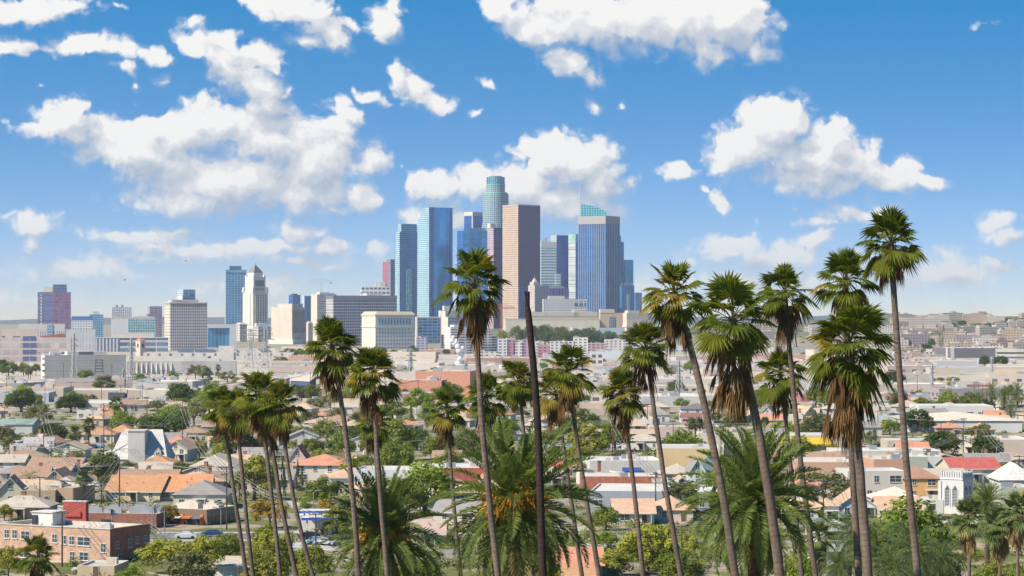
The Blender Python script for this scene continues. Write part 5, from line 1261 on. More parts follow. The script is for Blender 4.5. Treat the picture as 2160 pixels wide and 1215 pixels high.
# --- hand placed houses: label, x0, x1, foot row, wall m, roof m, kind, wall colour, roof colour, depth, turn, extras
HOUSES = [
 ('brown shingled gable house with a white door facing down the slope', 93, 137, 1034, 3.2, 3.0, 'gy', (.40,.27,.18), 'brown', 14, 0, {}),
 ('pale blue gabled cottage touching the brown shingled gable house', 135, 163, 1022, 3.4, 3.2, 'gy', (.42,.52,.62), 'brown', 12, 12, {}),
 ('wide brown-roofed bungalow behind the brown shingled gable house', 20, 96, 1030, 2.8, 4.2, 'gx', (.56,.46,.36), 'brown', 13, 4, {'chim':1}),
 ('long brown-roofed house rising behind the pale blue gabled cottage', 60, 170, 1006, 3.0, 3.6, 'gx', (.52,.42,.34), 'brown', 12, -6, {'chim':2}),
 ('cream gable house with brown eaves at the edge by the flat tan garages', -12, 38, 1066, 4.2, 3.6, 'gy', (.60,.52,.38), 'brown', 13, 8, {}),
 ('flat tan row of garages with a straight parapet below the pale-roofed house', 39, 112, 1066, 3.8, 0, 'flat', (.42,.30,.21), 'tan', 12, 4, {'win':False}),
 ('flat brown garage block with a slanted corner beside the thick-skirted palm', 112, 170, 1064, 4.2, 0, 'flat', (.36,.25,.18), 'tan', 12, -14, {'win':False}),
 ('house with a bleached grey hipped roof between the gables and the garages', 96, 168, 1046, 2.6, 3.2, 'hip', (.62,.56,.48), 'pale', 13, 0, {}),
 ('big orange-roofed bungalow with yellow gable and dotted roof vents', 228, 344, 1058, 3.0, 4.8, 'gx', (.66,.50,.28), 'orange', 15, -5, {'chim':0}),
 ('second orange-roofed bungalow with a wide plain slope and a small end gable', 326, 438, 1057, 3.0, 4.9, 'gx', (.66,.52,.32), (.52,.25,.125), 15, 4, {}),
 ('cream pavilion with a dark grey hipped roof and diamond gable above the corner shops', 366, 476, 1074, 4.0, 4.0, 'hip', (.66,.58,.42), 'grey', 14, 0, {}),
 ('tan orange hip-roofed house left of the fresh green round tree', 294, 362, 994, 2.8, 2.8, 'hip', (.58,.48,.36), 'orange', 12, 0, {}),
 ('long maroon brown roof with two dark chimneys behind the orange bungalows', 248, 372, 1026, 2.8, 2.6, 'gx', (.58,.56,.52), 'brown', 10, 0, {'chim':2}),
 ('small pale-roofed cottage with a low gable beside the two dark chimneys', 252, 300, 1018, 2.8, 2.2, 'gx', (.68,.66,.62), 'pale', 9, 0, {}),
 ('grey-roofed cottage with a small dark gable before the steep pale hall', 290, 356, 1008, 2.6, 2.6, 'gx', (.6,.56,.5), 'pale', 10, 6, {}),
 ('cream stucco house with dark gable trim beside the steep pale hall', 350, 400, 974, 4.6, 3.0, 'gy', (.66,.58,.48), 'tan', 13, -6, {'storeys':2}),
 ('cream house under a rust tiled roof behind the dark-trimmed stucco house', 342, 402, 958, 4.4, 2.6, 'hip', (.68,.54,.38), 'terra', 12, 0, {'storeys':2}),
 ('tan house with a wide low grey brown hipped roof beside the yellow trees', 372, 440, 934, 4.2, 2.6, 'hip', (.54,.40,.26), 'brown', 13, 0, {'storeys':1}),
 ('rust tiled hip-roofed house left of the big dark round tree', 226, 282, 926, 3.0, 3.6, 'hip', (.60,.48,.34), 'orange', 13, 0, {}),
 ('low rust roofed house beneath the pair of pale fan palms', 176, 232, 930, 2.8, 2.8, 'hip', (.6,.5,.4), 'terra', 12, 0, {}),
 ('small house with a tan roof among trees behind the pair of pale fan palms', 190, 262, 892, 3.0, 3.2, 'hip', (.6,.48,.36), 'orange', 12, 0, {}),
 ('green barrel-roofed shed behind the low hedge', -4, 68, 915, 4.4, 2.2, 'gx', (.46,.50,.48), 'green', 16, 0, {'win':False,'door':False}),
 ('grey shingled twin-gabled house near the tall leaning pole', 22, 78, 975, 2.8, 4.4, 'gx', (.56,.54,.5), 'grey', 12, -14, {}),
 ('grey house with brick chimney and broad slope behind the twin-gabled one', 46, 104, 962, 3.0, 4.6, 'gx', (.56,.54,.5), (.38,.35,.34), 12, 8, {'chim':1}),
 ('white flat shed at the edge behind the grey shingled houses', -10, 36, 954, 3.6, 0, 'flat', (.66,.64,.6), 'pale', 10, 0, {}),
 ('pale-roofed low house at the edge below the grey shingled houses', -14, 50, 990, 2.6, 2.6, 'gx', (.6,.56,.5), 'pale', 11, 0, {}),
 ('cream hall with a broad pyramid roof between the yellow trees and slender trunks', 402, 492, 1014, 4.6, 4.0, 'hip', (.70,.63,.48), 'pale', 22, 0, {'win':True}),
 ('plain brown grey block in front of the cream pyramid-roofed hall', 440, 502, 1032, 5.0, 0, 'flat', (.38,.32,.26), 'tan', 10, 0, {'win':False}),
 ('grey-roofed house with a red trimmed front gable behind the slender trunks', 500, 560, 992, 4.0, 4.2, 'gx', (.62,.46,.40), 'grey', 12, 0, {}),
 ('red trimmed gable house squeezed between cypress columns', 612, 643, 990, 4.2, 3.8, 'gy', (.56,.36,.30), 'red', 14, 0, {}),
 ('cream house with a spreading salmon tiled hip roof right of the cypress columns', 618, 742, 1018, 5.4, 3.6, 'hip', (.70,.62,.50), 'terra', 17, 0, {'storeys':2}),
 ('small tan double-gabled house beside the salmon tiled hip roof', 714, 782, 1014, 4.4, 3.4, 'gy', (.66,.54,.38), 'tan', 12, 10, {'storeys':2}),
 ('pale lavender flat block with pink coping behind the small date palm', 752, 888, 1040, 6.2, 0, 'flat', (.58,.58,.62), (.62,.56,.54), 16, -6, {'win':False,'door':False}),
 ('long red painted brick block with white roof edge left of the big date palm', 884, 1016, 1030, 5.6, 0, 'flat', BRK_RED, (.66,.6,.55), 20, 8, {'win':False,'door':False}),
 ('tan and cream strip of shops beyond the red painted block', 940, 1060, 1000, 4.0, 0, 'flat', (.60,.52,.42), (.62,.55,.47), 14, 0, {}),
 ('white gabled garage with a plain door at the foot of the slender trunks', 462, 558, 1222, 2.6, 1.7, 'gx', (.66,.64,.62), 'pale', 9, -10, {'win':False}),
 ('tan flat-roofed garage at the foot of the brick building', 168, 248, 1221, 2.4, 0, 'flat', (.46,.34,.24), (.5,.42,.34), 9, -6, {'win':False}),
 ('low red brown brick wall block with pale coping in front of the white low block', 1226, 1384, 1036, 4.0, 0, 'flat', BRK_R, (.60,.52,.45), 14, 0, {'win':False,'door':False}),
 ('long white low block with small dark windows and blue awning below the maroon house', 1238, 1392, 1014, 5.8, 0, 'flat', (.64,.60,.54), (.66,.62,.57), 20, 4, {'storeys':1}),
 ('big blank apricot wall building beside the thick leaning trunk', 1391, 1522, 1008, 8.6, 0, 'flat', (.68,.44,.22), (.5,.46,.42), 22, -4, {'win':False,'door':False}),
 ('cream-roofed house tucked against the blank apricot wall', 1396, 1470, 1022, 3.4, 3.2, 'hip', (.62,.54,.42), 'pale', 12, 0, {}),
 ('mint green two-storey house with a pointed gable and white trim', 1455, 1488, 1040, 6.4, 3.6, 'gy', (.50,.62,.54), 'grey', 13, 0, {'storeys':2}),
 ('tall teal mansard-roofed wing beside the mint green house', 1480, 1524, 1034, 6.0, 4.6, 'hip', (.56,.6,.52), (.10,.15,.16), 12, 0, {'storeys':2}),
 ('low cottage with a cream gable in front of the mint green house', 1416, 1462, 1042, 2.6, 2.4, 'gy', (.58,.5,.4), 'tan', 10, 0, {}),
 ('slate grey low block with white framed windows and a pale roof', 1258, 1512, 1076, 4.6, 0, 'flat', (.26,.28,.33), (.68,.62,.54), 24, -7, {'storeys':1}),
 ('grey cabin with a white door on the flat pale roof of the slate block', 1380, 1436, 1052, 4.2, 0, 'flat', (.30,.32,.37), (.6,.56,.52), 8, 0, {}),
 ('peach-roofed house with a teal trimmed gable below the slate grey block', 1296, 1380, 1106, 3.0, 3.6, 'gx', (.60,.62,.60), 'peach', 13, 0, {}),
 ('wide peach hip roof beside the two tiny cypresses', 1380, 1462, 1100, 3.0, 3.4, 'hip', (.62,.5,.4), 'peach', 14, 0, {}),
 ('maroon two-storey house with white windows and a tan roof', 1268, 1388, 944, 5.6, 1.6, 'gx', (.26,.085,.08), 'tan', 11, -4, {'storeys':2}),
 ('brown house with a big dull pink hipped roof beside the maroon house', 1220, 1274, 930, 3.0, 5.0, 'hip', (.40,.26,.20), (.36,.24,.20), 14, 0, {}),
 ('long low pink apartment row behind the fresh green hedge', 1370, 1520, 925, 4.6, 0, 'flat', (.60,.42,.38), (.52,.45,.42), 12, 0, {'storeys':1}),
 ('white house with a blue grey hipped roof standing above the rooftops', 1438, 1506, 893, 7.0, 3.0, 'hip', (.66,.68,.70), 'dark', 13, 0, {'storeys':2}),
 ('brown gabled house below the white house with blue grey roof', 1440, 1480, 898, 3.6, 3.0, 'gx', (.36,.26,.22), 'maroon', 10, 0, {}),
 ('grey-roofed house amid pale gables left of the white blue-roofed house', 1360, 1412, 890, 3.6, 5.2, 'hip', (.56,.56,.56), 'grey', 12, 0, {}),
 ('pale pyramid-roofed cottage between the thin trunk and the lone pole', 1352, 1386, 902, 2.8, 4.0, 'hip', (.62,.54,.46), 'pale', 10, 0, {}),
 ('tan pyramid-roofed cottage above the maroon house', 1328, 1362, 911, 2.6, 4.0, 'hip', (.60,.48,.38), 'tan', 10, 0, {}),
 ('cream square tower house at the back of the apricot building', 1474, 1518, 965, 8.2, 0, 'flat', (.66,.54,.38), (.56,.5,.44), 10, 0, {'win':False,'door':False}),
 ('cream block with three dark slots beside the bushy date palm crown', 1530, 1574, 962, 8.0, 0, 'flat', (.68,.56,.40), (.56,.5,.44), 10, 0, {'win':True,'door':False}),
 ('beige block behind the top fronds of the fruitless date palm', 1600, 1642, 968, 8.0, 0, 'flat', (.62,.50,.36), (.56,.5,.44), 12, 0, {'win':False,'door':False}),
 ('peach flat-roofed market with a long yellow awning', 1622, 1806, 958, 6.4, 0, 'flat', (.66,.48,.34), (.64,.54,.44), 20, 0, {'win':False}),
 ('red and white kiosk shops below the yellow awning', 1704, 1766, 972, 2.6, 0, 'flat', (.56,.34,.3), (.6,.56,.54), 8, 0, {}),
 ('low salmon brick works with a brown roof edge left of the thick trunks', 1684, 1806, 1016, 5.6, 0, 'flat', (.56,.30,.20), (.66,.52,.42), 22, 0, {'win':False}),
 ('salmon wall building with a slanting parapet right of the thick trunks', 1834, 1912, 1014, 6.2, 0, 'flat', (.58,.29,.20), (.64,.5,.4), 20, 6, {'win':False,'door':False}),
 ('sage green blank wall building beside the salmon wall', 1908, 1957, 1008, 6.2, 0, 'flat', (.34,.40,.32), (.6,.57,.52), 18, 0, {'win':False,'door':False}),
 ('white blank wall building at the end of the sage green one', 1957, 1986, 1004, 5.8, 0, 'flat', (.72,.71,.68), (.66,.62,.57), 18, 0, {'win':False,'door':False}),
 ('white villa with arched blue windows under a terracotta tiled roof', 1688, 1784, 1062, 5.0, 3.0, 'hip', (.65,.59,.51), 'terra', 14, 3, {'storeys':1}),
 ('long white stepped apartment house with paired windows right of the tiled villa', 1782, 1906, 1054, 7.4, 0, 'flat', (.64,.58,.50), (.66,.6,.53), 13, 5, {'storeys':2}),
 ('orange stucco house with a brown hipped roof left of the white louvred tower', 1908, 1984, 1054, 6.0, 3.4, 'hip', (.66,.32,.14), (.34,.19,.13), 14, 0, {'storeys':2}),
 ('cream house under a broad red roof behind the white louvred tower', 2002, 2108, 1018, 4.4, 3.6, 'gx', (.64,.54,.40), 'red', 16, 4, {}),
 ('cottage with a peach gable roof and pale blue attic window', 1764, 1852, 1092, 2.8, 4.0, 'gy', (.52,.58,.64), 'peach', 12, 0, {}),
 ('small cream hut with a pointed tan roof beside the brown lone pole', 1738, 1770, 1100, 4.0, 2.4, 'hip', (.68,.62,.5), 'tan', 7, 0, {}),
 ('low wide cream hip-roofed house below the orange stucco house', 1852, 1952, 1076, 2.8, 3.4, 'hip', (.66,.54,.40), (.62,.5,.4), 15, 0, {}),
 ('peach-roofed bungalow behind the big glossy tree', 1856, 1946, 1096, 2.6, 3.4, 'gx', (.64,.5,.38), 'peach', 13, 0, {}),
 ('white annex with a flat roof at the foot of the white louvred tower', 1942, 1990, 1084, 3.4, 0, 'flat', (.72,.70,.66), (.66,.62,.58), 10, 0, {}),
 ('big plain white house behind the right fronds of the fruitless date palm', 1724, 1788, 1190, 7.4, 0, 'flat', (.66,.64,.61), (.6,.57,.53), 12, 6, {'storeys':2}),
 ('terracotta-roofed bungalow with a timber porch beneath the big date palm', 1166, 1270, 1218, 2.7, 3.2, 'gx', (.46,.26,.15), 'terra', 14, 0, {}),
 ('small orange brown bungalow with dark windows at the foot of the yellow tree', 1190, 1258, 1240, 2.6, 2.0, 'gx', (.52,.28,.14), 'orange', 9, 0, {}),
 ('wide pale rose roof between the two orange-fruited date palms', 868, 936, 1150, 2.6, 3.0, 'gx', (.5,.42,.37), (.44,.32,.27), 12, 0, {}),
 ('cream hall with a white pyramid roof at the edge right of the broad red roof', 2112, 2186, 1056, 5.8, 5.4, 'hip', (.66,.62,.52), (.52,.50,.47), 14, 0, {'win':False}),
 ('green wall hall below the white pyramid roof', 2110, 2190, 1076, 5.4, 0, 'flat', (.36,.40,.29), (.6,.57,.52), 12, 0, {'win':False}),
 ('teal trimmed flat house left of the tall straight trunk', 1824, 1876, 897, 4.4, 0, 'flat', (.52,.60,.60), (.22,.42,.38), 12, 0, {}),
 ('white gabled house with a blue grey front near the tiny slim cypresses', 1740, 1782, 884, 5.2, 3.0, 'hip', (.66,.68,.70), 'pale', 11, 0, {'storeys':2}),
 ('pink gabled cottage behind the pale round tree', 1686, 1716, 886, 3.2, 4.0, 'gy', (.60,.46,.40), 'tan', 11, 20, {}),
 ('blue gabled cottage with a steep pale roof by the dark slim trunk', 1612, 1642, 886, 3.2, 3.8, 'gy', (.36,.42,.52), 'grey', 11, -18, {}),
 ('red gabled cottage with pale roof right of the blue gabled one', 1636, 1662, 888, 3.0, 3.6, 'gy', (.50,.22,.20), 'pale', 11, 0, {}),
 ('mint gabled cottage below the dusky maroon tree', 1750, 1784, 910, 2.8, 3.4, 'gy', (.48,.60,.54), 'green', 11, 14, {}),
 ('brown gabled cottage in the row beside the fresh green tree', 1694, 1724, 909, 3.2, 3.2, 'gy', (.46,.36,.28), 'brown', 11, 0, {}),
 ('huge cream-roofed warehouse with a low wing beyond the dark twin trees', 1918, 2156, 912, 5.2, 3.6, 'hip', (.64,.62,.60), (.60,.52,.41), 44, 0, {'win':False,'door':False}),
 ('long white warehouse with a roof of shade panels behind the cream-roofed one', 1938, 2096, 880, 5.4, 0, 'flat', (.68,.66,.62), (.66,.62,.56), 24, 0, {'win':True,'door':False}),
 ('low tan wall store left of the dark twin trees', 1872, 1976, 957, 4.6, 0, 'flat', (.52,.42,.30), (.66,.55,.44), 14, 0, {'win':False,'door':False}),
 ('peach store with a flat roof at the edge right of the dark twin trees', 2084, 2180, 968, 6.4, 0, 'flat', (.60,.44,.34), (.66,.56,.46), 24, 0, {'win':False,'door':False}),
 ('long low white roof strip before the sage green wall', 1760, 1985, 974, 3.6, 0, 'flat', (.66,.56,.46), (.70,.64,.56), 18, 0, {'win':False,'door':False}),
]
for (lb, x0, x1, yb, wh, rh, kind, wc, rc, dp, rot, ex) in HOUSES:
    if kind != 'flat': wh, rh = max(2.3, wh * .86), rh * (.66 if kind != 'gy' else .78)
    else: wh *= .92
    house(lb, x0, x1, yb, wh, rh, kind, wc, rc, dp, rot, **ex)
# --- steep pale hall with a square tower
d = D(985); e = thing('church_hall', 'steep pale grey gabled hall with a tall square chimney tower in its middle', 'church', (X(292, d), d + 8, 0))
w = 118 / FPX * d
mb = MB(); mb.wallrun([(-w/2, -8), (w/2, -8), (w/2, 8), (-w/2, 8)], 0, 2.4)
for s in (-1, 1): mb.face([(s*w/2, -8, 2.4), (s*w/2, 8, 2.4), (s*w*.36, 0, 10.2)], 0)
mb.put('wall', flat((.56, .54, .53)), e)
mb = MB(); slope(mb, (-w/2 - .3, -8.3, 2.3), (w/2 + .3, -8.3, 2.3), (w*.36, 0, 10.4), (-w*.36, 0, 10.4)); slope(mb, (w/2 + .3, 8.3, 2.3), (-w/2 - .3, 8.3, 2.3), (-w*.36, 0, 10.4), (w*.36, 0, 10.4)); mb.put('roof', [rooftiles((.48, .46, .43)), M_WHITE], e)
mb = MB(); mb.box(-2.9, 1.9, -8.6, -1, 0, 10.2); mb.box(-3.1, 2.1, -8.8, -.8, 10.2, 10.5); mb.put('chimney_tower', [flat((.54, .51, .48))], e)
for q in (5.4,):
    mb = MB(); mb.wallrun([(q - 1, -7.6), (q + 1, -7.6), (q + 1, -3), (q - 1, -3)], 1, 4.6); mb.face([(q - 1, -7.6, 4.6), (q + 1, -7.6, 4.6), (q, -7.6, 5.8)])
    mb.face([(q - 1.2, -7.8, 4.5), (q, -7.8, 6), (q, -2.5, 6), (q - 1.2, -2.5, 4.5)]); mb.face([(q, -7.8, 6), (q + 1.2, -7.8, 4.5), (q + 1.2, -2.5, 4.5), (q, -2.5, 6)]); mb.put('dormer', flat((.5, .48, .46)), e)
    put('dormer_window', WIN[(.8, 1.1)], e, (q, -7.6, 3.6))
OCC.append((e.location.x, e.location.y, 12))
# --- white louvred church tower
d = D(1086); e, a, b = tower('bell_tower', 'white square church tower with pointed louvred openings and a fluted crown', 1983, 2030, 2053, d, 36, 'church tower')
z1 = zz(1012, d, e); z2 = zz(993, d, e); WT = flat((.60, .59, .575), .8, .10, .5)
blk(e, -a/2, a/2, -b/2, b/2, 0, z1, WT, WT, WT, name='shaft')
mb = MB(); mb.frustum(-a/2 - .15, a/2 + .15, -b/2 - .15, b/2 + .15, z1, z1 + .35, .95)
mb.box(-a*.46, a*.46, -b*.46, b*.46, z1 + .3, z2 - .35); mb.put('crown', WT, e)
for i in range(9):
    for f in range(2):
        m2 = MB(); q = -.44 + .88 * i / 8
        if f == 0: m2.box(a*q - .12, a*q + .12, -b*.46 - .2, -b*.46, z1 + .35, z2 - (.0 if i in (0, 8, 4) else .3))
        else: m2.box(a*.46, a*.46 + .2, b*q - .12, b*q + .12, z1 + .35, z2 - (.0 if i in (0, 8, 4) else .3))
        m2.put('fluted_rib', WT, e)
for sx in (-1, 1):
    for f in range(2):
        m2 = MB(); lo, hi = zz(1068, d, e), zz(1024, d, e); q = sx * (a if f == 0 else b) * .17; wv = .62
        P = (lambda u, v, o: (q + u, -b/2 - o, v)) if f == 0 else (lambda u, v, o: (a/2 + o, q + u, v))
        m2.face([P(-wv, lo, .02), P(wv, lo, .02), P(wv, hi - 1.0, .02), P(0, hi, .02), P(-wv, hi - 1.0, .02)]); op = m2.put('louvred_opening', flat((.10, .105, .13)), e)
        n = 11
        for i in range(n):
            m3 = MB(); z_ = lo + (hi - 1.0 - lo) * i / n
            pts = [P(-wv, z_, .06), P(wv, z_, .06), P(wv, z_ + .13, .10), P(-wv, z_ + .13, .10)]; m3.face(pts); m3.put('louvre', WT, op)
        for s2 in (-1, 1):
            m3 = MB()
            if f == 0: m3.box(q + s2*(wv + .02) - .08, q + s2*(wv + .02) + .08, -b/2 - .16, -b/2, lo - .2, hi - .9)
            else: m3.box(a/2, a/2 + .16, q + s2*(wv + .02) - .08, q + s2*(wv + .02) + .08, lo - .2, hi - .9)
            m3.put('jamb', WT, op)
for sx in (-1, 1):
    m2 = MB(); m2.box(sx*a/2 - .35, sx*a/2 + .35, -b/2 - .25, -b/2 + .1, 0, z1 - .4); m2.put('corner_buttress', WT, e)
OCC.append((e.location.x, e.location.y, 7))
# --- arcade house with tiled roof, right of the big date palm
e = house('white arcaded house with a red tiled roof right of the big date palm heart', 1152, 1202, 1018, 4.0, 2.0, 'hip', (.72, .68, .62), 'red', 10, 0, win=False)
wA = 50 / FPX * D(1018)
for i in range(4):
    mb = MB(); q = -wA*.36 + wA*.72*i/3; P = [(q - .55, .3), (q + .55, .3), (q + .55, 2.0)] + [(q + .55*math.cos(g*math.pi/6), 2.0 + .6*math.sin(g*math.pi/6)) for g in range(1, 6)] + [(q - .55, 2.0)]
    mb.face([(x_, -5.03, z_) for x_, z_ in P]); mb.put('arch', M_PANE, e)
# --- yellow awning on the peach market, blue awning on the white block
d = D(958); mb = MB(); x0, x1 = X(1640, d), X(1752, d); mb.face([(x0, d - 1.4, 3.2), (x1, d - 1.4, 3.2), (x1, d - .05, 5.2), (x0, d - .05, 5.2)]); mb.face([(x0, d - 1.4, 2.7), (x1, d - 1.4, 2.7), (x1, d - 1.4, 3.2), (x0, d - 1.4, 3.2)])
tag(mb.put('awning', flat((.75, .40, .03), .7)), 'long bright yellow awning along the peach market front', 'awning')
d = D(1014); mb = MB(); x0, x1 = X(1312, d), X(1353, d); mb.face([(x0, d - 1.6, 2.6), (x1, d - 1.6, 2.6), (x1, d - .05, 3.5), (x0, d - .05, 3.5)]); mb.face([(x0, d - 1.6, 2.2), (x1, d - 1.6, 2.2), (x1, d - 1.6, 2.6), (x0, d - 1.6, 2.6)])
tag(mb.put('awning', flat((.03, .06, .22), .7)), 'dark blue awning on the long white low block', 'awning')
# --- petrol station with blue bands
d = D(1140); e = thing('petrol_station', 'white petrol station canopies with blue edge bands between the trunks and the yellow tree', 'petrol station', (X(658, d), d + 6, 0))
for i, (x0, x1, z_, y0) in enumerate(((-3.2, 3.6, 4.6, 2), (-2.0, 3.8, 3.9, -6))):
    mb = MB(); mb.box(x0, x1, y0, y0 + 6, z_, z_ + .35); mb.put('canopy', M_WHITE, e)
    mb = MB(); mb.box(x0 - .05, x1 + .05, y0 - .1, y0, z_ - .05, z_ + .45); mb.put('blue_band', flat((.03, .09, .45), .5), e)
    for x_ in (x0 + .8, x1 - .8):
        mb = MB(); mb.box(x_ - .15, x_ + .15, y0 + 2.8, y0 + 3.1, 0, z_); mb.put('post', M_WHITE, e)
for i in range(3):
    mb = MB(); mb.box(-1.5 + i*1.8, -.9 + i*1.8, -3.2, -2.7, 0, 1.7); mb.put('pump', M_GREY, e)
mb = MB(); mb.box(-4, 5, 9, 14, 0, 3.6); mb.put('shop', M_WHITE, e); OCC.append((e.location.x, e.location.y, 9))

# ------------------------------------------------------------------ works, yards and stores further out
def works(label, x0, x1, yt, yb, wall, roof=(.66, .60, .53), depth=30, rot=0, name='warehouse', cat='warehouse', bays=None, units=3, rnd=R, auto=None):
    dd = DG((x0 + x1) / 2, yb); w = (x1 - x0) / FPX * dd; xc = X((x0 + x1) / 2, dd); z0 = hgt(xc, dd) - (1 if yb < 762 else 0)
    H = Z(yt, dd) - z0
    e = thing(name, label, cat, (xc, dd + depth/2, z0), math.radians(rot))
    wm = wall if not isinstance(wall, tuple) else (facade(wall, (.10, .10, .12), *bays) if bays else flat(wall, .85, .12, .08))
    rm = flat(roof, .9, .25, .06)
    mb = MB(); a, b = w/2, depth/2; P = [(-a, -b), (a, -b), (a, b), (-a, b)]
    mb.wallrun(P, 0, H); mb.put('wall', wm, e)
    mb = MB(); q = .4; I = [(-a + q, -b + q), (a - q, -b + q), (a - q, b - q), (-a + q, b - q)]
    for i in range(4):
        j = (i + 1) % 4
        mb.face([(*P[i], H), (*P[j], H), (*I[j], H), (*I[i], H)]); mb.face([(*I[j], H - .5), (*I[i], H - .5), (*I[i], H), (*I[j], H)])
    mb.cap(I, H - .5); mb.put('roof', rm, e)
    for i in range(units):
        s_ = rnd.uniform(1.0, 2.6); ux = rnd.uniform(-a*.85, a*.85); uy = rnd.uniform(-b*.7, b*.7); u = MB(); u.box(ux - s_, ux + s_, uy - s_*.7, uy + s_*.7, H - .5, H + s_*.6); u.box(ux - s_*.4, ux + s_*.4, uy - s_*.4, uy + s_*.4, H + s_*.6, H + s_*.8); u.put('roof_unit', (M_ROOFW, M_METAL, M_GREY)[i % 3], e)
    OCC.append((xc, dd + depth/2, math.hypot(w, depth) * .42))
    if auto: AUTO.append((e, auto[0], auto[1], (x0 + x1)/2, (yt + yb)/2))
    return e
W3 = (4.5, 60, (.2, .75), (.03, .055))
works('long low tan warehouse with a cream roof in front of the truss bridge', 92, 302, 823, 842, (.50, .37, .30), (.68, .58, .46), 40)
works('long low warehouse with a faded red wall and car deck right of the tan one', 296, 440, 824, 842, (.46, .19, .15), (.6, .52, .46), 40)
works('dark shed with a black opening before the long tan warehouse', 228, 262, 828, 846, (.09, .09, .13), (.4, .36, .33), 10)
works('white-roofed yard building below the long tan warehouse', 152, 300, 850, 862, (.60, .55, .48), (.72, .66, .57), 40)
works('low cream roofed yard below the faded red warehouse', 250, 420, 846, 856, (.6, .52, .44), (.70, .62, .52), 30)
works('broad white windowless depot behind the tall fan palm pair', 607, 680, 790, 817, (.70, .67, .63), (.72, .68, .62), 40)
works('grey shed beside the dark blue gabled barn', 660, 690, 808, 822, (.42, .40, .40), (.5, .47, .44), 14)
house('dark blue barn with a pale gable roof near the white depot', 627, 662, 829, 7.0, 3.0, 'gy', (.07, .09, .20), 'pale', 26, 30, name='barn', cat='barn', win=False, door=False)
works('cream ribbed shed with red crates above the white depot', 570, 668, 772, 784, (.52, .36, .32), (.7, .62, .52), 18)
works('orange red brick factory with a stepped flat roof', 884, 1000, 783, 838, BRK_OR, (.62, .45, .36), 40, -6, 'factory', 'factory')
works('low salmon brick wing in front of the orange red factory', 838, 936, 802, 846, BRK_OR, (.66, .52, .42), 20, -6, 'factory', 'factory')
works('pale cream shed adjoining the salmon brick wing', 826, 886, 786, 830, (.66, .55, .44), (.7, .62, .52), 26)
works('dusty grey works at the foot of the salmon brick wing', 820, 862, 826, 846, (.22, .24, .30), (.4, .38, .37), 14)
works('long cream retaining wall building below the orange red factory', 818, 930, 846, 862, (.68, .58, .46), (.66, .56, .46), 16)
works('blue grey huge store with a pale end beyond the maroon house', 1356, 1552, 836, 858, (.46, .45, .44), (.70, .66, .60), 50)
works('tan end block of the huge blue grey store', 1478, 1556, 834, 859, (.52, .44, .36), (.66, .58, .5), 40)
works('long works with a row of small windows above the huge store', 1336, 1482, 814, 832, (.55, .44, .36), (.68, .60, .5), 24, bays=W3)
works('peach block at the end of the works with small windows', 1492, 1556, 814, 833, (.60, .46, .36), (.68, .60, .5), 24)
works('pale long roofed depot behind the works with small windows', 1380, 1620, 798, 812, (.50, .47, .45), (.72, .68, .62), 50)
works('red striped depot in the pale rooftops', 1430, 1500, 800, 808, (.42, .16, .15), (.66, .5, .46), 16)
works('tan works with dark windows left of the long row of small windows', 1226, 1262, 802, 836, (.58, .47, .38), (.64, .55, .46), 20, bays=(5, 6, (.25, .75), (.3, .75)))
works('white gridded loft building before the pale blue hall', 1246, 1272, 742, 782, (.62, .60, .58), (.66, .62, .57), 22, 0, 'loft_building', 'building', bays=(5, 4.6, (.2, .8), (.25, .8)))
works('pale blue blank hall right of the white gridded loft', 1268, 1332, 740, 764, (.56, .62, .66), (.66, .66, .66), 40)
works('rust brown low depot behind the thick trunk', 1200, 1340, 850, 862, (.60, .42, .30), (.62, .46, .34), 18)
works('pale block with two big dark glazed bays below the far right hill', 2000, 2096, 734, 763, (.60, .56, .50), (.66, .62, .56), 60, 4, 'office_building', 'building', bays=(48, 90, (.07, .93), (.04, .22)))
works('cream parking deck with dark slots beside the dark glazed block', 2096, 2168, 737, 757, (.68, .60, .48), (.66, .62, .56), 60, 0, 'parking_deck', 'car park', bays=(60, 4.6, (.05, .95), (.3, .7)))
works('yellow orange barrel-fronted store below the dark glazed block', 1994, 2060, 763, 774, (.66, .38, .12), (.68, .5, .3), 24, 0, 'store', 'store')
works('long blank pink brick store left of the yellow orange store', 1864, 1940, 763, 781, (.56, .37, .30), (.6, .5, .43), 30, 0, 'store', 'store')
works('grey brown end of the long blank pink store', 1938, 1966, 763, 781, (.40, .32, .28), (.5, .44, .4), 30, 0, 'store', 'store')
works('low tan and cream warehouse below the parked cars and yellow store', 1964, 2026, 776, 790, (.50, .42, .32), (.6, .5, .42), 24)
works('red brick loft with a gabled lift house near the dark palms', 2034, 2088, 811, 834, (.34, .12, .11), (.5, .4, .35), 20, 0, 'loft_building', 'building', bays=(4.5, 5, (.25, .75), (.3, .75)))
works('white block adjoining the red brick loft', 2020, 2040, 812, 836, (.62, .58, .58), (.66, .6, .56), 16)
works('black panelled hall beside the arched shed', 1992, 2038, 837, 858, (.05, .045, .075), (.16, .15, .18), 16, 0, 'hall', 'hall')
works('dull rose blank store left of the tall straight trunk', 1852, 1922, 830, 852, (.50, .26, .24), (.66, .56, .5), 26, 0, 'store', 'store')
works('low blue and white store with awnings right of the dull rose store', 1920, 1962, 832, 846, (.32, .34, .42), (.66, .6, .55), 20, 0, 'store', 'store')
works('red walled store seen between the big skirted palms', 1688, 1740, 830, 848, (.48, .16, .17), (.66, .5, .46), 22, 0, 'store', 'store')
works('long lilac roof store between the big skirted palms', 1720, 1860, 838, 852, (.42, .36, .44), (.58, .54, .56), 20, 0, 'store', 'store')
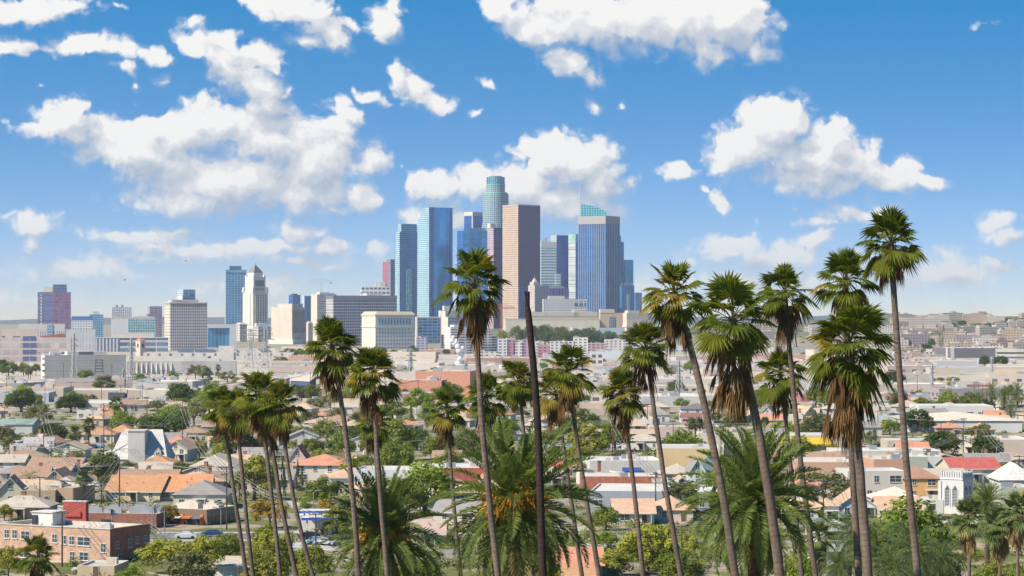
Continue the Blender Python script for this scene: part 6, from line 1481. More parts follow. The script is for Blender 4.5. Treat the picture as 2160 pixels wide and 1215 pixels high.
# arched shed
d = D(858); e = thing('arched_shed', 'silver arched shed next to the black panelled hall', 'shed', (X(2056, d), d + 14, 0)); mb = MB(); r_ = 44 / FPX * d / 2
N = 10
P = [(r_ * math.cos(math.pi * k / N), r_ * .95 * math.sin(math.pi * k / N)) for k in range(N + 1)]
for k in range(N): mb.face([(P[k][0], -14, P[k][1]), (P[k][0], 14, P[k][1]), (P[k+1][0], 14, P[k+1][1]), (P[k+1][0], -14, P[k+1][1])])
mb.put('shell', M_METAL, e); mb = MB(); mb.face([(x_, -14, z_) for x_, z_ in P]); mb.put('front_wall', flat((.36, .36, .42)), e); OCC.append((e.location.x, e.location.y, 14))
# dirt mound
d = D(790); mb = MB(); n = 24
for k in range(n):
    g = 2*math.pi*k/n; mb.v.append((X(2138, d) + 24*math.cos(g), d + 20*math.sin(g), -.2))
for k in range(n):
    g = 2*math.pi*k/n; q = R.uniform(.45, .6); mb.v.append((X(2142, d) + 24*q*math.cos(g), d + 20*q*math.sin(g), 3.4 + R.uniform(-.4, .4)))
mb.v.append((X(2145, d), d, 4.6))
for k in range(n):
    j = (k+1) % n; mb.f.append((k, j, n+j, n+k)); mb.f.append((n+k, n+j, 2*n)); mb.mi += [0, 0]; mb.uv += [[(0, 0)]*4, [(0, 0)]*3]
tag(mb.put('earth_mound', flat((.48, .30, .19), .95, .2, .3), smooth=True), 'broad heap of bare rusty earth near the dark palms', 'mound')
# --- terraces of the far right hill, one block after another
HILL = [(1889,1922,662,676),(1902,1990,671,690),(1925,1965,668,680),(1960,2000,664,680),(1985,2030,660,676),(2000,2022,659,668),(2030,2064,663,680),(2040,2092,662,684),(2058,2080,659,668),(2080,2120,668,682),(1888,1930,678,694),(1930,1975,684,700),
        (1975,2010,684,696),(2014,2060,690,704),(1890,1925,692,712),(1925,1990,694,706),(1990,2040,699,714),(2060,2115,690,706),(2120,2166,693,722),(1895,1960,704,734),(1960,2012,712,728),(2016,2060,706,722),(2052,2100,712,732),(2095,2140,718,734),
        (2130,2170,722,738),(1996,2050,724,740),(2060,2092,724,738),(1885,1915,716,738),(1920,1948,744,756),(1950,1985,742,756),(1888,1920,748,760),(1925,1990,752,764),(1850,1892,690,708),(1800,1860,694,712)]
cols = [(.40,.29,.22),(.54,.45,.35),(.34,.24,.20),(.58,.50,.42),(.44,.33,.27),(.30,.25,.26),(.50,.40,.33),(.42,.35,.31)]
for k in range(46):
    q = R.uniform(1570, 2170); yb_ = R.uniform(676, 745); w_ = R.uniform(16, 46); HILL.append((q - w_/2, q + w_/2, yb_ - R.uniform(9, 18), yb_))
for i, (x0, x1, yt, yb) in enumerate(sorted(HILL, key=lambda q: q[3])):
    dd = DG((x0 + x1)/2, yb)
    xc = X((x0 + x1)/2, dd + 8); z0 = Z(yb, dd); w = (x1 - x0)/FPX*dd; H = Z(yt, dd) - z0; c = cols[(i*5) % 8]
    e = thing('terrace_house', None, 'apartment block', (xc, dd + 8, z0 - 14), math.radians(R.uniform(-14, 14)), 'terraced blocks on the far right hill')
    blk(e, -w/2, w/2, -8, 8, 0, H + 14, facade(c, (.10, .09, .12), 4.2, 3.6, (.25, .75), (.3, .72), .5), None, flat((.52, .34, .26) if i % 3 == 0 else (.6, .52, .45)))
    for k in range(2 + i % 2):
        mb = MB(); q = -w*.4 + w*.8*R.random(); ww = R.uniform(2, 6); mb.box(q - ww, q + ww, -5, 5, H + 14, H + 14 + R.uniform(1.5, 3.5)); mb.put('roof_house', flat(cols[(i + k*3) % 8]), e)
    AUTO.append((e, ('rust roofed', 'flat roofed')[i % 3 > 0] + ' ' + ('brown', 'cream', 'brown', 'pale', 'tan', 'grey', 'beige', 'dun')[(i*5) % 8], 'terraced block', (x0 + x1)/2, (yt + yb)/2))
    OCC.append((xc, dd + 8, w*.5))
# --- coloured apartment rows behind the thin dead trunk
for (x0, x1, yt, yb, c, lb) in ((1050,1072,715,752,(.62,.58,.62),'pale lilac end of the apartment row behind the bare trunk'),(1070,1086,716,752,(.36,.16,.24),'plum coloured bay of the apartment row behind the bare trunk'),(1084,1104,722,752,(.66,.66,.70),'white bay of the apartment row behind the bare trunk'),
    (1102,1118,718,752,(.40,.24,.34),'mauve bay of the apartment row behind the bare trunk'),(1118,1136,722,752,(.70,.68,.68),'white bay beside the rose coloured apartment bay'),(1134,1160,728,754,(.42,.20,.24),'rose coloured apartment bay low in the row'),
    (1160,1212,720,748,(.66,.62,.60),'cream apartment house right of the rose coloured bay'),(1210,1240,712,748,(.70,.67,.64),'white apartment house with a lift tower on top'),(1238,1278,724,746,(.44,.26,.28),'brick red gridded apartment house below the bank of trees'),(1276,1320,716,744,(.64,.58,.55),'pale stepped apartment house at the right of the brick red one'),
    (1316,1370,722,742,(.60,.56,.55),'low pale apartments behind the drooping fan palms'),(878,900,712,742,(.30,.30,.46),'blue violet low block beneath the glazed tan office'),(898,936,706,734,(.66,.62,.60),'white low block with a violet corner under the glazed tan office'),(1000,1052,742,760,(.58,.54,.52),'grey white low building at the foot of the stepped apartment block')):
    works(lb, x0, x1, yt, yb, c, (.62, .58, .54), 20, 0, 'apartment_house', 'apartment house', bays=(5.2, 3.2, (.22, .78), (.3, .75)), units=2)
# --- infill: yards and sheds, then houses, wherever the plain is still empty
def free(x, y, r):
    return all((x - a)**2 + (y - b)**2 > (r + c)**2 * .62 for a, b, c in OCC)
RW = random.Random(77)
n_ = 0
WCOL = [((.64,.56,.47),'white'),((.58,.46,.36),'tan'),((.48,.44,.41),'grey'),((.62,.50,.38),'cream'),((.44,.24,.19),'brick red'),((.40,.42,.48),'slate blue'),((.56,.42,.35),'pinkish'),((.30,.27,.26),'brown grey')]
for k in range(1500):
    if n_ >= 130: break
    px = RW.uniform(-30, 2190); yb = RW.choice((RW.uniform(738, 790), RW.uniform(770, 862)))
    if px > 1880 and yb < 770: continue
    if px < 620 and yb < 822: continue
    if 1020 < px < 1370 and yb < 752: continue
    if 930 < px < 1010 and yb < 790: continue
    dd = D(yb); w = RW.uniform(14, 52) * (1.3 if yb < 790 else 1); dp = RW.uniform(14, 34); r = math.hypot(w, dp)*.42
    if not free(X(px, dd), dd + dp/2, r): continue
    H = RW.uniform(4, 8.5); c, cw = RW.choice(WCOL); hw = w/dd*FPX/2
    kind = RW.random(); yt = yb - H/dd*FPX
    rf, rw = RW.choice((((.80,.73,.64),'white roofed'),((.72,.60,.47),'cream roofed'),((.46,.44,.43),'grey roofed'),((.56,.38,.28),'rusty roofed')))
    works(None, px - hw, px + hw, yt, yb, c, rf, dp, RW.uniform(-12, 12), 'warehouse', 'warehouse', bays=(RW.uniform(5, 9), 60, (.2, .6), (.02, .05)) if kind < .4 else None, units=RW.randrange(1, 5), rnd=RW, auto=(rw + ' ' + cw, 'shed' if w < 26 else 'warehouse'))
    n_ += 1
n_ = 0
HW = [((.66,.60,.52),'cream'),((.58,.47,.36),'tan'),((.50,.47,.45),'grey'),((.66,.60,.52),'white'),((.60,.44,.34),'peach'),((.40,.28,.21),'brown'),((.46,.54,.60),'blue grey'),((.56,.58,.48),'sage')]
for k in range(2500):
    if n_ >= 150: break
    px = RW.uniform(-30, 2190); yb = 858 + 250 * RW.random()**1.5
    if 60 < px < 500 and 1060 < yb < 1140: continue
    if 430 < px < 760 and yb > 1040: continue
    dd = D(yb); w = RW.uniform(7.5, 12.5); dp = RW.uniform(8, 12); r = math.hypot(w, dp)*.41
    if not free(X(px, dd), dd + dp/2, r): continue
    c, cw = RW.choice(HW); rc = RW.choice(('brown','tan','grey','pale','orange','peach','terra','tan','brown','peach','tan')); hw = w/dd*FPX/2
    kd = RW.choice(('gx','gy','hip','hip','gx','flat'))
    house(None, px - hw, px + hw, yb, RW.uniform(2.6, 3.4) if kd != 'flat' else RW.uniform(3, 4.6), RW.uniform(1.4, 2.2), kd, c, rc, dp, RW.uniform(-20, 20), chim=RW.randrange(2), rnd=RW, auto=({'brown':'brown','tan':'tan','grey':'grey','pale':'pale','orange':'orange','peach':'peach','terra':'rust','dark':'dark'}[rc] + ' roofed ' + cw, {'gx':'side-gabled house','gy':'front-gabled house','hip':'hip-roofed house','flat':'flat-roofed house'}[kd]), group='small houses of the plain')
    n_ += 1
n_ = 0
for k in range(3000):
    if n_ >= 120: break
    px = RW.uniform(-30, 2190); yb = RW.choice((RW.uniform(742, 870), 850 + 260*RW.random()**1.4))
    if 60 < px < 500 and 1060 < yb < 1150: continue
    if px < 620 and 742 < yb < 800: continue
    dd = D(yb); w = RW.uniform(8, 15)
    if yb > 1120 or not free(X(px, dd), dd, w*.22): continue
    if 1950 < px < 2080 and yb > 960: continue
    kd = RW.choice(('green','green','bright','olive','bright','yellow','dusk','dark'))
    tree(kd, px, yb, w/dd*FPX, w*RW.uniform(.6, .9)/dd*FPX, rnd=RW); n_ += 1
# ------------------------------------------------------------------ fan palms
def palmleaf(name, c1, c2, trans=.2, rough=.6, dead=None):
    """leaf colour varies from leaf to leaf (uv x) and a little from blade to blade"""
    m, t, out = newmat(name); uv = t.n('ShaderNodeUVMap'); uv.uv_map = 'uv'; s = t.sep(uv.outputs[0]); geo = t.n('ShaderNodeNewGeometry'); oi = t.n('ShaderNodeObjectInfo')
    f = t.m('FRACT', t.m('ADD', s[0], oi.outputs['Random'])); g = t.m('ADD', t.m('MULTIPLY', f, .6), t.m('MULTIPLY', geo.outputs['Random Per Island'], .4))
    col = t.mix(g, c4(c1), c4(c2))
    if dead: col = t.mix(t.m('MULTIPLY', t.m('GREATER_THAN', f, dead[1]), t.rng(s[1], 0, 1, .25, 1.0)), col, c4(dead[0]))
    b = principled(t, col, rough, .12); tr = t.n('ShaderNodeBsdfTranslucent'); t.put(tr.inputs[0], t.v('MULTIPLY', col, (1.3, 1.2, .5))); mx = t.n('ShaderNodeMixShader'); mx.inputs[0].default_value = trans
    t.put(mx.inputs[1], b.outputs[0]); t.put(mx.inputs[2], tr.outputs[0]); t.put(out.inputs[0], mx.outputs[0]); return m
M_FAN = palmleaf('fan palm leaf', (0.042, 0.070, 0.006), (0.165, 0.180, 0.018), .38, .6, dead=((0.26, 0.17, 0.03), .90))
M_FAN2 = palmleaf('pale fan palm leaf', (0.06, 0.10, 0.03), (0.17, 0.20, 0.06), .25, .5, dead=((0.34, 0.26, 0.10), .9))
M_SKIRT = palmleaf('dry palm leaf', (0.060, 0.033, 0.015), (0.215, 0.125, 0.052), .12, .8)
M_SKIRT2 = palmleaf('straw palm leaf', (0.20, 0.125, 0.055), (0.42, 0.29, 0.14), .12, .8)
M_STEM = flat((0.13, 0.13, 0.04), .7, .25, 1.0)
def barkmat(name, c1, c2, ring):
    m, t, out = newmat(name)
    uv = t.n('ShaderNodeUVMap'); uv.uv_map = 'uv'; s = t.sep(uv.outputs[0]); tc = t.n('ShaderNodeTexCoord')
    n1 = t.noise(tc.outputs['Object'], 2.2, 4.0, .65)
    f = t.m('FRACT', t.m('ADD', t.m('DIVIDE', s[1], ring), t.m('MULTIPLY', n1, .9)))
    n2 = t.noise(t.v('MULTIPLY', tc.outputs['Object'], (1, 1, .12)), 1.3, 3.0, .6)
    k = t.m('ADD', t.m('MULTIPLY', t.m('LESS_THAN', f, .3), -.20), t.rng(t.m('ADD', t.m('MULTIPLY', n1, .5), t.m('MULTIPLY', n2, .5)), .35, .65, .6, 1.35))
    col = t.v('SCALE', t.mix(t.rng(n2, .4, .6, 0, 1), c4(c1), c4(c2)), scale=k)
    t.put(out.inputs[0], principled(t, col, .95, .1).outputs[0]); return m
M_PBARK = barkmat('palm bark', (0.19, 0.145, 0.115), (0.11, 0.082, 0.066), .30)
M_PBARKD = barkmat('dead palm bark', (0.052, 0.034, 0.028), (0.03, 0.022, 0.02), .3)
M_DATE = barkmat('date palm bark', (0.10, 0.065, 0.04), (0.06, 0.04, 0.028), .35)
def fan(mb, o, d, pet, fanr, spread, droop, r, n=27, mi=0, fold=.5, stem=1):
    """one palmate leaf: stalk from o along d, pleated blades fanning out at its end"""
    d = d.normalized(); up = Vector((0, 0, 1))
    side = d.cross(up)
    side = Vector((1, 0, 0)) if side.length < .05 else side.normalized()
    side = (Matrix.Rotation(r.uniform(-.5, .5), 3, d) @ side).normalized(); nrm = side.cross(d)
    e = o + d * pet + Vector((0, 0, -pet * droop * .35)); md = (o + e) / 2 + Vector((0, 0, pet * .07))
    w = .028
    for p, q in ((o, md), (md, e)):
        mb.face([tuple(p - side * w), tuple(q - side * w), tuple(q + side * w), tuple(p + side * w)], stem)
        mb.face([tuple(p - nrm * w), tuple(q - nrm * w), tuple(q + nrm * w), tuple(p + nrm * w)], stem)
    d2 = (d + Vector((0, 0, -droop * .6))).normalized(); nrm = side.cross(d2).normalized(); fr = r.random()
    for i in range(n):
        a = -spread + 2 * spread * i / (n - 1) + r.uniform(-.02, .02)
        v = d2 * math.cos(a) + side * math.sin(a)
        L = fanr * (1 - .22 * abs(a / spread) ** 2) * r.uniform(.88, 1.08)
        pv = (side * math.cos(a) - d2 * math.sin(a))
        cup = nrm * (.16 * abs(math.sin(a)) * L)
        wv = max(.035, .62 * L * 2 * spread / n * .62); tw = nrm * (wv * fold * (1 if i % 2 else -1))
        b = e + v * .04; m_ = e + v * L * .58 + cup * .6 + Vector((0, 0, -droop * L * .10)); tp = e + v * L + cup * .5 + Vector((0, 0, -L * (droop * .42 + r.uniform(.02, .16))))
        mb.face([tuple(b), tuple(m_ - pv * wv - tw), tuple(tp), tuple(m_ + pv * wv + tw)], mi, [(fr, 0), (fr, .5), (fr, 1), (fr, .5)])
def fan_crown(seed, live=34, reach=2.55):
    r = random.Random(seed); mb = MB()
    for i in range(live):
        f = (i + .5) / live; el = math.radians(88 - 128 * f ** 1.1 + r.uniform(-11, 11)); az = i * 2.39996 + r.uniform(-.4, .4)
        d = Vector((math.cos(az) * math.cos(el), math.sin(az) * math.cos(el), math.sin(el)))
        L = reach * r.uniform(.70, 1.12) * (1.0 if f > .12 else .9)
        fan(mb, Vector((d.x * .12, d.y * .12, .1 - .35 * f)), d, L * .49, L * .55, math.radians(r.uniform(84, 122) if f > .12 else 55), .06 + .50 * f + r.uniform(-.06, .2), r)
    return mb
def fan_skirt(seed, n=46, L0=2.4, wide=1.0, tuft=0):
    r = random.Random(seed); mb = MB()
    for i in range(n):
        f = (i + .5) / n; az = i * 2.39996 + r.uniform(-.4, .4)
        if r.random() > .62 + .38 * math.sin(az * 2 + seed + f * 5): continue
        f = min(1, max(0, f + r.uniform(-.12, .18))); tilt = math.radians(r.uniform(22, 68) * (1 - .5 * f) * wide)
        d = Vector((math.cos(az) * math.sin(tilt), math.sin(az) * math.sin(tilt), -math.cos(tilt)))
        fan(mb, Vector((math.cos(az) * .22, math.sin(az) * .22, -.15 - f * L0 * .78)), d, r.uniform(.5, 1.15), r.uniform(.6, 1.45), math.radians(r.uniform(12, 46)), r.uniform(.9, 1.7), r, 11, 0, .9, 0)
    for i in range(tuft):      # dry flower stalks hanging out of the crown
        az = r.uniform(0, 6.28); p = [Vector((0, 0, 0)), Vector((math.cos(az) * .9, math.sin(az) * .9, .1)), Vector((math.cos(az) * 1.35, math.sin(az) * 1.35, -.9)), Vector((math.cos(az) * 1.4, math.sin(az) * 1.4, -2.0))]
        mb.tube(p, [.03, .025, .02, .01], 4)
        for k in range(16):
            q = p[2].lerp(p[3], r.random()); g = Vector((r.uniform(-.22, .22), r.uniform(-.22, .22), -r.uniform(.2, .5)))
            s_ = Vector((.035, 0, 0)); mb.face([tuple(q - s_), tuple(q + g * .5 + s_ * 1.4), tuple(q + g), tuple(q + g * .5 - s_ * 1.4)])
    return mb
FC = [fan_crown(900 + i, 30 + (i % 4) * 3).mesh('crown', [M_FAN, M_STEM]) for i in range(9)]
FCP = [fan_crown(920 + i, 34).mesh('crown', [M_FAN2, M_STEM]) for i in range(2)]
SK = {'s': [fan_skirt(930 + i, 34, 1.2, 1.2, 5).mesh('dead_skirt', M_SKIRT) for i in range(3)], 'm': [fan_skirt(940 + i, 54, 2.4, 1.15, 5).mesh('dead_skirt', M_SKIRT) for i in range(3)], 'l': [fan_skirt(950 + i, 96, 4.4, 1.25, 7).mesh('dead_skirt', M_SKIRT) for i in range(2)]}
SKP = [fan_skirt(960 + i, 70, 2.8, .9).mesh('dead_skirt', M_SKIRT2) for i in range(2)]
def fan_palm(label, xh, yh, rp, xb, wpx, d, sk='m', xm=None, cm=None, pale=False, i=[0], group='tall fan palms on the near slope', foot=None):
    """heart of the crown at (xh, yh) in the photo, leaves reaching rp pixels; trunk passing xb at the lower edge; d metres away"""
    T = Vector((X(xh, d), d, Z(yh, d))); s = rp / FPX * d / 2.3
    yb_ = 1215 if foot is None else foot
    B = Vector((X(xb, d), d, Z(yb_, d))); q = (B - T)
    G = T + q * ((T.z - hgt(T.x, d)) / max(1e-3, T.z - B.z)) if foot is None else B
    G.z = hgt(G.x, d) - .2
    e = thing('fan_palm', label, 'palm', (G.x, G.y, G.z), 0, group)
    bow = 0.0
    if xm is not None: bow = (X(xm, d) - (T.x + B.x) / 2)
    pts = []; rad = []; w = wpx / FPX * d / 2; n = 26; rr = random.Random(int(xh * 7 + yh)); k_end = q.length / max((G - T).length, 1e-6)
    w *= .82
    for k in range(n + 1):
        f = k / n; u = f / max(k_end, 1e-6)
        p = T.lerp(G, f); p.x += bow * 4 * u * (1 - u) if u < 1 else bow * -2.0 * (u - 1) * 1.0
        p.x += rr.uniform(-.02, .02); pts.append(p - Vector(e.location)); rad.append(w * (.80 + .38 * f) * rr.uniform(.97, 1.03))
    mb = MB(); mb.tube(pts[::-1], rad[::-1], 9); mb.put('trunk', M_PBARK, e, smooth=True)
    i[0] += 1; rz = rr.uniform(0, 6.28); loc = tuple(T - Vector(e.location)); tl = (rr.uniform(-.07, .07), rr.uniform(-.1, .1), rz)
    put('crown', (FCP if pale else FC)[i[0] % (2 if pale else 9)], e, loc, tl, (s, s, s))
    if sk: put('dead_skirt', SKP[i[0] % 2] if pale else SK[sk][i[0] % len(SK[sk])], e, loc, (tl[0] * .3, tl[1] * .3, rz), (s * .78, s * .78, s * .84))
    return e
HP = [
 ('fan palm with yellowed left fronds, leftmost of the five slender trunks', 470, 852, 46, 521, 12, 196, 'm', 493),
 ('fan palm with a hanging brown skirt, second of the five slender trunks', 499, 858, 44, 534, 12, 190, 'm', 514),
 ('highest fan palm of the five slender trunks', 548, 828, 54, 592, 12, 180, 'm', 570),
 ('fan palm with golden dry fronds, fourth of the five slender trunks', 566, 872, 46, 626, 13, 186, 'm', 590),
 ('fan palm on the most slanting trunk, rightmost of the five slender trunks', 592, 850, 50, 661, 12, 178, 'm', 616),
 ('tall fan palm with a ragged dark skirt before the long striped office', 700, 728, 62, 757, 15, 166, 'm', 736),
 ('fan palm with a wide crown right of the ragged dark-skirted one', 787, 788, 62, 818, 14, 160, 'm', 799),
 ('low fan palm hidden under the wide-crowned palm, skirt almost black', 788, 888, 42, 806, 10, 240, 'm', 797),
 ('lone tall fan palm before the blue and tan towers', 1001, 596, 76, 1051, 17, 141, 'm', 1018),
 ('short fan palm with a golden brown skirt left of the big date palm', 943, 858, 50, 972, 11, 226, 'm', 955),
 ('fan palm half hidden behind the lone tall palm trunk', 1026, 832, 52, 1044, 11, 216, 'm', 1033),
 ('fan palm just left of the bare dead trunk', 1094, 802, 50, 1122, 11, 214, 's', 1112),
 ('fan palm with one long golden frond right of the bare dead trunk', 1196, 780, 60, 1265, 13, 182, 'm', 1228),
 ('fan palm with a blackish skirt behind the golden-fronded one', 1172, 828, 50, 1228, 12, 204, 'm', 1200),
 ('fan palm with neat drooping fronds beside the apricot wall', 1312, 826, 52, 1357, 13, 194, 'm', 1336),
 ('fan palm leaning over the neat drooping one', 1362, 732, 58, 1437, 14, 178, 'm', 1396),
 ('stout leaning fan palm, first of the big right-hand group', 1424, 618, 76, 1552, 21, 138, 'm', 1500),
 ('broad fan palm with the longest brown skirt, before the fruitless date palm', 1546, 672, 98, 1646, 26, 132, 'l', 1606),
 ('slim fan palm with amber dead leaves in its crown', 1656, 614, 66, 1721, 15, 172, 'm', 1683),
 ('lower fan palm on a dark slim trunk between the broad skirted palms', 1646, 786, 58, 1692, 13, 190, 'm', 1670),
 ('massive fan palm with a straw thatched skirt and huge green fronds', 1790, 724, 102, 1832, 26, 128, 'l', 1812),
 ('dark fan palm rising behind the massive thatched one', 1783, 588, 70, 1812, 18, 158, 's', 1794),
 ('tallest straight fan palm, its crown highest against the clouds', 1880, 512, 74, 1937, 19, 150, 's', 1903),
]
for (lb, xh, yh, rp, xb, w_, d_, sk, xm) in HP: fan_palm(lb, xh, yh, rp, xb, w_, d_, sk, xm)
# dead trunk without a crown
d = 138; T = Vector((X(1110, d), d, Z(622, d))); B = Vector((X(1151, d), d, Z(1215, d))); G = T + (B - T) * ((T.z - hgt(T.x, d)) / (T.z - B.z)); G.z = hgt(G.x, d) - .2
e = thing('dead_palm_trunk', 'bare dead palm trunk without a crown, dark and pointed at the top', 'dead palm', tuple(G)); mb = MB(); pts = []; rad = []
for k in range(27):
    f = k / 26; p = T.lerp(G, f); p.x += .16 * math.sin(f * 7); pts.append(p - G); rad.append(.225 * (.86 + .35 * f) if k > 1 else (.04, .2)[k])
mb.tube(pts[::-1], rad[::-1], 9); mb.put('trunk', M_PBARKD, e, smooth=True)
mb = MB()
for k in range(5): mb.bar(tuple(pts[1] + Vector((R.uniform(-.15, .15), R.uniform(-.15, .15), 0))), tuple(pts[0] + Vector((R.uniform(-.2, .2), R.uniform(-.2, .2), R.uniform(-.2, .25)))), .045)
mb.put('splintered_top', M_PBARKD, e)
# lower palms
fan_palm('young fan palm with a straw skirt and no neighbour above, beside the white louvred tower', 2042, 1092, 44, 2052, 10, 262, 'm', None, None, True, group='young straw-skirted palms', foot=1320)
fan_palm('young fan palm with a straw skirt, middle one of the three by the date palm', 2108, 1106, 46, 2114, 10, 256, 'm', None, None, True, group='young straw-skirted palms', foot=1320)
fan_palm('young fan palm with a straw skirt at the picture edge, highest of the three', 2146, 1078, 44, 2148, 10, 250, 'm', None, None, True, group='young straw-skirted palms', foot=1320)
fan_palm('small lush fan palm in front of the brick corner building', 80, 1172, 48, 84, 10, 330, 's', None, None, False, group='small fan palms', foot=1270)
fan_palm('pale fan palm with a fat skirt, left one of the garden pair', 158, 914, 17, 158, 4.5, D(948), 'm', None, None, True, group='small fan palms', foot=948)
fan_palm('pale fan palm on a bare stem, right one of the garden pair', 187, 894, 17, 187, 4, D(952), 's', None, None, True, group='small fan palms', foot=952)
fan_palm('stubby fan palm skirted to the ground beside the tan garages', 174, 1008, 18, 175, 6, D(1060), 'l', None, None, True, group='small fan palms', foot=1060)
fan_palm('tall pale fan palm among the dark trees above the rust roofs', 245, 852, 19, 247, 4, D(905), 'm', None, None, True, group='small fan palms', foot=905)
fan_palm('small straw-coloured fan palm beside the far round date palm', 899, 872, 13, 900, 4, D(900), 'm', None, None, True, group='small fan palms', foot=900)
fan_palm('tiny fan palm beside the tan round tree near the station sheds', 442, 758, 7, 442, 1.6, D(776), None, None, None, False, group='small fan palms', foot=776)
fan_palm('tiny pale fan palm before the grey warehouse wall', 460, 775, 7, 460, 1.8, D(800), 's', None, None, True, group='small fan palms', foot=800)
fan_palm('fan palm peeping over the fronds at the right of the fruitless date palm', 1728, 1130, 40, 1724, 9, 240, 'm', None, None, True, group='small fan palms', foot=1300)
# ------------------------------------------------------------------ date palms and other feather palms
M_DATEL = leafmat('date palm leaf', (0.075, 0.12, 0.030), (0.22, 0.27, 0.075), .45, .7, None, .08)
M_QUEEN = leafmat('soft feather leaf', (0.045, 0.085, 0.035), (0.13, 0.19, 0.075), .3, .7, None, .08)
M_DRYF = leafmat('dry feather leaf', (0.09, 0.055, 0.028), (0.24, 0.16, 0.085), .12, .8)
M_RACH = flat((0.17, 0.18, 0.04), .8, .2, 1.0, .08)
M_ORANGE = flat((0.72, 0.25, 0.02), .6, .3, 2.0)
M_ORANGE2 = flat((0.52, 0.30, 0.03), .6, .3, 2.0)
def frond(mb, o, az, el, L, bend, r, n=46, lw=.05, ll=.66, vee=.5, droop=.25, mi=0, ms=1):
    """one feather leaf: arching midrib with two rows of leaflets"""
    p = Vector(o); st = L / n; pts = [p.copy()]; dirs = []
    for k in range(n):
        f = (k + .5) / n; e_ = el - bend * f ** 1.35
        d = Vector((math.cos(az) * math.cos(e_), math.sin(az) * math.cos(e_), math.sin(e_))); p = p + d * st; pts.append(p.copy()); dirs.append(d)
    rad = [.045 * (1 - .85 * k / n) for k in range(0, n + 1, 4)]
    mb.tube([pts[k] for k in range(0, n + 1, 4)], rad, 4, ms, False)
    side0 = Vector((-math.sin(az), math.cos(az), 0)); tw0, tw1 = r.uniform(-.3, .3), r.uniform(-.8, .8)
    for k in range(2, n):
        f = k / n; d = dirs[k]; nrm = d.cross(side0).normalized(); ro = Matrix.Rotation(tw0 + tw1 * f, 3, d); sd = ro @ side0; nrm = ro @ nrm
        l_ = ll * (math.sin(math.pi * min(1, (f * .93 + .1))) ** .55) * r.uniform(.85, 1.1)
        for s in (-1, 1):
            v = (sd * s * .80 + d * (.42 + .5 * f) + nrm * vee * r.uniform(.2, 1.5)).normalized()
            b = pts[k] + d * r.uniform(0, st); tip = b + v * l_ + Vector((0, 0, -droop * l_)); md = b + v * l_ * .5 + Vector((0, 0, -droop * l_ * .12)); w = d * lw
            mb.face([tuple(b - w * .6), tuple(md - w), tuple(tip), tuple(md + w)], mi)
def date_palm(label, xh, yh, rp, d, nf=74, fruit=6, name='date_palm', mats=None, Lm=5.1, foot=None, group='feather palms', soft=False, seed=1, ntrunk=.42, dry=16, sparse=84):
    r = random.Random(seed); T = Vector((X(xh, d), d, Z(yh, d))); s = rp / FPX * d / Lm
    zg = hgt(T.x, d) - .3 if foot is None else 0.0
    e = thing(name, label, 'palm', (T.x, T.y, zg), 0, group); H = T.z - zg
    mb = MB(); w = ntrunk * s; mb.tube([(0, 0, 0), (0, 0, H * .5), (0, 0, max(H - 1.6 * s, H * .6)), (0, 0, H - .5 * s), (0, 0, H)], [w * 1.1, w, w * 1.05, w * 1.5, w * .8], 10); mb.put('trunk', M_DATE, e, smooth=True)
    mb = MB()
    for i in range(nf):
        f = (i + .5) / nf; el = math.radians(86 - 138 * f + r.uniform(-6, 6)); az = i * 2.39996 + r.uniform(-.2, .2)
        L = Lm * r.uniform(.86, 1.08) * (.92 if f < .1 else 1)
        o = (math.cos(az) * .3, math.sin(az) * .3, .25 - .95 * f)
        if soft: frond(mb, o, az, el, L, math.radians(r.uniform(70, 115)), r, sparse, .04, .8, .15, .75)
        else: frond(mb, o, az, el, L, math.radians(16 + 56 * f ** .7 + r.uniform(-8, 9)), r, sparse, .062 * (84 / sparse) ** .5 * .8, .74, .62 - .2 * f, .14)
    o = mb.put('crown', [mats or M_DATEL, M_RACH], e); o.location = (0, 0, H); o.scale = (s, s, s)
    if dry:
        mb = MB()
        for i in range(dry):
            az = i * 2.39996 + r.uniform(-.3, .3); frond(mb, (math.cos(az) * .35, math.sin(az) * .35, -.8 - r.random() * .6), az, math.radians(r.uniform(-72, -48)), Lm * r.uniform(.62, .85), math.radians(28), r, 26, .06, .5, .1, .5)
        o = mb.put('dry_fronds', [M_DRYF, M_DRYF], e); o.location = (0, 0, H); o.scale = (s, s, s)
    for i in range(fruit):
        az = math.radians(-90 + (i - fruit / 2 + .5) * 215 / fruit) + r.uniform(-.2, .2); mb = MB(); c = Vector((math.cos(az) * 1.15, math.sin(az) * 1.15, r.uniform(-.35, .6)))
        mb.tube([(0, 0, -.2), tuple(c * .6 + Vector((0, 0, .35))), tuple(c)], [.05, .045, .03], 5)
        for k in range(150):
            g = Vector((r.gauss(0, .45), r.gauss(0, .45), r.gauss(0, .3))) + c.normalized() * .35; t1 = c + g * .55; t2 = c + g + Vector((0, 0, -r.uniform(.35, .9))); q = Vector((r.uniform(-1, 1), r.uniform(-1, 1), 0)).normalized() * .036
            mb.face([tuple(c - q * .5), tuple(t1 - q), tuple(t2), tuple(t1 + q)])
        o = mb.put('fruit_cluster', M_ORANGE if i % 3 else M_ORANGE2, e); o.location = (0, 0, H); o.scale = (s, s, s)
    OCC.append((T.x, T.y, 3)); return e
date_palm('small date palm with orange fruit stalks under the ragged and wide-crowned fan palms', 808, 1122, 152, 184, 70, 6, seed=11)
date_palm('big date palm full of orange fruit clusters, crossed by the bare dead trunk', 1090, 1056, 190, 154, 78, 9, seed=12)
date_palm('wide dark date palm without fruit between the two stoutest leaning trunks', 1592, 1046, 176, 156, 80, 0, seed=13)
date_palm('neat round date palm right of the white louvred tower', 2083, 1058, 50, 352, 60, 0, Lm=4.6, seed=14, dry=8, sparse=24)
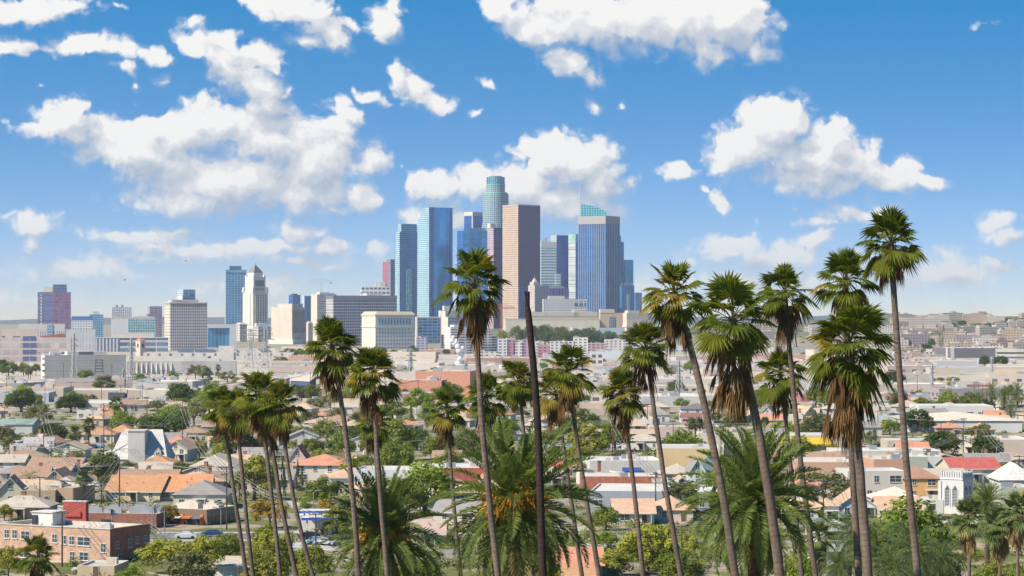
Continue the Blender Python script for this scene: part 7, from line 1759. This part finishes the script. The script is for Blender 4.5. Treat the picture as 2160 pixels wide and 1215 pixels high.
date_palm('far round date palm among rooftops left of the golden-skirted fan palm', 868, 872, 17, D(897), 46, 0, Lm=4.6, foot=897, seed=15, dry=10, sparse=16)
for i, (px, py, rp, yb, lb) in enumerate(((2066, 842, 22, 874, 'dark date palm at the left end of the clump behind the shade panels'), (2092, 824, 24, 874, 'highest dark date palm of the clump behind the shade panels'), (2118, 836, 24, 880, 'dark date palm in the middle of the clump behind the shade panels'), (2146, 828, 26, 880, 'dark date palm at the picture edge behind the shade panels'), (2132, 862, 20, 892, 'low dark date palm in front of the clump behind the shade panels'))):
    date_palm(lb, px, py, rp, D(yb), 44, 0, Lm=4.6, foot=yb, seed=20 + i, dry=8, sparse=16, group='dark date palm clump')
for i, (px, py, rp, d_, lb) in enumerate(((1792, 1120, 74, 262, 'feathery palm nearest the big plain white house'), (1850, 1142, 84, 246, 'bushy feathery palm between the massive and the straightest palm trunks'), (1930, 1158, 80, 240, 'feathery palm crossed by the straightest palm trunk'), (1985, 1176, 66, 250, 'low feathery palm left of the young straw-skirted palms'), (1772, 1192, 60, 236, 'small drooping feathery palm low beside the thick trunks'), (1880, 1196, 70, 232, 'low drooping feathery palm below the bushy one'))):
    date_palm(lb, px, py, rp, d_, 44, 0, 'feather_palm', M_QUEEN, 4.2, None, 'feathery palms on the lower slope', True, 40 + i, .25, 3, 30)
for i, (px, py, rp, yb, lb) in enumerate(((62, 1006, 22, 1032, 'drooping feather palm before the wide brown bungalow'), (36, 1014, 16, 1036, 'smaller feather palm left of the drooping one by the bungalow'), (560, 1004, 24, 1046, 'grey green feather palm between the slender trunks'), (536, 1012, 18, 1046, 'small feather palm left of the grey green one'), (1517, 862, 12, 884, 'tiny feather palm right of the white blue-roofed house'), (218, 1046, 15, 1062, 'young banana-like palm beside the orange bungalow'))):
    date_palm(lb, px, py, rp, D(yb), 26, 0, 'feather_palm', M_QUEEN, 3.4, yb, 'garden feather palms', True, 60 + i, .2, 2, 16)

# ------------------------------------------------------------------ streets, kerbs, cars
ROAD = flat((0.16, 0.155, 0.15), .9, .2, .15); PAVE = flat((0.40, 0.37, 0.33), .9, .15, .3); PAINT = flat((0.62, 0.6, 0.55), .8, .2, .5)
def strip(name, x0, x1, y0, y1, z, mat, h=0.0):
    mb = MB()
    if h: mb.box(x0, x1, y0, y1, z, z + h)
    else: mb.quad((x0, y0, z), (x1, y0, z), (x1, y1, z), (x0, y1, z))
    return tag(mb.put(name, mat), kind='structure')
for (px0, px1, y0, y1) in ((318, 640, 456, 470), (-40, 430, 596, 604), (440, 1300, 640, 648), (1380, 2200, 606, 615), (-40, 2200, 770, 779), (-40, 2200, 955, 965), (-40, 2200, 1190, 1204)):
    m_ = (y0 + y1) / 2; xa, xb = X(px0, m_), X(px1, m_)
    strip('road', xa, xb, y0, y1, .006, ROAD); strip('pavement', xa, xb, y0 - 2.2, y0, 0, PAVE, .13); strip('pavement', xa, xb, y1, y1 + 2.2, 0, PAVE, .13)
    if m_ < 700:
        mk = MB(); q = xa + 2
        while q < xb - 4: mk.quad((q, m_ - .08, .011), (q + 3, m_ - .08, .011), (q + 3, m_ + .08, .011), (q, m_ + .08, .011)); q += 8
        tag(mk.put('road_marking', PAINT), kind='structure')
strip('yard_paving', X(560, 455), X(745, 455), 436, 452, .008, flat((.44, .41, .37), .9, .18, .2))
def car_parts(col):
    L, W, H = 4.4, 1.8, 1.45
    prof = [(-2.2, .35), (-2.2, .72), (-2.05, .84), (-1.35, .92), (-.75, 1.38), (-.2, 1.45), (.75, 1.43), (1.45, 1.0), (2.05, .9), (2.2, .7), (2.2, .35)]
    def loft(pr, w0, w1f):
        mb = MB(); n = len(pr)
        wv = [w0 * (w1f if z > 1.0 else 1.0) for _, z in pr]
        for i in range(n):
            j = (i + 1) % n
            mb.face([(pr[i][0], -wv[i], pr[i][1]), (pr[i][0], wv[i], pr[i][1]), (pr[j][0], wv[j], pr[j][1]), (pr[j][0], -wv[j], pr[j][1])])
        mb.face([(x, -w, z) for (x, z), w in zip(pr, wv)]); mb.face([(x, w, z) for (x, z), w in reversed(list(zip(pr, wv)))])
        return mb
    body = loft(prof, .88, .80).mesh('body', flat(col, .25, .08, .5, .7))
    gl = MB()
    for s in (-1, 1): gl.face([(-1.15, s * .80, 1.0), (-.7, s * .725, 1.33), (.7, s * .725, 1.36), (1.2, s * .8, 1.02)][::s])
    gl.face([(-1.33, -.72, .95), (-1.33, .72, .95), (-.78, .64, 1.38), (-.78, -.64, 1.38)]); gl.face([(1.42, -.7, 1.03), (.8, -.64, 1.42), (.8, .64, 1.42), (1.42, .7, 1.03)])
    for p in range(len(gl.v)): v = gl.v[p]; gl.v[p] = (v[0] * 1.015, v[1] * 1.03, v[2] + .012)
    glass = gl.mesh('window_glass', M_DARK); return body, glass
def wheelm():
    mb = MB(); mb.tube([(0, -.1, 0), (0, .1, 0)], .32, 12, 0); return mb.mesh('wheel', flat((.02, .02, .02), .8))
WHEEL = wheelm(); LAMP = MB(); LAMP.box(-.04, .04, -.18, .18, -.08, .08); LAMPM = LAMP.mesh('headlight', M_WHITE)
CARS = {k: car_parts(c) for k, c in {'white': (.62, .62, .62), 'silver': (.40, .41, .43), 'dark blue': (.02, .05, .14), 'black': (.02, .02, .025), 'red': (.32, .03, .03), 'light blue': (.22, .34, .48)}.items()}
def car(col, x, y, rz, label, group=None, z=0.0, full=True):
    e = thing('parked_car', label, 'car', (x, y, z), rz, group); b, g = CARS[col]; put('body', b, e); put('window_glass', g, e)
    if full:
        for wx in (-1.35, 1.35):
            for wy in (-.8, .8): put('wheel', WHEEL, e, (wx, wy, .32))
        for wy in (-.6, .6): put('headlight', LAMPM, e, (-2.2, wy, .62))
    return e
car('dark blue', X(447, 463), 463, .12, 'dark blue car driving past the corner shops', z=.01)
car('white', X(392, 459), 459, .05, 'white car behind the top of the broad yellow green tree', z=.01)
car('light blue', X(668, 449), 448, .4, 'pale blue pickup-sized car beside the petrol station pumps')
car('black', X(649, 456), 458.6, .2, 'black car under the blue-banded canopy')
car('silver', X(688, 446), 446, 2.6, 'silver car at the edge of the petrol station yard')
car('white', X(175, 396), 398, .1, 'white car parked under the brick building wall'); car('light blue', X(222, 394), 398, .1, 'light blue car parked under the brick building wall')
RC = random.Random(5)
def lot(px0, px1, yb, rows, n, where, z=0.0, d=None):
    d0 = d or D(yb)
    for r_ in range(rows):
        for i in range(n):
            if RC.random() < .12: continue
            col = RC.choice(('white', 'white', 'silver', 'silver', 'dark blue', 'black', 'red', 'light blue')); dd = d0 + r_ * 13
            car(col, X(px0 + (px1 - px0) * (i + RC.uniform(-.2, .2)) / (n - 1), dd), dd, RC.choice((0, 3.14)) + math.pi / 2 * (RC.random() < .5) + RC.uniform(-.1, .1), f'{col} car parked {where}', 'cars parked ' + where, z, False)
lot(284, 466, 792, 2, 20, 'in rows before the long white ribbed warehouse')
lot(566, 728, 838, 2, 14, 'in the yard behind the slanting slender palms')
lot(2000, 2096, 780, 1, 14, 'below the yellow orange store')
lot(306, 432, 0, 1, 14, 'on the deck of the faded red warehouse', (43 - (824 - 668) / 5000 * D(842)) - .4, D(842) + 12)
lot(82, 134, 0, 1, 9, 'on the roof of the blank grey warehouse', Z(749, 1640) + .2, 1640 + 24)
lot(884, 940, 848, 1, 8, 'below the orange red factory')
for (px0, px1, dk) in ((330, 430, 598.2), (440, 1290, 642.3), (1390, 2180, 608.6), (20, 420, 598.2), (0, 2160, 772.4), (0, 2160, 777)):
    q = px0
    while q < px1:
        q += RC.uniform(34, 130) * 600 / dk
        if any((X(q, dk) - a)**2 + (dk - b)**2 < (c * .6)**2 for a, b, c in OCC): continue
        col = RC.choice(('white', 'silver', 'silver', 'dark blue', 'black', 'red', 'light blue')); e = car(col, X(q, dk), dk, RC.choice((0, 3.1416)), None, 'cars parked along the kerbs', .01)
        AUTO.append((e, 'kerb-parked ' + col, 'car', q, PY0 + CH * FPX / dk))
# ------------------------------------------------------------------ poles, lamps, wires
M_WIRE = flat((.20, .19, .19), .6)
def pole(px, yt, yb, arms=1, box=False, lean=0.0):
    d = D(yb); H = Z(yt, d); e = thing('utility_pole', None, 'utility pole', (X(px, d), d, 0), R.uniform(-.5, .5), 'wooden utility poles')
    mb = MB(); mb.tube([(0, 0, -.2), (lean * H, 0, H)], [.17, .11], 7); mb.put('pole', M_WOOD, e)
    for k in range(arms):
        z = H * (.965 - .08 * k); mb = MB(); w = 1.25 - .1 * k; mb.box(-w + lean * z, w + lean * z, -.07, .07, z - .07, z + .07)
        for q in (-.9, -.45, .45, .9): mb.box(q * w + lean * z - .05, q * w + lean * z + .05, -.05, .05, z + .07, z + .25)
        mb.put('crossarm', M_WOOD, e)
    if box:
        for q in (-.45, .45): mb = MB(); mb.tube([(q, -.2, H * .74), (q, -.2, H * .82)], .28, 8); mb.put('transformer', M_METAL, e)
    AUTO.append((e, {0: 'plain wooden', 1: 'single-armed wooden', 2: 'double-armed wooden', 3: 'triple-armed wooden'}[arms] + (' transformer' if box else ''), 'utility pole', px, (yt + yb) / 2))
    return Vector((X(px, d) + lean * H, d, H * .97))
def wires(pts, label):
    """the wires of each span between neighbouring poles"""
    for a, b in zip(pts, pts[1:]):
        e = MB()
        for off in (-1.0, 0.0, 1.0):
            L = (b - a).length; P = []
            for k in range(9):
                f = k / 8; p = a.lerp(b, f) + Vector((off, 0, -.018 * L * 4 * f * (1 - f))); P.append(p - a)
            e.tube(P, .055, 3, 0, False)
        o = e.put('power_line', M_WIRE, None, tuple(a)); o['category'] = 'power line'; o['group'] = 'overhead wire spans'; m_ = (a + b) / 2
        AUTO.append((o, 'sagging triple', 'wire span', PX0 + m_.x / m_.y * FPX, PY0 + (CH - m_.z) / m_.y * FPX))
PL = [
 [(19, 897, 986, 2), (92, 870, 970, 1), (108, 930, 978, 2, True), (252, 967, 1106, 2), (131, 1078, 1196, 1)],
 [(219, 850, 985, 2), (236, 887, 982, 1), (338, 897, 978, 2), (385, 848, 970, 3), (478, 985, 1118, 2), (666, 1082, 1172, 2)],
 [(690, 868, 920, 2), (776, 925, 1000, 2), (990, 905, 958, 1), (1292, 880, 1000, 1), (1383, 998, 1086, 2)],
 [(1438, 1108, 1200, 2), (1652, 900, 968, 1), (1737, 1010, 1120, 2), (1794, 962, 1010, 2)],
 [(1955, 946, 1000, 3), (2032, 905, 985, 3, True), (2078, 902, 990, 2), (2150, 960, 1050, 2)],
 [(65, 940, 976, 1), (276, 945, 985, 0), (421, 985, 1030, 1), (505, 1000, 1060, 1)],
 [(84, 1005, 1068, 1), (214, 1018, 1062, 1, True), (446, 1160, 1206, 2)],
 [(1366, 852, 902, 2), (1420, 890, 926, 1), (1477, 892, 932, 1), (1600, 890, 930, 1)],
 [(1852, 866, 905, 1), (1962, 885, 920, 1), (1985, 888, 922, 1), (2033, 882, 918, 2)],
 [(14, 790, 842, 1), (95, 800, 850, 2), (150, 805, 856, 1), (214, 800, 850, 2), (255, 812, 852, 2), (300, 802, 850, 1), (355, 808, 846, 2), (418, 812, 850, 1), (540, 800, 850, 1), (655, 785, 838, 1)],
 [(134, 765, 812, 1), (236, 768, 815, 2), (283, 775, 818, 1), (316, 785, 830, 2), (345, 780, 826, 1), (396, 776, 818, 1), (429, 772, 815, 2)],
 [(882, 800, 850, 2), (830, 810, 852, 1), (1060, 752, 800, 1), (1140, 770, 815, 1), (1245, 820, 856, 1), (1330, 800, 850, 2), (1440, 795, 830, 1), (1445, 850, 880, 1)],
 [(1912, 800, 836, 1), (1935, 790, 830, 1), (2055, 815, 858, 0), (2064, 812, 856, 0), (2073, 810, 856, 0), (2081, 818, 860, 0)],
 [(10, 858, 906, 1), (48, 862, 908, 1), (196, 858, 900, 2), (262, 852, 896, 2), (310, 838, 880, 1), (460, 846, 890, 1)],
]
for ln in PL:
    pts = [pole(*q) for q in ln]
    wires([p for p in pts if True], '')
def lamp_post(px, yt, yb, label, s=1):
    d = D(yb); H = Z(yt, d); e = thing('street_lamp', label, 'street lamp', (X(px, d), d, 0), 0, 'street lamps'); mb = MB(); mb.tube([(0, 0, 0), (0, 0, H * .9), (s * .3, 0, H * .97), (s * 1.2, 0, H)], [.10, .07, .05, .04], 6); mb.put('post', M_METAL, e)
    mb = MB(); mb.box(s * 1.0, s * 1.7, -.14, .14, H - .08, H + .08); mb.put('lamp_head', M_METAL, e)
for q in ((466, 1070, 1130, 'steel street lamp by the dark blue car, arm reaching left', -1), (661, 1034, 1100, 'steel street lamp above the petrol station', 1), (1991, 966, 1000, 'steel street lamp above the broad red roof', 1), (2046, 962, 996, 'steel street lamp under the left dark twin tree', 1), (2102, 940, 990, 'steel street lamp under the right dark twin tree', 1), (1828, 938, 962, 'steel street lamp in front of the tan wall store', 1),
          (321, 1062, 1128, 'steel street lamp at the street edge of the brick end wall', 1), (347, 1066, 1126, 'steel street lamp in front of the corner shops', -1), (872, 968, 1040, 'white flag-less pole lamp by the lavender block', 1)):
    lamp_post(*q[:3], q[3], q[4])
# traffic signal and blue street plate by the brick building
d = 452; e = thing('traffic_signal', 'black traffic signal with a small blue plate beside the tall pole', 'traffic signal', (X(236, d), d, 0)); H = Z(1075, d)
mb = MB(); mb.tube([(0, 0, 0), (0, 0, H)], .08, 6); mb.put('post', M_METAL, e); mb = MB(); mb.box(-.2, .2, -.2, .1, H - 1.0, H + .1); mb.put('signal_head', M_DARK, e)
mb = MB(); mb.box(.25, .95, -.05, 0, H - 1.0, H - .65); mb.put('blue_plate', flat((.03, .12, .45), .5), e)
# lattice pylons
def pylon(px, yt, yb, wpx, label, arms=3, d=None):
    d = d or D(yb); H = Z(yt, d); w = wpx / FPX * d / 2; e = thing('transmission_pylon', label, 'pylon', (X(px, d), d, hgt(X(px, d), d)), .5, 'lattice pylons'); mb = MB(); r_ = .22
    L = [(0, w), (.45 * H, w * .55), (.72 * H, w * .30), (H, w * .22)]
    for (z0, a), (z1, b) in zip(L, L[1:]):
        for sx in (-1, 1):
            for sy in (-1, 1): mb.bar((sx * a, sy * a, z0), (sx * b, sy * b, z1), r_)
        n = 3
        for k in range(n):
            f0, f1 = k / n, (k + 1) / n; za, zb = z0 + (z1 - z0) * f0, z0 + (z1 - z0) * f1; wa, wb = a + (b - a) * f0, a + (b - a) * f1
            for s in (-1, 1):
                mb.bar((-wa, s * wa, za), (wb, s * wb, zb), r_ * .6); mb.bar((wa, s * wa, za), (-wb, s * wb, zb), r_ * .6); mb.bar((s * wa, -wa, za), (s * wb, wb, zb), r_ * .6)
    mb.put('lattice', M_GREY, e)
    for k in range(arms):
        z = H * (.72 + .12 * k); q = MB(); ww = w * (1.5 - .2 * k); q.bar((-ww, 0, z), (ww, 0, z), r_ * .9); q.bar((-ww, 0, z), (0, 0, z + H * .05), r_ * .7); q.bar((ww, 0, z), (0, 0, z + H * .05), r_ * .7)
        for s in (-1, 1): q.bar((s * ww, 0, z), (s * ww, 0, z - H * .035), r_ * .6)
        q.put('crossarm', M_GREY, e)
pylon(528, 694, 778, 26, 'lattice pylon left of a similar one, before the white stone wings', 3); pylon(560, 690, 782, 26, 'lattice pylon before the tan court building', 3)
pylon(156, 702, 800, 12, 'thin lattice pylon before the tan depot', 2); pylon(277, 712, 812, 14, 'thin lattice pylon beside the pinkish turret', 2); pylon(260, 778, 818, 12, 'short lattice mast at the warehouse corner', 2)
pylon(866, 736, 824, 18, 'lattice pylon in front of the salmon brick wing', 3); pylon(982, 760, 826, 9, 'slim lattice pylon beside the steam plume', 2); pylon(1966, 766, 838, 8, 'slim pale lattice pylon beside the tallest straight trunk', 2)
pylon(2092, 752, 800, 8, 'slim lattice pylon between the pair of round dark trees', 2); pylon(1432, 760, 842, 14, 'pale lattice pylon above the works with small windows', 2); pylon(1300, 838, 876, 10, 'small lattice mast by the blue grey store', 1)
# signal gantry house and truss bridge
d = D(815); e = thing('signal_house', 'white signal house with a dark hipped roof under a lattice sign mast', 'building', (X(213, d), d + 5, 0)); w = 30 / FPX * d; mb = MB(); mb.box(-w/2, w/2, -4, 4, 0, 6); mb.put('wall', facade((.62, .62, .62), (.12, .12, .16), 2.6, 6, (.2, .7), (.3, .8)), e)
roof_hip(w, 8, 6, 2.2, 1.2).put('roof', [flat((.16, .12, .12)), M_GREY], e); mb = MB()
for s in (-1, 1): mb.bar((s * 2.6 - 2, 0, 7), (s * 1.8 - 2, 0, 16.5), .2)
for k in range(5): mb.bar((-4.6, 0, 9 + k * 1.8), (.6, 0, 9 + k * 1.8), .22)
mb.put('sign_mast', M_DARK, e)
d = D(818); e = thing('truss_bridge', 'dark steel railway truss bridge before the blank grey warehouse', 'bridge', (X(164, d), d, 0)); w = 56 / FPX * d
for s in (-2.6, 2.6):
    mb = MB(); mb.bar((-w/2, s, 1), (w/2, s, 1), .35); mb.bar((-w*.36, s, 5.6), (w*.36, s, 5.6), .35); N = 8
    for k in range(N):
        x0, x1 = -w/2 + w*k/N, -w/2 + w*(k+1)/N; mb.bar((x0, s, 1 if k % 2 == 0 else 5.4), (x1, s, 5.4 if k % 2 == 0 else 1), .28)
    mb.put('truss', flat((.13, .08, .08)), e)
mb = MB(); mb.box(-w/2, w/2, -2.8, 2.8, .4, .9); mb.put('deck', flat((.12, .09, .08)), e)
# cranes
def crane(px, yt, d, col, jl, jr, label, r_=.55):
    zt = Z(yt, d); e = thing('tower_crane', label, 'crane', (X(px, d), d, hgt(X(px, d), d))); g = e.location.z; mb = MB()
    for sx in (-1, 1):
        for sy in (-1, 1): mb.bar((sx * 1.1, sy * 1.1, 0), (sx * 1.1, sy * 1.1, zt - g + 6), r_ * .6)
    k = 0
    while k * 3 < zt - g: mb.bar((-1.1, -1.1, k * 3), (1.1, -1.1, k * 3 + 3), r_ * .5); k += 1
    mb.put('mast', col, e); mb = MB(); a, b = (jl - px) / FPX * d, (jr - px) / FPX * d; z = zt - g
    for dz, q in ((0, 1.0), (2.4, .92)): mb.bar((a, 0, z + dz), (b * q, 0, z + dz), r_ * .7)
    n = 14
    for i in range(n): mb.bar((a + (b - a) * i / n, 0, z + (2.4 if i % 2 else 0)), (a + (b - a) * (i + 1) / n, 0, z + (0 if i % 2 else 2.4)), r_ * .45)
    mb.put('jib', col, e); mb = MB(); mb.box(b - 6 if abs(b) < abs(a) else a, b if abs(b) < abs(a) else a + 6, -1.5, 1.5, z - 3, z); mb.put('counterweight', M_GREY, e)
    mb = MB(); mb.bar((0, 0, z + 7), (a * .9, 0, z + 2.4), .25); mb.bar((0, 0, z + 7), (b * .9, 0, z + 2.4), .25); mb.put('tie_rod', col, e)
crane(1057, 651, 3780, flat((.50, .10, .10), .6), 1036, 1088, 'red tower crane before the foot of the tan slab tower'); crane(678, 595, 4600, flat((.40, .42, .46), .6), 648, 701, 'faint grey tower crane above the pale tan building', .22)
# steam
rs = random.Random(3); mb = MB()
def puff(c, r_):
    n1, n2 = 7, 10; base = len(mb.v); ph = [rs.uniform(.82, 1.15) for _ in range((n1 + 1) * n2)]
    for i in range(n1 + 1):
        a = math.pi * i / n1
        for j in range(n2):
            g = 2 * math.pi * j / n2; q = r_ * ph[i * n2 + j]; mb.v.append((c[0] + q * math.sin(a) * math.cos(g), c[1] + q * math.sin(a) * math.sin(g), c[2] + q * math.cos(a)))
    for i in range(n1):
        for j in range(n2): k = (j + 1) % n2; mb.f.append((base + i*n2 + j, base + (i+1)*n2 + j, base + (i+1)*n2 + k, base + i*n2 + k)); mb.mi.append(0); mb.uv.append([(0, 0)] * 4)
d = D(780); px_ = d / FPX
for (ax, ay, q) in ((972, 774, 6), (966, 768, 6.5), (976, 765, 6), (970, 757, 6), (973, 748, 6), (969, 740, 6.5), (975, 735, 5.5), (965, 731, 6), (958, 726, 6), (963, 720, 4.5), (953, 718, 4.5), (956, 711, 3.4)): puff((X(ax, d), d + rs.uniform(-4, 4), Z(ay, d)), q * px_ * rs.uniform(.9, 1.15))
m, t, out = newmat('white steam'); df = t.n('ShaderNodeBsdfDiffuse'); df.inputs[0].default_value = (.86, .86, .86, 1); tl_ = t.n('ShaderNodeBsdfTranslucent'); tl_.inputs[0].default_value = (.9, .9, .9, 1); mx = t.n('ShaderNodeMixShader'); mx.inputs[0].default_value = .45; t.put(mx.inputs[1], df.outputs[0]); t.put(mx.inputs[2], tl_.outputs[0]); t.put(out.inputs[0], mx.outputs[0])
o = tag(mb.put('steam_plume', m, smooth=True), 'white puff of steam rising before the stepped apartment block', 'steam')
# birds
for (ax, ay, d, rz, lb) in ((263, 591, 700, .6, 'small dark gull with raised wings over the civic roofs'), (392, 551, 800, -.4, 'small dark gull gliding left of the blue residential tower'), (1134, 716, 420, .3, 'dark bird flying just right of the bare dead trunk')):
    mb = MB(); s = .55; V_ = Vector((X(ax, d), d, Z(ay, d))); mb.tube([(-s * .5, 0, 0), (-s * .1, 0, .04), (s * .35, 0, .02), (s * .55, 0, 0)], [.03, .09, .08, .02], 6)
    for q in (-1, 1): mb.face([(s * .25, 0, .05), (s * .1, q * .5, .32), (-s * .15, q * .5, .30), (-s * .25, 0, .05)]); mb.face([(s * .1, q * .5, .32), (-s * .2, q * 1.05, .22), (-s * .3, q * 1.0, .22), (-s * .15, q * .5, .30)])
    o = mb.put('bird', flat((.06, .06, .07)), None, tuple(V_), rz); tag(o, lb, 'bird')
# ------------------------------------------------------------------ undergrowth that nobody could count
rq = random.Random(9); mb = MB(); ng = 0
def shrub(x, y, r_, leaves, s0, mb=None):
    mb = mb or globals()['mb']
    z = hgt(x, y)
    for k in range(leaves):
        u = Vector((rq.gauss(0, 1), rq.gauss(0, 1), abs(rq.gauss(0, .9)))).normalized(); p = Vector((x, y, z)) + Vector((u.x * r_ * rq.uniform(.4, 1), u.y * r_ * rq.uniform(.4, 1), u.z * r_ * .8 * rq.uniform(.3, 1)))
        leafquad(mb, p, (u + Vector((0, 0, .3))).normalized(), s0 * rq.uniform(.7, 1.3), rq)
SHR = [MB(), MB(), MB()]
for k in range(3400):
    yb = 700 + 480 * rq.random() if rq.random() < .25 else 820 + 380 * rq.random() ** 1.25; px = rq.uniform(-40, 2200)
    if 320 < px < 640 and 1095 < yb < 1150: continue
    dd = DG(px, yb) if yb < 762 else D(yb); x = X(px, dd)
    if px < 1860 and yb < 760: continue
    if any((x - a)**2 + (dd - b)**2 < (c * .72)**2 for a, b, c in OCC if c > 4): continue
    r_ = rq.uniform(.9, 2.6) * (1.6 if dd > 1300 else 1); mb = SHR[k % 3]; shrub(x, dd, r_, int(30 * r_) if dd < 1200 else int(12 * r_), .28 if dd < 1200 else .6)
for q, kk in zip(SHR, ('green', 'dark', 'olive')): tag(q.put('shrubs', LM[kk]), kind='stuff')
HS = MB()
for k in range(520):
    px = rq.uniform(1560, 2190); yb = rq.uniform(672, 752); dd = DG(px, yb); shrub(X(px, dd), dd, rq.uniform(2.5, 6), 46, 1.0, HS)
tag(HS.put('hillside_brush', LM['dusk']), kind='stuff') if HS.f else None
# scrub on the near slope
for k in range(900):
    dd = rq.uniform(200, 420); x = rq.uniform(-.26, .26) * dd
    mb = SH2 if k else MB(); SH2 = mb
    if Z(1215, dd) > hgt(x, dd) + 5: continue
    shrub(x, dd, rq.uniform(.8, 2.4), 60, .22)
tag(SH2.put('slope_scrub', LM['olive']), kind='stuff')
# ------------------------------------------------------------------ words for the many small things, each told by what it stands beside
MARKS = [('the brick corner building', 150, 1150), ('the red sign block', 160, 1080), ('the corner shops', 390, 1095), ('the orange bungalows', 330, 1030), ('the steep pale hall', 292, 950), ('the brown gable house', 115, 1010), ('the tan garages', 100, 1050), ('the cream pyramid-roofed hall', 447, 990), ('the big dark round tree', 341, 895), ('the garden palm pair', 172, 915),
 ('the green barrel-roofed shed', 35, 902), ('the truss bridge', 165, 808), ('the blank grey warehouse', 180, 775), ('the white windowless depot', 640, 800), ('the dark blue barn', 645, 820), ('the orange red factory', 940, 810), ('the salmon tiled roof', 680, 990), ('the petrol station', 658, 1110), ('the lavender block', 820, 1018), ('the red painted block', 950, 1005), ('the big date palm', 1088, 1050), ('the small date palm', 808, 1115),
 ('the fruitless date palm', 1590, 1040), ('the maroon house', 1328, 925), ('the long pink row', 1445, 910), ('the white blue-roofed house', 1472, 868), ('the huge blue grey store', 1450, 847), ('the apricot wall', 1455, 978), ('the mint green house', 1472, 1010), ('the slate grey block', 1390, 1050), ('the white low block', 1310, 990), ('the peach market', 1715, 945), ('the salmon works', 1745, 995), ('the sage green wall', 1932, 990),
 ('the white louvred tower', 2018, 1040), ('the broad red roof', 2055, 990), ('the dark twin trees', 2030, 945), ('the cream-roofed warehouse', 2035, 890), ('the black panelled hall', 2015, 847), ('the pink brick store', 1900, 772), ('the dark glazed block', 2048, 748), ('the dull rose store', 1887, 840), ('the orchard rows', 1950, 812), ('the stepped apartment block', 995, 730), ('the colonnaded court', 818, 700), ('the beige hall', 1190, 670),
 ('the gridded civic office', 390, 690), ('the pyramid-roofed tower', 540, 640), ('the white station building', 450, 755), ('the salmon cubic hall', 1290, 670), ('the pale blue hall', 1300, 752), ('the works with small windows', 1405, 823), ('the slender palm trunks', 560, 1080), ('the bare dead trunk', 1130, 900), ('the massive thatched palm', 1800, 900), ('the tallest straight palm', 1905, 870), ('the stout leaning palm', 1480, 850), ('the lone tall palm', 1020, 850), ('the far hill ridge', 2030, 665)]
USED = set(o['label'] for o in SC.objects if o.get('label'))
def rel(dx, dy):
    if abs(dx) > 1.4 * abs(dy): return 'right of' if dx > 0 else 'left of'
    if abs(dx) < .45 * abs(dy): return 'in front of' if dy > 0 else 'behind'
    return ('right, in front of' if dx > 0 else 'left, in front of') if dy > 0 else ('right, behind' if dx > 0 else 'left, behind')
for (o, words_, noun, px, py) in AUTO:
    near = sorted(MARKS, key=lambda q: (q[1] - px)**2 + ((q[2] - py) * 1.6)**2)[:7]
    def opts():
        for q in near[:3]:
            dx, dy = px - q[1], (py - q[2]) * 1.6; far = math.hypot(dx, dy)
            yield f'{words_} {noun} {"close " if far < 45 else ""}{rel(dx, dy).replace("right, ", "").replace("left, ", "")} {q[0]}'
        for i in range(4):
            for j in range(i + 1, 6):
                a, b = near[i], near[j]
                yield f'{words_} {noun} between {a[0]} and {b[0]}'
        for q in near:
            dx, dy = px - q[1], (py - q[2]) * 1.6
            yield f'{words_} {noun} diagonally {"below" if dy > 0 else "above"} {q[0]} to its {"right" if dx > 0 else "left"}'
        for adj in ('nearer', 'farther', 'lower', 'higher', 'plainer', 'darker', 'smaller', 'wider'):
            for i in range(4):
                for j in range(i + 1, 6): yield f'{adj} {words_} {noun} between {near[i][0]} and {near[j][0]}'
    for lb in opts():
        if lb not in USED and len(lb.replace('-', ' ').split()) <= 16: break
    USED.add(lb); o['label'] = lb
